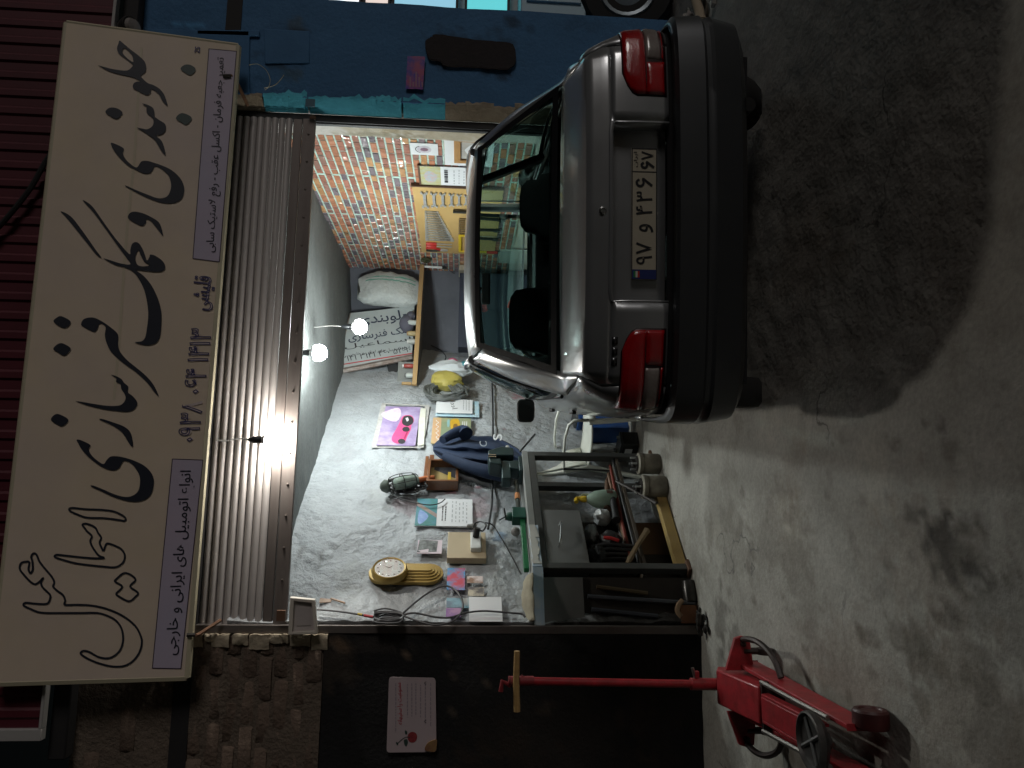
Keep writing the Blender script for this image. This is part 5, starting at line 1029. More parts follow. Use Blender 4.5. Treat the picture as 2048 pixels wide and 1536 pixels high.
# floor things under the bench
def drum(lb, v, y, r, h, mat):
    p = GND.P(v, y, 0); t = thing('brake_drum', lb, 'brake drum', tuple(p), group='dirty brake drums on the floor'); b = MB(); b.lathe(p, (0, 0, 1), [(r*.92, 0), (r, .01), (r, h*.62), (r*.96, h*.66), (r*1.06, h*.68), (r*1.06, h*.80), (r*.8, h*.84)], 22); b.build('shell', mat, t)
    b = MB(); b.lathe(p + V((0, 0, h*.84)), (0, 0, 1), [(r*.78, 0), (r*.7, .012), (r*.4, .015), (r*.38, .04), (r*.1, .042)], 18); b.build('hub', M('oily_black', (.02, .02, .02), .25, c2=(.05, .045, .04), scale=20), t)
    b = MB(); [b.cyl(p + V((r*.55*math.cos(k*1.57), r*.55*math.sin(k*1.57), h*.85)), p + V((r*.55*math.cos(k*1.57), r*.55*math.sin(k*1.57), h*.85+.05)), .008, 6) for k in range(4)]; b.build('studs', steel, t)
dm = M('drum_dirty', (.30, .28, .22), .7, c2=(.06, .05, .04), scale=7, var=.5, bump=.4)
drum('dirty beige brake drum nearest the camera on the floor by the bench', 1331, 974, .082, .215, dm); drum('dirty beige brake drum against the far bench leg', 1318, 928, .078, .20, dm)
b = MB(); p0 = BF.p(.05, .0, -.03); p1 = BF.p(BL*.66, .0, .02); F = Frame(p0, p1-p0, (0, 0, 1)); b.box(F, 0, (p1-p0).length, .003, .075, -.06, 0); tag(b.build('timber_beam', M('timber_yellow', (.46, .32, .10), .65, c2=(.25, .17, .07), scale=6, var=.8, stretch=(1, 1, 3)), bevel=.004, loc=p0), 'yellow timber beam on the floor between the bench legs', 'beam')
b = MB(); b.box(BF, .30, .62, .0, .26, -.20, -.17); tag(b.build('brown_board', M('board_dark', (.12, .065, .03), .8), loc=BF.p(.4, 0, -.2)), 'brown board leaning under the bench behind the beam', 'board')
p = EF.p(.10, .0, .02); b = MB(); b.box(Frame(p, (A-E), (0, 0, 1)), -.085, .025, .0, .11, -.07, .0); bk = b.build('brick_block', M('block_orange', (.34, .16, .085), .85, c2=(.24, .11, .06), scale=12), bevel=.005, loc=p); tag(bk, 'orange brown block standing by the bench end at the doorway', 'block')
b = MB(); b.tube(crom([EF.p(.05, .11, .03), EF.p(.08, .13, .03), EF.p(.12, .12, .03), EF.p(.15, .09, .03)]), .016, 7); tag(b.build('cardboard_curl', M('curl_brown', (.30, .20, .12), .8)), 'curled strip of brown cardboard lying on the orange block', 'cardboard')
b = MB(); b.lathe(EF.p(.22, .02, -.02), EF.ex, [(.02, -.08), (.05, -.07), (.055, 0), (.05, .06), (.02, .07)], 14); tag(b.build('oil_filter', M('oily_black', (.02, .02, .02), .25), loc=EF.p(.22, .0, 0)), 'oily black cylinder lying under the bench end', 'filter')
b = MB(); rr3 = random.Random(3)
for k in range(14): b.ball(EF.p(-.03+rr3.uniform(-.07, .10), .012+rr3.uniform(0, .03), .12+rr3.uniform(-.05, .06)), rr3.uniform(.012, .028), 8, (1.3, 1, .7))
o = b.build('debris', M('oily_black', (.02, .02, .02), .25), loc=EF.p(0, 0, .1)); tag(o, 'heap of oily scraps on the floor at the foot of the rail', 'scraps', kind='stuff')
for k, (x, z0_, z1_) in enumerate(((.06, .25, .66), (.14, .0, .7), (.20, .30, .62))):
    b = MB(); b.tube([EF.p(x, z0_, .0), EF.p(x+.04, min(z1_, .68), -.004)], .014, 7); tag(b.build('pipe', M('pipe_dark_%d' % k, ((.07, .08, .10), (.10, .11, .13), (.12, .09, .05))[k], .4, metal=.3), loc=EF.p(x, z0_, -.1)), ['bluish pipe leaning inside the dark end of the bench', 'long grey pipe standing on the floor inside the bench end', 'short brownish pipe leaning inside the bench end'][k], 'pipe')
# ---- on the bench: vise, clamp, rag, spare bulb
vm = M('vise_green', (.022, .050, .052), .4, c2=(.014, .032, .034), scale=8, metal=.2)
t = thing('bench_vise', 'dark green bench vise bolted to the far corner of the workbench', 'vise', tuple(BF.p(BL-.1, TZ+.035, -.08)))
T0 = TZ+.035; K = BL-.02
b = MB(); b.box(BF, K-.20, K-.02, T0, T0+.03, -.16, -.02); b.prism(BF, [(K-.16, T0+.03), (K-.04, T0+.03), (K-.06, T0+.10), (K-.14, T0+.10)], -.14, -.04); b.build('base', vm, t, bevel=.006)
b = MB(); b.box(BF, K-.26, K-.04, T0+.09, T0+.16, -.14, -.05); b.prism(BF, [(K-.12, T0+.16), (K-.04, T0+.16), (K-.04, T0+.26), (K-.09, T0+.25)], -.16, -.03); b.build('fixed_jaw', vm, t, bevel=.008)
b = MB(); b.prism(BF, [(K+.0, T0+.06), (K+.10, T0+.06), (K+.12, T0+.15), (K+.06, T0+.26), (K+.0, T0+.26)], -.16, -.03); b.build('moving_jaw', vm, t, bevel=.008)
b = MB(); b.box(BF, K-.037, K-.028, T0+.20, T0+.26, -.17, -.02); b.box(BF, K-.012, K-.003, T0+.20, T0+.26, -.17, -.02); b.build('jaw_plate', M('chrome', (.6, .62, .62), .2, metal=1.), t)
b = MB(); b.cyl(BF.p(K+.08, T0+.10, -.095), BF.p(K+.20, T0+.10, -.095), .017, 10); b.build('screw', steel, t); b = MB(); b.cyl(BF.p(K+.185, T0+.0, -.13), BF.p(K+.185, T0-.02, -.10) + V((.12, -.02, -.10)), .009, 8); b.build('handle', MATS['tool_black'], t)
t = thing('pipe_clamp', 'green bar clamp with a dark screw lying along the workbench', 'clamp', tuple(BF.p(.1, T0, -.10))); gm = M('clamp_green', (.012, .16, .055), .4, c2=(.008, .11, .04), scale=6)
b = MB(); b.box(BF, .08, .60, T0+.01, T0+.045, -.13, -.09); b.build('bar', gm, t, bevel=.004)
b = MB(); b.box(BF, .55, .66, T0+.002, T0+.10, -.15, -.07); b.lathe(BF.p(.60, T0+.10, -.11), (0, 0, 1), [(.035, 0), (.03, .03), (.015, .05)], 12); b.build('head', M('clamp_dark_green', (.008, .07, .05), .4), t, bevel=.005)
b = MB(); b.cyl(BF.p(.66, T0+.05, -.11), BF.p(.98, T0+.05, -.10), .018, 10); b.build('screw', M('tool_dark', (.035, .04, .035), .4, metal=.4), t)
b = MB(); b.cyl(BF.p(.60, T0+.14, -.14), BF.p(.58, T0+.16, -.02), .006, 6); b.cyl(BF.p(.62, T0+.12, -.11), BF.p(.54, T0+.19, -.09), .005, 6); b.build('handle', MATS['tool_black'], t)
b = MB(); b.cyl(BF.p(.78, T0+.05, -.105), BF.p(.84, T0+.05, -.104), .021, 10); b.build('copper_ring', M('copper', (.5, .22, .09), .4, metal=.7), t)
b = MB(); rows = []
for i in range(15):
    f_ = i/14; rows.append([EF.p(EL*.05 + f_*.30, T0 + .012 + .055*math.sin(math.pi*k/6)*(.5+.5*math.sin(f_*3)) + .012*noise.noise(V((f_*7, k*.7, 2))), -.22 + .05*k - .05*f_) for k in range(7)])
b.grid(rows); tag(b.build('rag', M('rag_beige', (.42, .38, .28), .85, c2=(.26, .23, .17), scale=10, bump=.4), smooth=60, solid=.008), 'crumpled beige rag on the near end of the workbench', 'rag')
t = thing('spare_bulb', 'unlit clear bulb hanging on the wall above the green clamp', 'light bulb', tuple(LW.P(1031, 1063, .09))); b = MB(); b.ball(LW.P(1031, 1063, .06), .034, 14); b.build('globe', M('lens_clear', (.3, .28, .27), .12), t); b = MB(); b.lathe(LW.P(1031, 1063, .03), LW.ez, [(.022, -.03), (.022, .0)], 10); b.build('socket', M('socket_white', (.62, .64, .62), .4), t)
b = MB(); b.box(EF, .005, .10, T0+.002, T0+.02, -.05, -.01); tag(b.build('wood_offcut', wy, loc=EF.p(.05, T0, -.03)), 'small wood offcut on the bench corner by the rail', 'wood')

# ================================================================== CHAIR, CRATES, BATTERY
t = thing('plastic_chair', 'white plastic garden chair standing against the wall behind the bench', 'chair', (.50, 6.24, 0), rot=(0, 0, R(-112)))
CW = WM[t]; CF_ = Frame(CW @ V((0, 0, 0)), CW.to_3x3() @ V((1, 0, 0)), CW.to_3x3() @ V((0, 1, 0)))
wp = M('chair_white', (.80, .81, .73), .4, c2=(.70, .71, .64), scale=6)
cp = lambda x, y, z: CF_.p(x, y, z)
# x across, y forward (sitting direction), z up
rows = [[cp(-.22 + .44*i/8, -.20 + .42*j/8, .44 - .02*math.sin(math.pi*i/8) - .015*math.sin(math.pi*j/8) - (.03 if j == 8 else 0)) for i in range(9)] for j in range(9)]
b = MB(); b.grid(rows); b.build('seat', wp, t, smooth=60, solid=.014)
prof = [(.44, -.21), (.55, -.235), (.70, -.27), (.80, -.30), (.86, -.315)]
for k in range(7):
    x0 = -.205+.0595*k; b = MB(); rows = []
    for i, (z, y) in enumerate(prof): rows.append([cp((x0+dx)*(1-.12*i/4), y + .03*((x0+dx)/.2)**2, z) for dx in (0, .0565)])
    b.grid(rows); b.build('back_slat', wp, t, smooth=60, solid=.010)
b = MB(); b.tube(crom([cp(-.225, -.20, .44), cp(-.225, -.235, .60), cp(-.205, -.28, .78), cp(-.15, -.31, .885), cp(0, -.335, .90), cp(.15, -.31, .885), cp(.205, -.28, .78), cp(.225, -.235, .60), cp(.225, -.20, .44)]), .017, 8); b.build('back_frame', wp, t, smooth=60)
for s in (-1, 1):
    b = MB(); b.grid([[cp(s*(.225+.03*u), y, z) for u in (0, 1)] for y, z in ((-.25, .64), (-.1, .66), (.06, .655), (.17, .63), (.215, .58), (.22, .46))]); b.build('armrest', wp, t, smooth=60, solid=.018)
    for y, yy in ((-.20, -.27), (.19, .24)): b = MB(); b.tube([cp(s*.215, y, .45), cp(s*.235, (y+yy)/2, .22), cp(s*.25, yy, .0)], [.026, .022, .018], 8); b.build('leg', wp, t)
def tub(lb, P_, rz, w_, d_, h_, mat, cat='crate', nm='tool_crate', grp=None):
    t = thing(nm, lb, cat, tuple(P_), rot=(0, 0, R(rz)), group=grp); W = WM[t]; F = Frame(W @ V((0, 0, 0)), W.to_3x3() @ V((1, 0, 0)), W.to_3x3() @ V((0, 1, 0))); b = MB(); wl_ = .012
    b.box(F, -w_/2, w_/2, -d_/2, -d_/2+wl_, 0, h_); b.box(F, -w_/2, w_/2, d_/2-wl_, d_/2, 0, h_); b.box(F, -w_/2, -w_/2+wl_, -d_/2+wl_, d_/2-wl_, 0, h_); b.box(F, w_/2-wl_, w_/2, -d_/2+wl_, d_/2-wl_, 0, h_); b.box(F, -w_/2+wl_, w_/2-wl_, -d_/2+wl_, d_/2-wl_, 0, wl_); b.build('wall', mat, t, bevel=.003)
    b = MB(); b.box(F, -w_/2-.008, w_/2+.008, -d_/2-.010, -d_/2-.001, h_-.03, h_); b.box(F, -w_/2-.008, w_/2+.008, d_/2+.001, d_/2+.010, h_-.03, h_); b.build('rim', mat, t, bevel=.003)
    return t, F
bl = M('crate_blue', (.018, .085, .30), .4, c2=(.012, .06, .22), scale=6)
t, F = tub('blue plastic crate with dark contents standing farthest along the wall', (.71, 6.90, 0), -58, .34, .24, .42, bl, grp='blue crates by the wall'); b = MB(); b.box(F, -.15, .15, -.10, .10, .3, .44); b.build('contents', MATS['bag_dark'], t, bevel=.02)
t, F = tub('blue plastic crate half hidden behind the chair', (.60, 6.66, 0), -50, .26, .22, .34, bl, grp='blue crates by the wall'); b = MB(); b.box(F, -.11, .11, -.09, .09, .26, .38); b.build('contents', MATS['bag_dark'], t, bevel=.02)
p = GND.P(1248, 860, 0); t, F = tub('brown cardboard box on the floor between crates and chair', tuple(p), -58, .20, .16, .26, M('carton_brown', (.24, .15, .085), .8, c2=(.18, .11, .06)), 'box', 'cardboard_box')
p = GND.P(1272, 893, 0); t = thing('car_battery', 'black car battery with a white label on the floor by the chair', 'battery', tuple(p), rot=(0, 0, R(-55))); W = WM[t]; F = Frame(W @ V((0, 0, 0)), W.to_3x3() @ V((1, 0, 0)), W.to_3x3() @ V((0, 1, 0)))
b = MB(); b.box(F, -.11, .11, -.07, .07, 0, .13); b.build('case', MATS['tool_black'], t, bevel=.006); b = MB(); b.box(F, -.11, .11, -.07, .07, .132, .155); b.build('lid', M('battery_lid', (.04, .045, .05), .35), t, bevel=.005); b = MB(); b.box(F, -.03, .05, -.075, -.0705, .05, .11); b.build('label', white, t)
for s in (-1, 1): b = MB(); b.cyl(F.p(s*.08, .03, .155), F.p(s*.08, .03, .175), .012, 8); b.build('terminal', steel, t)
# ================================================================== THE CAR
car = thing('silver_sedan', 'silver sedan seen from behind, nosed halfway into the workshop doorway', 'car', (1.240, 3.01, 0), rot=(0, R(-.9), R(-7.0)))
CWM = WM[car]; Q = lambda x, y, z: V((x, y, z))
paint = M('car_silver', (.44, .46, .475), .30, metal=.66, c2=(.40, .415, .43), scale=2.5, coat=.6, roughvar=.06, bump=.012, bscale=14)
blk = M('car_black', (.012, .013, .015), .35); trim = M('car_trim', (.02, .021, .022), .55); inner_m = M('car_interior', (.012, .013, .015), .9)
LV = [(.10, .15, .82, .80, 3.78), (.235, .085, .87, .83, 3.80), (.28, .025, .915, .86, 3.88), (.40, .002, .932, .90, 3.92), (.415, .012, .928, .90, 3.92), (.435, .012, .928, .905, 3.92), (.45, .0, .935, .905, 3.92), (.565, .01, .93, .91, 3.92), (.585, .045, .905, .91, 3.90), (.595, .07, .888, .905, 3.88), (.70, .065, .885, .905, 3.84),
      (.80, .07, .870, .885, 3.62), (.88, .08, .835, .855, 3.25), (.94, .095, .805, .825, 2.95), (.965, .110, .785, .805, 2.88), (.978, .140, .765, .79, 2.84)]
def level(z):
    z = min(max(z, LV[0][0]), LV[-1][0])
    for a, b_ in zip(LV, LV[1:]):
        if a[0] <= z <= b_[0]: f = (z-a[0])/(b_[0]-a[0]); return [a[i]*(1-f)+b_[i]*f for i in range(5)]
_oc = {}
def outline(z):
    k = round(z, 4)
    if k not in _oc:
        _, yr, wr, wm, yf = level(z); L_ = max(yf-.75, 2.2)
        c = [(0, yr), (.40*wr, yr+.010), (.72*wr, yr+.034), (.91*wr, yr+.085), (.98*wr, yr+.21), (wr*.5+wm*.5, yr+.55), (wm, 1.2), (wm, 2.2), (.985*wm, L_+.15), (.955*wm, yf-.36), (.83*wm, yf-.12), (.5*wm, yf-.02), (0, yf)]
        _oc[k] = [(q.x, q.y) for q in crom([V((*p, 0)) for p in c], 24)]
    return _oc[k]
def from_x(z, x0):
    o = outline(z); out = None
    for i in range(len(o)-1):
        if o[i][0] <= x0 <= o[i+1][0]:
            f = (x0-o[i][0])/(o[i+1][0]-o[i][0]+1e-9); return [(x0, o[i][1]+f*(o[i+1][1]-o[i][1]))] + o[i+1:]
    return o
def yrear(x, z): return from_x(z, abs(x))[0][1]
def resample(pl, n, smax=None):
    d = [0]
    for a, b_ in zip(pl, pl[1:]): d.append(d[-1]+math.dist(a, b_))
    T = smax or d[-1]; out = []; j = 0
    for i in range(n+1):
        s = T*i/n
        while j < len(d)-2 and d[j+1] < s: j += 1
        f = (s-d[j])/(d[j+1]-d[j]+1e-9); out.append((pl[j][0]+f*(pl[j+1][0]-pl[j][0]), pl[j][1]+f*(pl[j+1][1]-pl[j][1])))
    return out
def arclen_to(pl, cond):
    s = 0
    for a, b_ in zip(pl, pl[1:]):
        if cond(b_): return s
        s += math.dist(a, b_)
    return s
WH = [(.86, .31), (3.18, .31)]
def in_arch(p): return any((p.y-wy_)**2 + (p.z-.245)**2 < .365**2 for wy_, _ in WH) and abs(p.x) > .5
def shell(mb, zs, x0f, n, sides=(1, -1), cond=None, off=0):
    for s in sides:
        rows = []
        for z in zs:
            pl = resample(from_x(z, x0f(z)), n); rows.append([Q(s*x, y, z) for x, y in pl])
        for i in range(len(rows)-1):
            for j in range(n):
                q = [rows[i][j], rows[i][j+1], rows[i+1][j+1], rows[i+1][j]]; c = (q[0]+q[1]+q[2]+q[3])/4
                if in_arch(c) or (cond and not cond(c)): continue
                mb.add(q if s > 0 else q[::-1], [(0, 1, 2, 3)])
def weld(o):
    bm_ = bmesh.new(); bm_.from_mesh(o.data); bmesh.ops.delete(bm_, geom=[q for q in bm_.verts if not q.link_faces], context='VERTS'); bmesh.ops.remove_doubles(bm_, verts=bm_.verts, dist=.0004); bm_.to_mesh(o.data); bm_.free()
    o.data.polygons.foreach_set('use_smooth', [True]*len(o.data.polygons)); o.data.set_sharp_from_angle(angle=R(34)); return o
xl = lambda z: .752 if z < .88 else .752 - (z-.88)/.098*.047
b = MB(); shell(b, [.235, .25, .28, .33, .38, .40, .415, .435, .45, .50, .55, .565, .575, .585], lambda z: 0., 150, cond=lambda c: c.y < .62 or c.y > 3.3)
bp_ = b; b = MB(); b.v = bp_.v; b.f = [f for f in bp_.f if bp_.v[f[0]].y > 2]; b.m = [0]*len(b.f)
weld(b.build('front_bumper', paint, car, local=True, solid=.012)); bp_.f = [f for f in bp_.f if bp_.v[f[0]].y < 2]; bp_.m = [0]*len(bp_.f); b = bp_
weld(b.build('rear_bumper', M('bumper_dark', (.075, .08, .085), .42, metal=.6, c2=(.06, .065, .07), scale=3, coat=.25), car, local=True, solid=.012))  # rear bumper base set far darker than the body silver
b = MB(); shell(b, [.11, .17, .23, .28, .36, .44, .50, .565, .595], lambda z: 0., 150, cond=lambda c: .63 <= c.y <= 3.29)
shell(b, [.597, .64, .70, .75, .80, .84, .88, .91, .94, .955, .965, .973, .978], lambda z: xl(z)+.006, 110)
weld(b.build('body', paint, car, local=True, solid=.012))
b = MB(); lo_, hi_ = [outline(.56), outline(.62)]
for s in (1, -1): b.grid([[Q(s*x*.955, y+.055+(.04 if z > .58 else 0), z) for x, y in o_ if y < 1.0] for o_, z in ((lo_, .56), (lo_, .598))])
b.build('bumper_gap', M('car_gap', (.006, .006, .007), .9), car, local=True)
# boot lid with the recess for the plate
RXW, RZ0, RZ1 = .395, .597, .855
b = MB()
def lid_patch(x0, x1, z0, z1, nx, nz):
    b.grid([[Q(x0+(x1-x0)*i/nx if abs(x0+(x1-x0)*i/nx) < .69 else math.copysign(min(abs(x0+(x1-x0)*i/nx), xl(z0+(z1-z0)*j/nz)), x0+(x1-x0)*i/nx), yrear(min(abs(x0+(x1-x0)*i/nx), xl(z0+(z1-z0)*j/nz)), z0+(z1-z0)*j/nz), z0+(z1-z0)*j/nz) for i in range(nx+1)] for j in range(nz+1)])
lid_patch(-.745, -RXW, .598, RZ1, 8, 10); lid_patch(RXW, .745, .598, RZ1, 8, 10)
zz = [.855, .87, .885, .90, .915, .93, .94, .95, .958, .965, .971, .975, .978]
rows = [[Q(max(-xl(z), min(xl(z), -.745+1.49*i/26)) if abs(-.745+1.49*i/26) > .68 else -.745+1.49*i/26, yrear(min(abs(-.745+1.49*i/26), xl(z)), z), z) for i in range(27)] for z in zz]
top_ = rows[-1]
for k in range(1, 6):
    f = k/5; rows.append([Q(p.x*(1-.022*f), p.y + (.445 + .03*(1-(p.x/.72)**2)*-1 - p.y)*f, .978 + .064*f - .012*f*f + .012*(1-(p.x/.72)**2)*f) for p in top_])
b.grid(rows)
dp = .068; bk = lambda x, z: yrear(x, z) + dp
wl2 = []   # recess walls and back
xs_ = [-RXW+2*RXW*i/16 for i in range(17)]
b.grid([[Q(x, yrear(x, RZ1), RZ1) for x in xs_][::-1], [Q(x*.965, bk(x, RZ1), RZ1-.030) for x in xs_][::-1]][::-1] if False else [[Q(x*.965, bk(x, RZ1), RZ1-.022) for x in xs_], [Q(x, yrear(x, RZ1), RZ1) for x in xs_]])
for s in (-1, 1):
    zc = [RZ0+(RZ1-RZ0)*i/6 for i in range(7)]
    q = [[Q(s*RXW, yrear(RXW, z), z), Q(s*RXW*.965, bk(RXW, z), z - .022*(i/6))] for i, z in enumerate(zc)]; b.grid(q if s > 0 else [r_[::-1] for r_ in q])
b.grid([[Q(x*.965, bk(x, z), z - .022*(j/6)) for x in xs_] for j, z in enumerate([RZ0+(RZ1-RZ0)*i/6 for i in range(7)])])
lid = weld(b.build('boot_lid', paint, car, local=True, solid=.010))
b = MB(); b.tube([Q(-.385, yrear(.385, RZ1)-.001, RZ1-.003)] + [Q(x, yrear(x, RZ1)-.004, RZ1+.004) for x in xs_[1:-1]] + [Q(.385, yrear(.385, RZ1)-.001, RZ1-.003)], .010, 8); b.build('handle_lip', paint, lid, local=True)
b = MB(); b.lathe(Q(0, yrear(0, .895)+.002, .895), (0, -1, 0), [(.017, 0), (.017, .006), (.011, .008), (.010, .004)], 18); b.build('lock', M('chrome', (.6, .62, .62), .2, metal=1.), lid, local=True)
b = MB(); 
for k in range(3): x = -.665+.045*k; b.add([Q(x, yrear(x, .835)-.004, .822), Q(x+.032, yrear(x+.03, .835)-.004, .822), Q(x+.032, yrear(x+.03, .835)-.004, .848), Q(x, yrear(x, .835)-.004, .848)], [(0, 1, 2, 3)])
b.build('badge', M('badge_dark', (.10, .105, .11), .25, metal=.8), lid, local=True, solid=.004)
# number plate
py = yrear(0, .70)+dp-.012; PLF = Frame(CWM @ Q(0, py, 0), CWM.to_3x3() @ V((1, 0, 0)), CWM.to_3x3() @ V((0, 0, 1)))
pl = MB(); pl.box(PLF, -.29, .29, .640, .758, -.006, 0); plate = pl.build('number_plate', M('plate_white', (.50, .46, .36), .45, c2=(.45, .41, .32), scale=4), car, bevel=.004)
b = MB(); ribbon(b, PLF, [(-.287, .643), (-.287, .643), (.287, .643), (.287, .643), (.287, .755), (.287, .755), (-.287, .755), (-.287, .755)], .005, .0012, True, 1); b.flat(PLF, [(.183, .645), (.187, .645), (.187, .753), (.183, .753)], .0012); b.build('plate_border', blackink, plate, smooth=0)
b = MB(); b.flat(PLF, [(-.286, .644), (-.245, .644), (-.245, .754), (-.286, .754)], .0016); b.build('blue_band', M('plate_blue', (.02, .035, .16), .45), plate, smooth=0)
for k, (nm, col) in enumerate((('green', (.03, .25, .08)), ('white', (.6, .6, .55)), ('red', (.5, .04, .03)))): b = MB(); b.flat(PLF, [(-.280, .738-.009*k), (-.252, .738-.009*k), (-.252, .747-.009*k), (-.280, .747-.009*k)], .0022); b.build('flag_stripe', M('flag_'+nm, col, .45), plate, smooth=0)
dg = M('plate_digit', (.015, .016, .02), .5)
for s, x0, x1, zb, hh in (('۹۷', -.222, -.125, .662, .075), ('و', -.080, -.045, .657, .066), ('۴', -.005, .036, .662, .075), ('۳', .053, .098, .662, .075), ('۷', .238, .276, .654, .060)): text_obj('digit', PLF, s, (x0, zb), (x1, zb), .0018, dg, plate, rtl=False, hmax=hh, bold=.006)
for x0, x1, zb, hh in ((.114, .160, .662, .075), (.197, .233, .654, .060)):
    b = MB(); ribbon(b, PLF, [(x0+(x1-x0)*u_, zb+hh*v_) for u_, v_ in ((.80, .80), (.55, .97), (.22, .86), (.20, .66), (.48, .54), (.86, .58), (.60, .34), (.22, .02))], .0105, .0019, False); b.build('digit', dg, plate, smooth=0)
text_obj('lettering', PLF, 'ایران', (.205, .728), (.272, .728), .0018, dg, plate, hmax=.020)
# tail lights: lens follows the corner of the body
redl = M('lens_red', (.52, .008, .014), .10, coat=1., c2=(.30, .004, .008), scale=9, var=.6, bump=.3, bscale=90, spec=.8); cl = M('lens_frost', (.30, .28, .26), .15, coat=1., c2=(.18, .13, .12), scale=14, bump=.3, bscale=90, spec=.8)
def lens(mb, s, z0, z1, xin, yend, off, nx=18, nz=9):
    rows = []
    for j in range(nz+1):
        z = z0+(z1-z0)*j/nz; pl_ = from_x(z, xin(z)); L_ = arclen_to(pl_, lambda p: p[1] > yend(z)); pts = resample(pl_, nx, L_); row = []
        for i, p in enumerate(pts):
            a = pts[max(i-1, 0)]; c = pts[min(i+1, nx)]; t_ = V((c[0]-a[0], c[1]-a[1])).normalized(); nrm = V((t_.y, -t_.x)); e = min(1, 5*min(i/nx, 1-i/nx, j/nz, 1-j/nz)+.25); row.append(Q(s*(p[0]+nrm.x*off*e), p[1]+nrm.y*off*e, z))
        rows.append(row if s > 0 else row[::-1])
    mb.grid(rows)
rin = lambda z: .512 + (.09*max(0, (z-.735)/.068)**2.2)
for s in (-1, 1):
    b = MB(); lens(b, s, .606, .808, lambda z: rin(z)-.008, lambda z: .285-(.80-z)*.35, .004); hs = b.build('tail_light', M('lens_seat', (.02, .006, .007), .4), car, local=True, solid=.004)
    for z0, z1, x0 in ((.698, .802, rin), (.614, .6975, None)):
        b = MB()
        if x0: lens(b, s, z0, z1, x0, lambda z: .27-(.80-z)*.35, .012); b.build('red_lens', redl, hs, local=True, solid=.004)
        else:
            b = MB(); rows = []; 
            lens(b, s, z0, z1, lambda z: .512, lambda z: yrear(.668, z), .012, 10); b.build('red_lens', redl, hs, local=True, solid=.004)
            b = MB(); lens(b, s, .628, z1, lambda z: .672, lambda z: .26-(.80-z)*.35, .012, 12); b.build('clear_lens', cl, hs, local=True, solid=.004)
            b = MB(); lens(b, s, z0, .6265, lambda z: .672, lambda z: .26-(.80-z)*.35, .010, 12, 2); b.build('red_lens', redl, hs, local=True, solid=.003)
# roof
RY0, RY1 = .905, 2.28
def roofz(x, y):
    e = abs(x)/.585; z = 1.503 - .045*e**2.4 - .018*((y-1.55)/.7)**2
    if y < 1.10: z -= .055*((1.10-y)/.195)**2
    if y > 2.0: z -= .045*((y-2.0)/.28)**2
    return z
hwr = lambda y: .585 - .050*max(0, (1.13-y)/.225)**1.3 - .03*max(0, (y-1.95)/.33)
b = MB(); rows = []
for j in range(19):
    y = RY0 + (RY1-RY0)*(j/18); rows.append([Q(hwr(y)*(-1+2*i/20), y - .035*(1-(-1+2*i/20)**2)*(1-j/18), roofz(hwr(y)*(-1+2*i/20), y)) for i in range(21)])
b.grid(rows); roof = weld(b.build('roof', paint, car, local=True, solid=.015))
# quarter panels and rear pillars
for s in (-1, 1):
    inn = crom([Q(.708, yrear(.708, .978)+.002, .9788), Q(.700, .32, 1.010), Q(.690, .445, 1.043), Q(.625, .66, 1.235), Q(.540, .902, roofz(.535, .905)+.0)], 5); out = crom([Q(.722, yrear(.722, .978)+.002, .9775), Q(.768, .46, .978), Q(.789, .74, .982), Q(.705, .935, 1.235), Q(.586, 1.13, roofz(.585, 1.13))], 5); rows = []
    for a, c in zip(inn, out):
        m = c - a; nrm = V((.8, -.35, .35)); rows.append([(lambda q: Q(s*q.x, q.y, q.z))(a + m*f + nrm*.035*math.sin(math.pi*f)*min(1, m.length/.2)) for f in (0, .15, .35, .55, .75, .9, 1)])
    b = MB(); b.grid(rows if s > 0 else [r_[::-1] for r_ in rows]); weld(b.build('rear_pillar', paint, car, local=True, solid=.02))
# glass
cg = glass_mat('car_glass', (.60, .80, .76), .055); cg2 = glass_mat('car_glass_side', (.66, .84, .80), .06)
def gpatch(p00, p10, p01, p11, bulge, n=12, m=8):
    return [[(p00.lerp(p10, i/n)).lerp(p01.lerp(p11, i/n), j/m) + V(bulge)*math.sin(math.pi*i/n) for i in range(n+1)] for j in range(m+1)]
def window(nm, rows, gm_, wd=.035, seal=blk):
    b = MB(); b.grid(rows); g_ = b.build(nm, gm_, car, local=True, smooth=60)
    m_, n_ = len(rows)-1, len(rows[0])-1; P_ = lambda u, v_: _bil(rows, u, v_)
    def _e(u, v_): 
        i = min(int(u*n_), n_-1); j = min(int(v_*m_), m_-1); fu = u*n_-i; fv = v_*m_-j; return rows[j][i].lerp(rows[j][i+1], fu).lerp(rows[j+1][i].lerp(rows[j+1][i+1], fu), fv)
    hw_ = (rows[0][-1]-rows[0][0]).length; vh = (rows[-1][n_//2]-rows[0][n_//2]).length; du, dv = wd/hw_, wd/vh
    nn = (rows[0][n_]-rows[0][0]).cross(rows[m_][0]-rows[0][0]).normalized()*.004
    loop_o = [(t_/10, 0) for t_ in range(10)] + [(1, t_/6) for t_ in range(6)] + [(1-t_/10, 1) for t_ in range(10)] + [(0, 1-t_/6) for t_ in range(6)]
    lo = [_e(*p)+nn for p in loop_o]; li = [_e(min(max(p[0], du), 1-du), min(max(p[1], dv), 1-dv))+nn for p in loop_o]; b = MB()
    for i in range(len(lo)): k = (i+1) % len(lo); b.add([lo[i], lo[k], li[k], li[i]], [(0, 1, 2, 3)])
    b.build('window_seal', seal, g_, local=True, smooth=0, solid=.003)
    return g_
rw_ = window('rear_window', gpatch(Q(-.695, .452, 1.046), Q(.695, .452, 1.046), Q(-.532, .905, 1.432), Q(.532, .905, 1.432), (0, -.055, .012)), cg, .036)
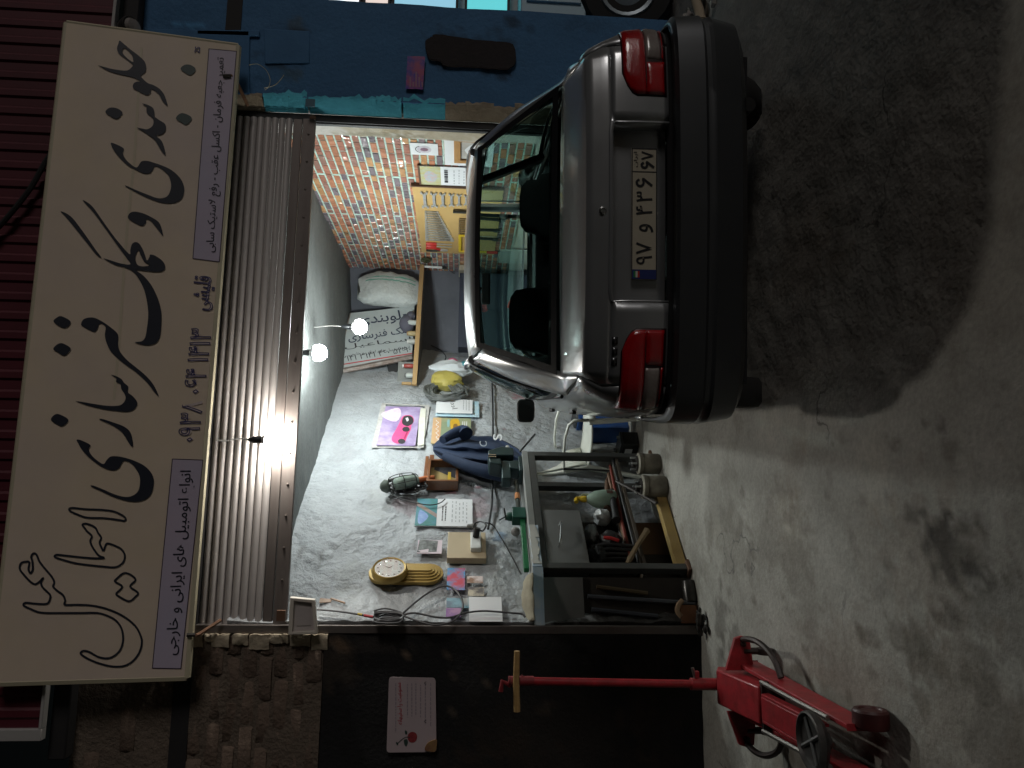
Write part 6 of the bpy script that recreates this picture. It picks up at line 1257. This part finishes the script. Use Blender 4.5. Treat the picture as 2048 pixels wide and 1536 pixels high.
window('windscreen', gpatch(Q(.70, 2.96, .985), Q(-.70, 2.96, .985), Q(.54, 2.30, 1.425), Q(-.54, 2.30, 1.425), (0, .06, .012)), cg2, .03)
# windscreen surround, cowl, side frames
for s in (-1, 1):
    b = MB(); b.tube([Q(s*.755, 2.93, .97), Q(s*.665, 2.62, 1.235), Q(s*.565, 2.24, 1.455)], [.04, .032, .03], 8); b.build('front_pillar', paint, car, local=True)
    b = MB(); b.tube(crom([Q(s*.567, 2.24, 1.452), Q(s*.590, 1.7, 1.475), Q(s*.588, 1.13, 1.455)]), .022, 8); b.build('roof_rail', paint, car, local=True)
    b = MB(); b.tube(crom([Q(s*.592, 2.22, 1.470), Q(s*.614, 1.7, 1.490), Q(s*.610, 1.13, 1.468), Q(s*.690, .985, 1.30), Q(s*.758, .83, 1.10)]), .0075, 6); b.build('drip_moulding', blk, car, local=True)
    def side(y0, y1, ty0, ty1):
        p = [Q(s*.775, y0, .990), Q(s*.775, y1, .990), Q(s*.585, ty0, 1.435), Q(s*.585, ty1, 1.435)]; return gpatch(*(p if s > 0 else (p[1], p[0], p[3], p[2])), (s*.03, 0, .01), 6, 6)
    gw = window('side_window', side(.76, 1.70, 1.12, 1.66), cg2, .028); window('side_window', side(1.80, 2.86, 1.74, 2.16), cg2, .028)
    b = MB(); b.add([Q(s*.788, 1.695, .985), Q(s*.788, 1.805, .985), Q(s*.593, 1.745, 1.445), Q(s*.593, 1.655, 1.445)], [(0, 1, 2, 3) if s > 0 else (3, 2, 1, 0)]); b.build('door_pillar', blk, car, local=True, solid=.03)
    b = MB(); b.tube([Q(s*.797, .74, .982), Q(s*.80, 1.7, .986), Q(s*.795, 2.85, .984)], .011, 6); b.build('belt_strip', blk, car, local=True)
    b = MB(); b.tube([Q(s*.900, 1.16, .56), Q(s*.902, 2.8, .56)], .016, 6); b.build('rub_strip', trim, car, local=True)
    for y in (1.35, 2.35): b = MB(); b.box(Frame(Q(s*.868, y, .83), (0, -1, 0) if s < 0 else (0, 1, 0), (0, 0, 1)), -.07, .07, -.014, .014, -.005, .028); b.build('door_handle', trim, car, local=True, bevel=.008)
    b = MB(); b.tube(crom([Q(s*.775, 2.60, 1.0), Q(s*.82, 2.56, 1.0), Q(s*.85, 2.55, 1.01)]), .018, 8); b.grid([[Q(s*.89 + .088*k_*math.copysign(abs(math.cos(a_))**.5, math.cos(a_)), 2.50+d_, 1.015 + .070*k_*math.copysign(abs(math.sin(a_))**.5, math.sin(a_))) for a_ in [2*math.pi*q_/20 for q_ in range(21)]] for d_, k_ in ((.002, .01), (.001, .88), (.008, 1.), (.04, .97), (.075, .7), (.09, .05))]); mr_ = b.build('side_mirror', M('mirror_black', (.014, .015, .016), .4), car, local=True)
    b = MB(); b.grid([[Q(s*.89 + .076*k_*math.copysign(abs(math.cos(a_))**.5, math.cos(a_)), 2.4975, 1.015 + .058*k_*math.copysign(abs(math.sin(a_))**.5, math.sin(a_))) for a_ in [2*math.pi*q_/20 for q_ in range(21)]] for k_ in (.01, 1.)]); b.build('mirror_glass', M('mirror_face', (.10, .12, .12), .06, metal=.9), mr_, local=True)
    for wy_, _ in WH:
        b = MB(); n_ = 20; b.tube([Q(s*(.872 if wy_ < 1 else .868), wy_ + .35*math.cos(math.pi*i/n_), .245+.37*math.sin(math.pi*i/n_)) for i in range(n_+1)], .012, 6); b.build('wheel_arch', paint, car, local=True)
        b = MB(); b.lathe(Q(s*.68, wy_, .20), (s, 0, 0), [(.21, 0), (.315, .01), (.331, .035), (.331, .135), (.315, .16), (.215, .17), (.21, .15)], 28); wh = b.build('wheel', M('tyre', (.018, .018, .018), .85), car, local=True)
        b = MB(); b.lathe(Q(s*.68, wy_, .20), (s, 0, 0), [(.205, .13), (.195, .155), (.17, .16), (.15, .145), (.06, .165), (.05, .175), (.001, .178)], 24); b.build('hubcap', M('hub_silver', (.4, .41, .42), .4, metal=.6), wh, local=True)
        b = MB(); b.tube([Q(s*.60, wy_ + .345*math.cos(math.pi*i/16), .245+.365*math.sin(math.pi*i/16)) for i in range(17)], .03, 6); b.build('wheel_well', inner_m, wh, local=True)
# cabin
CB = Frame(Q(0, 0, 0), (1, 0, 0), (0, 1, 0))
b = MB(); b.box(CB, -.70, .70, .70, 2.85, .25, .30); b.box(CB, -.72, -.70, .70, 2.85, .3, .965); b.box(CB, .70, .72, .70, 2.85, .3, .965); b.box(CB, -.70, .70, 2.55, 2.80, .5, .945); b.box(CB, -.69, .69, .47, .80, .955, .985); b.build('cabin_lining', inner_m, car, local=True, bevel=.02)
cl_ = M('seat_cloth', (.016, .018, .020), .9, c2=(.026, .028, .03), scale=20)
b = MB(); rows = []
for j in range(7):
    z = .50 + .50*j/6; rows.append([Q(-.66+1.32*i/16, .80 - .10*j/6 + .02*math.sin(i*.8), z + (.03*(1-abs(i-8)/8)**.5 if j == 6 else 0)) for i in range(17)])
b.grid(rows); b.grid([[p + V((0, .14, .0)) for p in r_][::-1] for r_ in rows]); b.box(CB, -.66, .66, .72, .86, .985, 1.045); b.build('rear_seat', cl_, car, local=True, bevel=.03)
for x, zt_, w_ in ((-.335, 1.225, .19), (.345, 1.165, .165)):
    t_ = []; b = MB()
    for z, w1, d1, y in ((.45, .22, .07, 1.55), (.60, .235, .075, 1.50), (.80, .235, .07, 1.44), (.95, .225, .06, 1.40), (1.04, .20, .055, 1.375), (zt_-.10, w_, .05, 1.36), (zt_-.04, w_*.93, .05, 1.355), (zt_-.008, w_*.70, .04, 1.35), (zt_, w_*.4, .02, 1.35)):
        t_.append([Q(x + w1*math.copysign(abs(math.cos(a))**.55, math.cos(a)), y + d1*math.copysign(abs(math.sin(a))**.6, math.sin(a)), z) for a in [2*math.pi*k/24 for k in range(25)]])
    b.grid(t_); b.build('front_seat', cl_, car, local=True, smooth=60)
b = MB(); b.tube([Q(-.335 + .17*math.cos(k*.393), 2.38 + .05*math.sin(k*.393), .93+.16*math.sin(k*.393)) for k in range(16)], .013, 6, True); b.build('steering_wheel', inner_m, car, local=True)
b = MB(); b.box(Frame(Q(0, 2.36, 1.335), (1, 0, 0), (0, .1, 1)), -.115, .115, -.032, .032, -.02, .02); b.cyl(Q(0, 2.37, 1.36), Q(0, 2.33, 1.42), .012); b.build('rear_view_mirror', inner_m, car, local=True, bevel=.012)
b = MB(); b.tube(crom([Q(.03, 2.66, .97), Q(-.02, 2.62, 1.06), Q(-.06, 2.60, 1.12), Q(-.11, 2.60, 1.14)]), .022, 8); b.build('red_cloth', M('cloth_red', (.42, .05, .04), .7), car, local=True)
# underside, exhaust, bonnet line lamps at the front (out of sight from here)
b = MB(); b.box(CB, -.74, .74, .18, 3.7, .20, .245); b.build('underbody', inner_m, car, local=True)
b = MB(); b.cyl(Q(.50, .12, .215), Q(.50, .6, .215), .032, 14); b.build('exhaust', M('exhaust_dark', (.03, .03, .03), .5, metal=.6), car, local=True)
for s in (-1, 1):
    b = MB(); b.lathe(Q(s*.62, 3.70, .66), (s*.25, 1, .15), [(.10, -.03), (.12, 0), (.10, .05), (.03, .06)], 16); b.build('headlight', cl, car, local=True)
b = MB(); b.grid([[Q(x, yy, z) for x in (-.70, -.35, 0, .35, .70)] for yy, z in ((2.80, .977), (2.88, .965))][::-1]); b.build('cowl', blk, car, local=True, solid=.01)

K_ = .91; car.scale = (1.03*K_, 1.02*K_, K_); car.location = (1.254*K_, 3.01*K_, CAMH*(1-K_))
# ================================================================== TROLLEY JACK
jr = M('jack_red', (.46, .022, .034), .45, c2=(.22, .018, .02), scale=16, var=.5, coat=.12, bump=.12, bscale=40, fine=.15, roughvar=.15); jd = M('jack_dark', (.03, .028, .028), .5, metal=.4, c2=(.06, .04, .035), scale=14)
P0 = V((-.895, 3.70, 0)); P1_ = V((-.845, 2.42, 0)); JL = (P1_-P0).length
JF2 = Frame(P0, P1_-P0, (0, 0, 1))        # a along the jack towards the camera, b up, c to the right of travel
# c axis: frame ez = ex x ey -> points to the left of the scene; use s=-1 for the scene's right
tj = thing('trolley_jack', 'red trolley jack standing on the concrete by the black pier, handle upright', 'jack', tuple(P0))
for s in (-1, 1):
    w0, w1 = (.075, .125) if s > 0 else (-.125, -.075)
    b = MB(); F = JF2
    # side plate, converging to the front
    n = 10; rows_o = []; rows_i = []
    for i in range(n+1):
        f = i/n; a = .10+1.00*f; c = s*(.120 - .035*f); h1 = .165 - .02*f; h0 = .055 - .01*f; rows_o.append([F.p(a, h0, c), F.p(a, h1, c), F.p(a, h1, c - s*.018), F.p(a, h0, c - s*.018)])
    vs = [p for r_ in rows_o for p in r_]; fs = []
    for i in range(n):
        for k in range(4): q = (i*4+k, i*4+(k+1) % 4, (i+1)*4+(k+1) % 4, (i+1)*4+k); fs.append(q if s < 0 else q[::-1])
    fs += [(0, 1, 2, 3), (n*4+3, n*4+2, n*4+1, n*4)]; b.add(vs, fs); b.build('side_plate', jr, tj, bevel=.003)
    # front roller and rear castor
    b = MB(); b.lathe(JF2.p(1.10, .060, s*.070), JF2.ez*s, [(.03, 0), (.056, .004), (.060, .015), (.060, .058), (.054, .066), (.040, .066), (.036, .060), (.015, .062)], 20); b.build('front_wheel', M('jack_wheel', (.10, .014, .014), .5, c2=(.03, .012, .012), scale=10), tj)
    b = MB(); b.lathe(JF2.p(.16, .04, s*.175-.015), JF2.ez, [(.015, 0), (.04, .003), (.04, .03), (.015, .033)], 16); b.cyl(JF2.p(.16, .06, s*.175), JF2.p(.16, .145, s*.175), .016, 8); b.build('castor', jd, tj)
    # wing plate with an oval carrying handle
    b = MB(); b.prism(Frame(JF2.p(.16, 0, 0), JF2.ez, (0, 0, 1)), [(s*.09, .10), (s*.235, .115), (s*.245, .15), (s*.235, .185), (s*.09, .235)] if s > 0 else [(s*.09, .10), (s*.09, .235), (s*.235, .185), (s*.245, .15), (s*.235, .115)], -.012, .012); wg = b.build('wing_plate', jr, tj, bevel=.003)
    b = MB(); b.lathe(JF2.p(.175, .15, s*.21), JF2.ex, [(.014, 0), (.014, .008), (.006, .012)], 8); b.build('bolt', jd, wg)
    b = MB(); b.tube(crom([JF2.p(.16, .15, s*.225), JF2.p(.24, .145, s*.240), JF2.p(.33, .13, s*.235), JF2.p(.42, .11, s*.19), JF2.p(.47, .10, s*.115)]), .014, 8); b.build('carry_handle', jd, tj)
b = MB(); F = JF2      # hood over the pump: slanting red box
hp = [(.0, .215), (.08, .250), (.46, .200), (.46, .10), (.02, .10)]
b.prism(F, hp[::-1] if False else hp, -.078, .078); b.build('pump_cover', jr, tj, bevel=.008)
b = MB(); b.box(F, .455, .475, .09, .19, -.10, .10); b.build('cross_bar', jd, tj)
b = MB()
for s in (-1, 1): b.prism(F, [(.48, .165), (.50, .205), (.86, .190), (.98, .200), (.98, .150), (.86, .145)], s*.052-.006, s*.052+.006)
b.prism(F, [(.49, .196), (.50, .206), (.86, .191), (.86, .181)], -.046, .046); b.build('lift_arm', jr, tj, bevel=.003)
b = MB(); 
for s in (-1, 1): b.tube([F.p(.47, .19, s*.098), F.p(.72, .18, s*.090), F.p(1.0, .165, s*.082)], .010, 7)
b.build('tie_rod', M('rod_steel', (.38, .36, .34), .35, metal=.8, c2=(.2, .18, .16), scale=20), tj)
sp = F.p(.975, .205, 0); b = MB(); b.lathe(sp + V((0, 0, -.05)), (0, 0, 1), [(.03, 0), (.035, .02), (.085, .035), (.10, .055), (.10, .075), (.092, .078), (.085, .062), (.02, .058)], 24); sd = b.build('saddle', M('saddle_dark', (.045, .045, .045), .45, metal=.5, c2=(.10, .095, .09), scale=20), tj)
b = MB(); S0 = Frame(sp + V((0, 0, .012)), F.ex, F.ex.cross(V((0, 0, 1))) * -1); 
for an in (0, 1.57): d_ = V((math.cos(an+.5), math.sin(an+.5), 0)); b.tube([sp + V((0, 0, .013)) + d_*-.08, sp + V((0, 0, .013)) + d_*.08], .008, 6)
b.build('cross_rib', M('rib_bright', (.30, .31, .31), .4, metal=.7), sd)
hb = F.p(.03, .20, 0); htop = V((-.868, 3.64, 1.225)); hb2 = hb.lerp(htop, .16)
b = MB(); b.cyl(hb, hb2, .028, 14); b.box(Frame(hb.lerp(htop, .13), (1, 0, 0), (0, 1, 0)), .03, .06, -.012, .012, -.01, .01); so = b.build('handle_socket', jr, tj, bevel=.002)
b = MB(); b.cyl(hb.lerp(htop, .13), hb.lerp(htop, .13) + V((.075, 0, .02)), .008, 8); b.build('set_screw', M('rod_steel', (.38, .36, .34), .35), so)
b = MB(); b.cyl(hb2 - (htop-hb)*.02, htop, .0185, 14); hd = b.build('handle', jr, tj)
b = MB(); b.cyl(htop - V((0, 0, .10)), htop + V((0, 0, .02)), .0215, 12); b.tube([htop + V((-.02, 0, .012)), htop + V((.0, -.01, .05)), htop + V((-.045, -.01, .055))], .012, 8); b.build('grip', M('grip_red', (.22, .02, .025), .6), hd)
g0 = CAM + ray(1034, 1302)*(3.60/ray(1034, 1302).y); g1 = CAM + ray(1034, 1423)*(3.60/ray(1034, 1423).y)
b = MB(); b.tube([g0, g0.lerp(g1, .5) + V((0, 0, .004)), g1], [.0135, .015, .0155], 8); tag(b.build('wooden_stick', M('stick_wood', (.50, .33, .13), .65, c2=(.34, .21, .08), scale=9, stretch=(4, 1, 1)), loc=g0.lerp(g1, .5)), 'pale wooden stick tied across the top of the red jack handle', 'stick')
b = MB(); b.tube(crom([htop + V((.026*math.cos(k*.7), .026*math.sin(k*.7)-.004, -.045+.0035*k)) for k in range(18)], 2), .004, 5); tag(b.build('tie_cord', M('cord_red', (.16, .03, .035), .7), loc=htop), 'dark red cord binding the stick to the jack handle', 'cord')

# ================================================================== NOTICE ON THE BLACK PIER
NF = Frame((0, FY-.035, 0), (1, 0, 0), (0, 0, 1))
t = thing('notice', 'white notice with red heading and a printed rose on the black pier', 'notice', tuple(NF.P(872, 1430, 0)))
cs = [NF.px(*p) for p in ((873, 1504), (871, 1356), (778, 1354), (773, 1505))]
def rcorner(c4, r, n=5):
    out = []
    for i in range(4):
        p0, p, p1 = V(c4[i-1]), V(c4[i]), V(c4[(i+1) % 4]); a = p + (p0-p).normalized()*r; c = p + (p1-p).normalized()*r
        for k in range(n+1): f = k/n; out.append(tuple(a.lerp(p, f).lerp(p.lerp(c, f), f)))
    return out
b = MB(); b.prism(NF, rcorner(cs, .02), -.006, 0); b.build('sheet', M('notice_paper', (.50, .42, .44), .55, c2=(.45, .37, .39), scale=4), t, smooth=0)
n6 = lambda x, y: NF.px(500 + x/2.865, 1000 + y/2.865)
redp = M('notice_red', (.45, .05, .07), .55); rosem = M('rose_red', (.20, .02, .03), .55, c2=(.34, .05, .05), scale=40); rg = M('rose_green', (.03, .06, .05), .55)
text_obj('heading', NF, 'ممنوعیت را سفیهانه', n6(880, 1285), n6(872, 1045), .002, redp, t, bold=.008, hmax=.034)
rrn = random.Random(12); b = MB()
for k, (x, y0, y1) in enumerate(((838, 1050, 1330), (905, 1055, 1245), (930, 1050, 1240), (953, 1050, 1230), (980, 1060, 1245), (1008, 1050, 1280), (1038, 1050, 1300))):
    y = y0
    while y < y1:
        w_ = rrn.uniform(7, 26); h = 5.5
        q = [n6(x, y), n6(x, min(y+w_, y1)), n6(x-h, min(y+w_, y1)), n6(x-h, y)]; b.flat(NF, q if True else q, .002); y += w_ + rrn.uniform(4, 8)
b2 = MB(); b2.v, b2.m, b2.mats = b.v, b.m, b.mats
b2.f = [f if ((b.v[f[1]]-b.v[f[0]]).cross(b.v[f[2]]-b.v[f[0]])).y < 0 else f[::-1] for f in b.f]; b2.build('print_lines', M('notice_grey', (.30, .26, .30), .6), t, smooth=0)
patch(t, NF, [n6(*p) for p in ((905, 1345), (925, 1328), (950, 1335), (958, 1358), (945, 1385), (920, 1388), (905, 1370))], .0022, rosem, 'print', True)
for P_ in (((888, 1320), (900, 1325), (900, 1340), (890, 1342)), ((882, 1375), (900, 1370), (905, 1390), (895, 1412), (885, 1400)), ((840, 1385), (850, 1395), (846, 1405), (836, 1392))): patch(t, NF, [n6(*p) for p in P_], .0024, rg, 'print', True)
b = MB(); ribbon(b, NF, [n6(*p) for p in ((918, 1362), (895, 1358), (870, 1372), (845, 1395))], .004, .0023, False); b.build('print_stem', rg, t, smooth=0)
for yy in (1048, 1268): b = MB(); ribbon(b, NF, [n6(1010, yy-8), n6(998, yy), n6(1010, yy+8)], .003, .0026, False, 1); b.build('print_mark', blackink, t, smooth=0)
b = MB(); c0 = V(cs[0]); b.prism(NF, rcorner([tuple(c0 + V((.0, .004))), tuple(c0 + V((.075, -.004))), tuple(c0 + V((.055, .055))), tuple(c0 + V((.012, .075)))], .02, 3), .001, .010); b.build('tape_scrap', M('scrap_ochre', (.30, .19, .07), .7, c2=(.20, .09, .05), scale=30), t)
# hologram sticker on the blue pier
BPF = Frame((0, FY-.022, 0), (1, 0, 0), (0, 0, 1)); q = [BPF.px(*p) for p in ((846, 178), (850, 113), (815, 112), (811, 177))]
b = MB(); b.prism(BPF, q, -.004, 0); hol = b.build('sticker', M('hologram', (.10, .06, .38), .25, c2=(.42, .09, .20), scale=13, var=.2, stretch=(1, 1, 1), spec=.8), smooth=0, loc=BPF.p(*q[0], 0)); tag(hol, 'shiny violet and red sticker on the blue pier', 'sticker')
tx = MB(); [tx.flat(BPF, [(lambda a, b_: (a, b_))(*BPF.px(v_, y_)) for v_, y_ in ((846-6*k, 174), (846-6*k, 174-10*(k % 3+1)), (843-6*k, 174-10*(k % 3+1)), (843-6*k, 174))], .001) for k in range(5)]; hp_ = tx.build('print_bars', M('holo_pink', (.30, .12, .22), .4), hol, smooth=0)
# wires curling from the pier edge
b = MB(); b.tube(crom([FAC.P(v, y, .05) for v, y in ((498, 130), (515, 128), (532, 140), (540, 158), (538, 172), (530, 180))]), .0022, 5); b.tube(crom([FAC.P(v, y, .05) for v, y in ((568, 150), (556, 165), (545, 172), (528, 176))]), .0022, 5)
tag(b.build('thin_wire', M('wire_straw', (.40, .40, .28), .5)), 'thin straw-coloured wire curling off the blue pier edge', 'wire')

# ================================================================== NEXT SHOP, AT THE RIGHT EDGE
NBF = Frame((0, 5.35, 0), (1, 0, 0), (0, 0, 1))
b = MB(); b.box(NBF, 3.28, 6.0, -.05, 3.6, -.10, 0); nbw = b.build('shop_wall', M('nb_wall', (.55, .58, .60), .7, c2=(.45, .48, .50), scale=4)); struct(nbw)
b = MB(); b.box(FAC, 3.282, 3.60, 2.63, 3.72, -.32, -.03); struct(b.build('lintel_wall', M('lintel', (.05, .05, .055), .9), bevel=.01))
lb_ = [('added white glowing panel standing in for the lit top of the next shop', 2.36, 2.60, (.9, .95, 1.), 1.2), ('added pinkish glowing panel standing in for the lit next shop', 2.14, 2.31, (.95, .80, .72), .75), ('added long cyan glowing panel standing in for the lit next shop', 1.62, 2.09, (.30, .62, .80), .8), ('added turquoise glowing panel, lowest stand-in for the lit next shop', 1.22, 1.53, (.12, .62, .66), .9)]
for k, (lb, z0, z1, col, e) in enumerate(lb_):  # panels added with emission, standing in for the next shop's lit interior
    t = thing('glow_panel', lb, 'glowing panel', tuple(NBF.p(3.7, z0, .06)), group='glowing stand-in panels in the next shop'); b = MB(); b.box(NBF, 3.42, 4.3, z0, z1, .02, .08); b.build('face', M('glow_stand_in_%d' % k, col, .4, emit=e), t); b = MB(); b.box(NBF, 3.40, 4.32, z1+.001, z1+.02, .015, .10); b.box(NBF, 3.40, 4.32, z0-.02, z0-.001, .015, .10); b.build('frame', MATS['rail_black'], t)
t = thing('white_cabinet', 'pale blue white cabinet standing in the next shop', 'cabinet', tuple(NBF.p(3.8, 0, .3))); b = MB(); b.box(NBF, 3.44, 4.2, .66, 1.14, .10, .45); b.build('body', M('cabinet_pale', (.45, .62, .70), .4), t, bevel=.01); b = MB(); b.box(NBF, 3.46, 4.18, .0, .655, .12, .43); b.build('plinth', MATS['rail_black'], t)
b = MB(); b.box(NBF, 3.55, 4.1, .70, 1.10, .452, .465); b.build('door', M('cabinet_pale', (.45, .62, .70), .4), t, bevel=.004)
t = thing('leaning_spare', 'grey spare wheel with tyre leaning in front of the pale cabinet', 'wheel', (3.62, 4.95, .38)); b = MB(); wc = V((3.66, 4.90, .36)); ax = V((-.15, -1, .12)); b.lathe(wc, ax, [(.22, -.08), (.32, -.07), (.345, -.02), (.345, .05), (.32, .09), (.225, .10), (.22, .07)], 30); b.build('tyre', M('tyre', (.018, .018, .018), .85), t)
b = MB(); b.lathe(wc, ax, [(.218, .06), (.20, .085), (.15, .06), (.08, .085), (.001, .09)], 26); b.build('rim', M('rim_grey', (.36, .42, .46), .4, metal=.5), t)
t = thing('plastic_bottle', 'clear glinting plastic bottle lying by the foot of the blue pier', 'bottle', tuple(GND.P(1392, 36, 0))); p = V((3.13, 4.42, .04)); b = MB(); b.lathe(p, (.9, .3, .05), [(.03, -.11), (.035, -.10), (.035, .04), (.014, .08), (.013, .10)], 12); b.build('body', M('lens_clear', (.3, .28, .27), .12), t); b = MB(); b.lathe(p + V((.093, .031, .005)), (.9, .3, .05), [(.015, 0), (.015, .02)], 10); b.build('cap', M('cap_grey', (.10, .12, .10), .5), t)
b = MB(); b.cyl(V((2.99, 4.22, .035)), V((3.25, 4.32, .045)), .034, 12); tag(b.build('cardboard_tube', M('tube_beige', (.34, .28, .20), .8), loc=V((3.1, 4.27, .03))), 'beige cardboard tube lying by the foot of the blue pier', 'tube')
b = MB()
for k in range(9): b.add(*lumpy(Frame((3.0+.13*(k % 5)*.7, 4.05+.07*k, 0), (1, .3*(k % 3-1), 0), (0, 1, 0)), 0, .07, 0, .05, 0, .03, rr))
o = b.build('rubble', M('rubble_grey', (.26, .25, .23), .9), loc=V((3.2, 4.3, 0))); tag(o, 'scatter of small rubble beside the blue pier', 'rubble', kind='stuff')
# back and far side of the shop so that no sky leaks in
struct(sb.build('roof_slab', MATS['eaves_dark'])) if (sb := MB()).box(GND, -1.6, 6.0, FY-.0, 9.2, 3.02, 3.12) else None
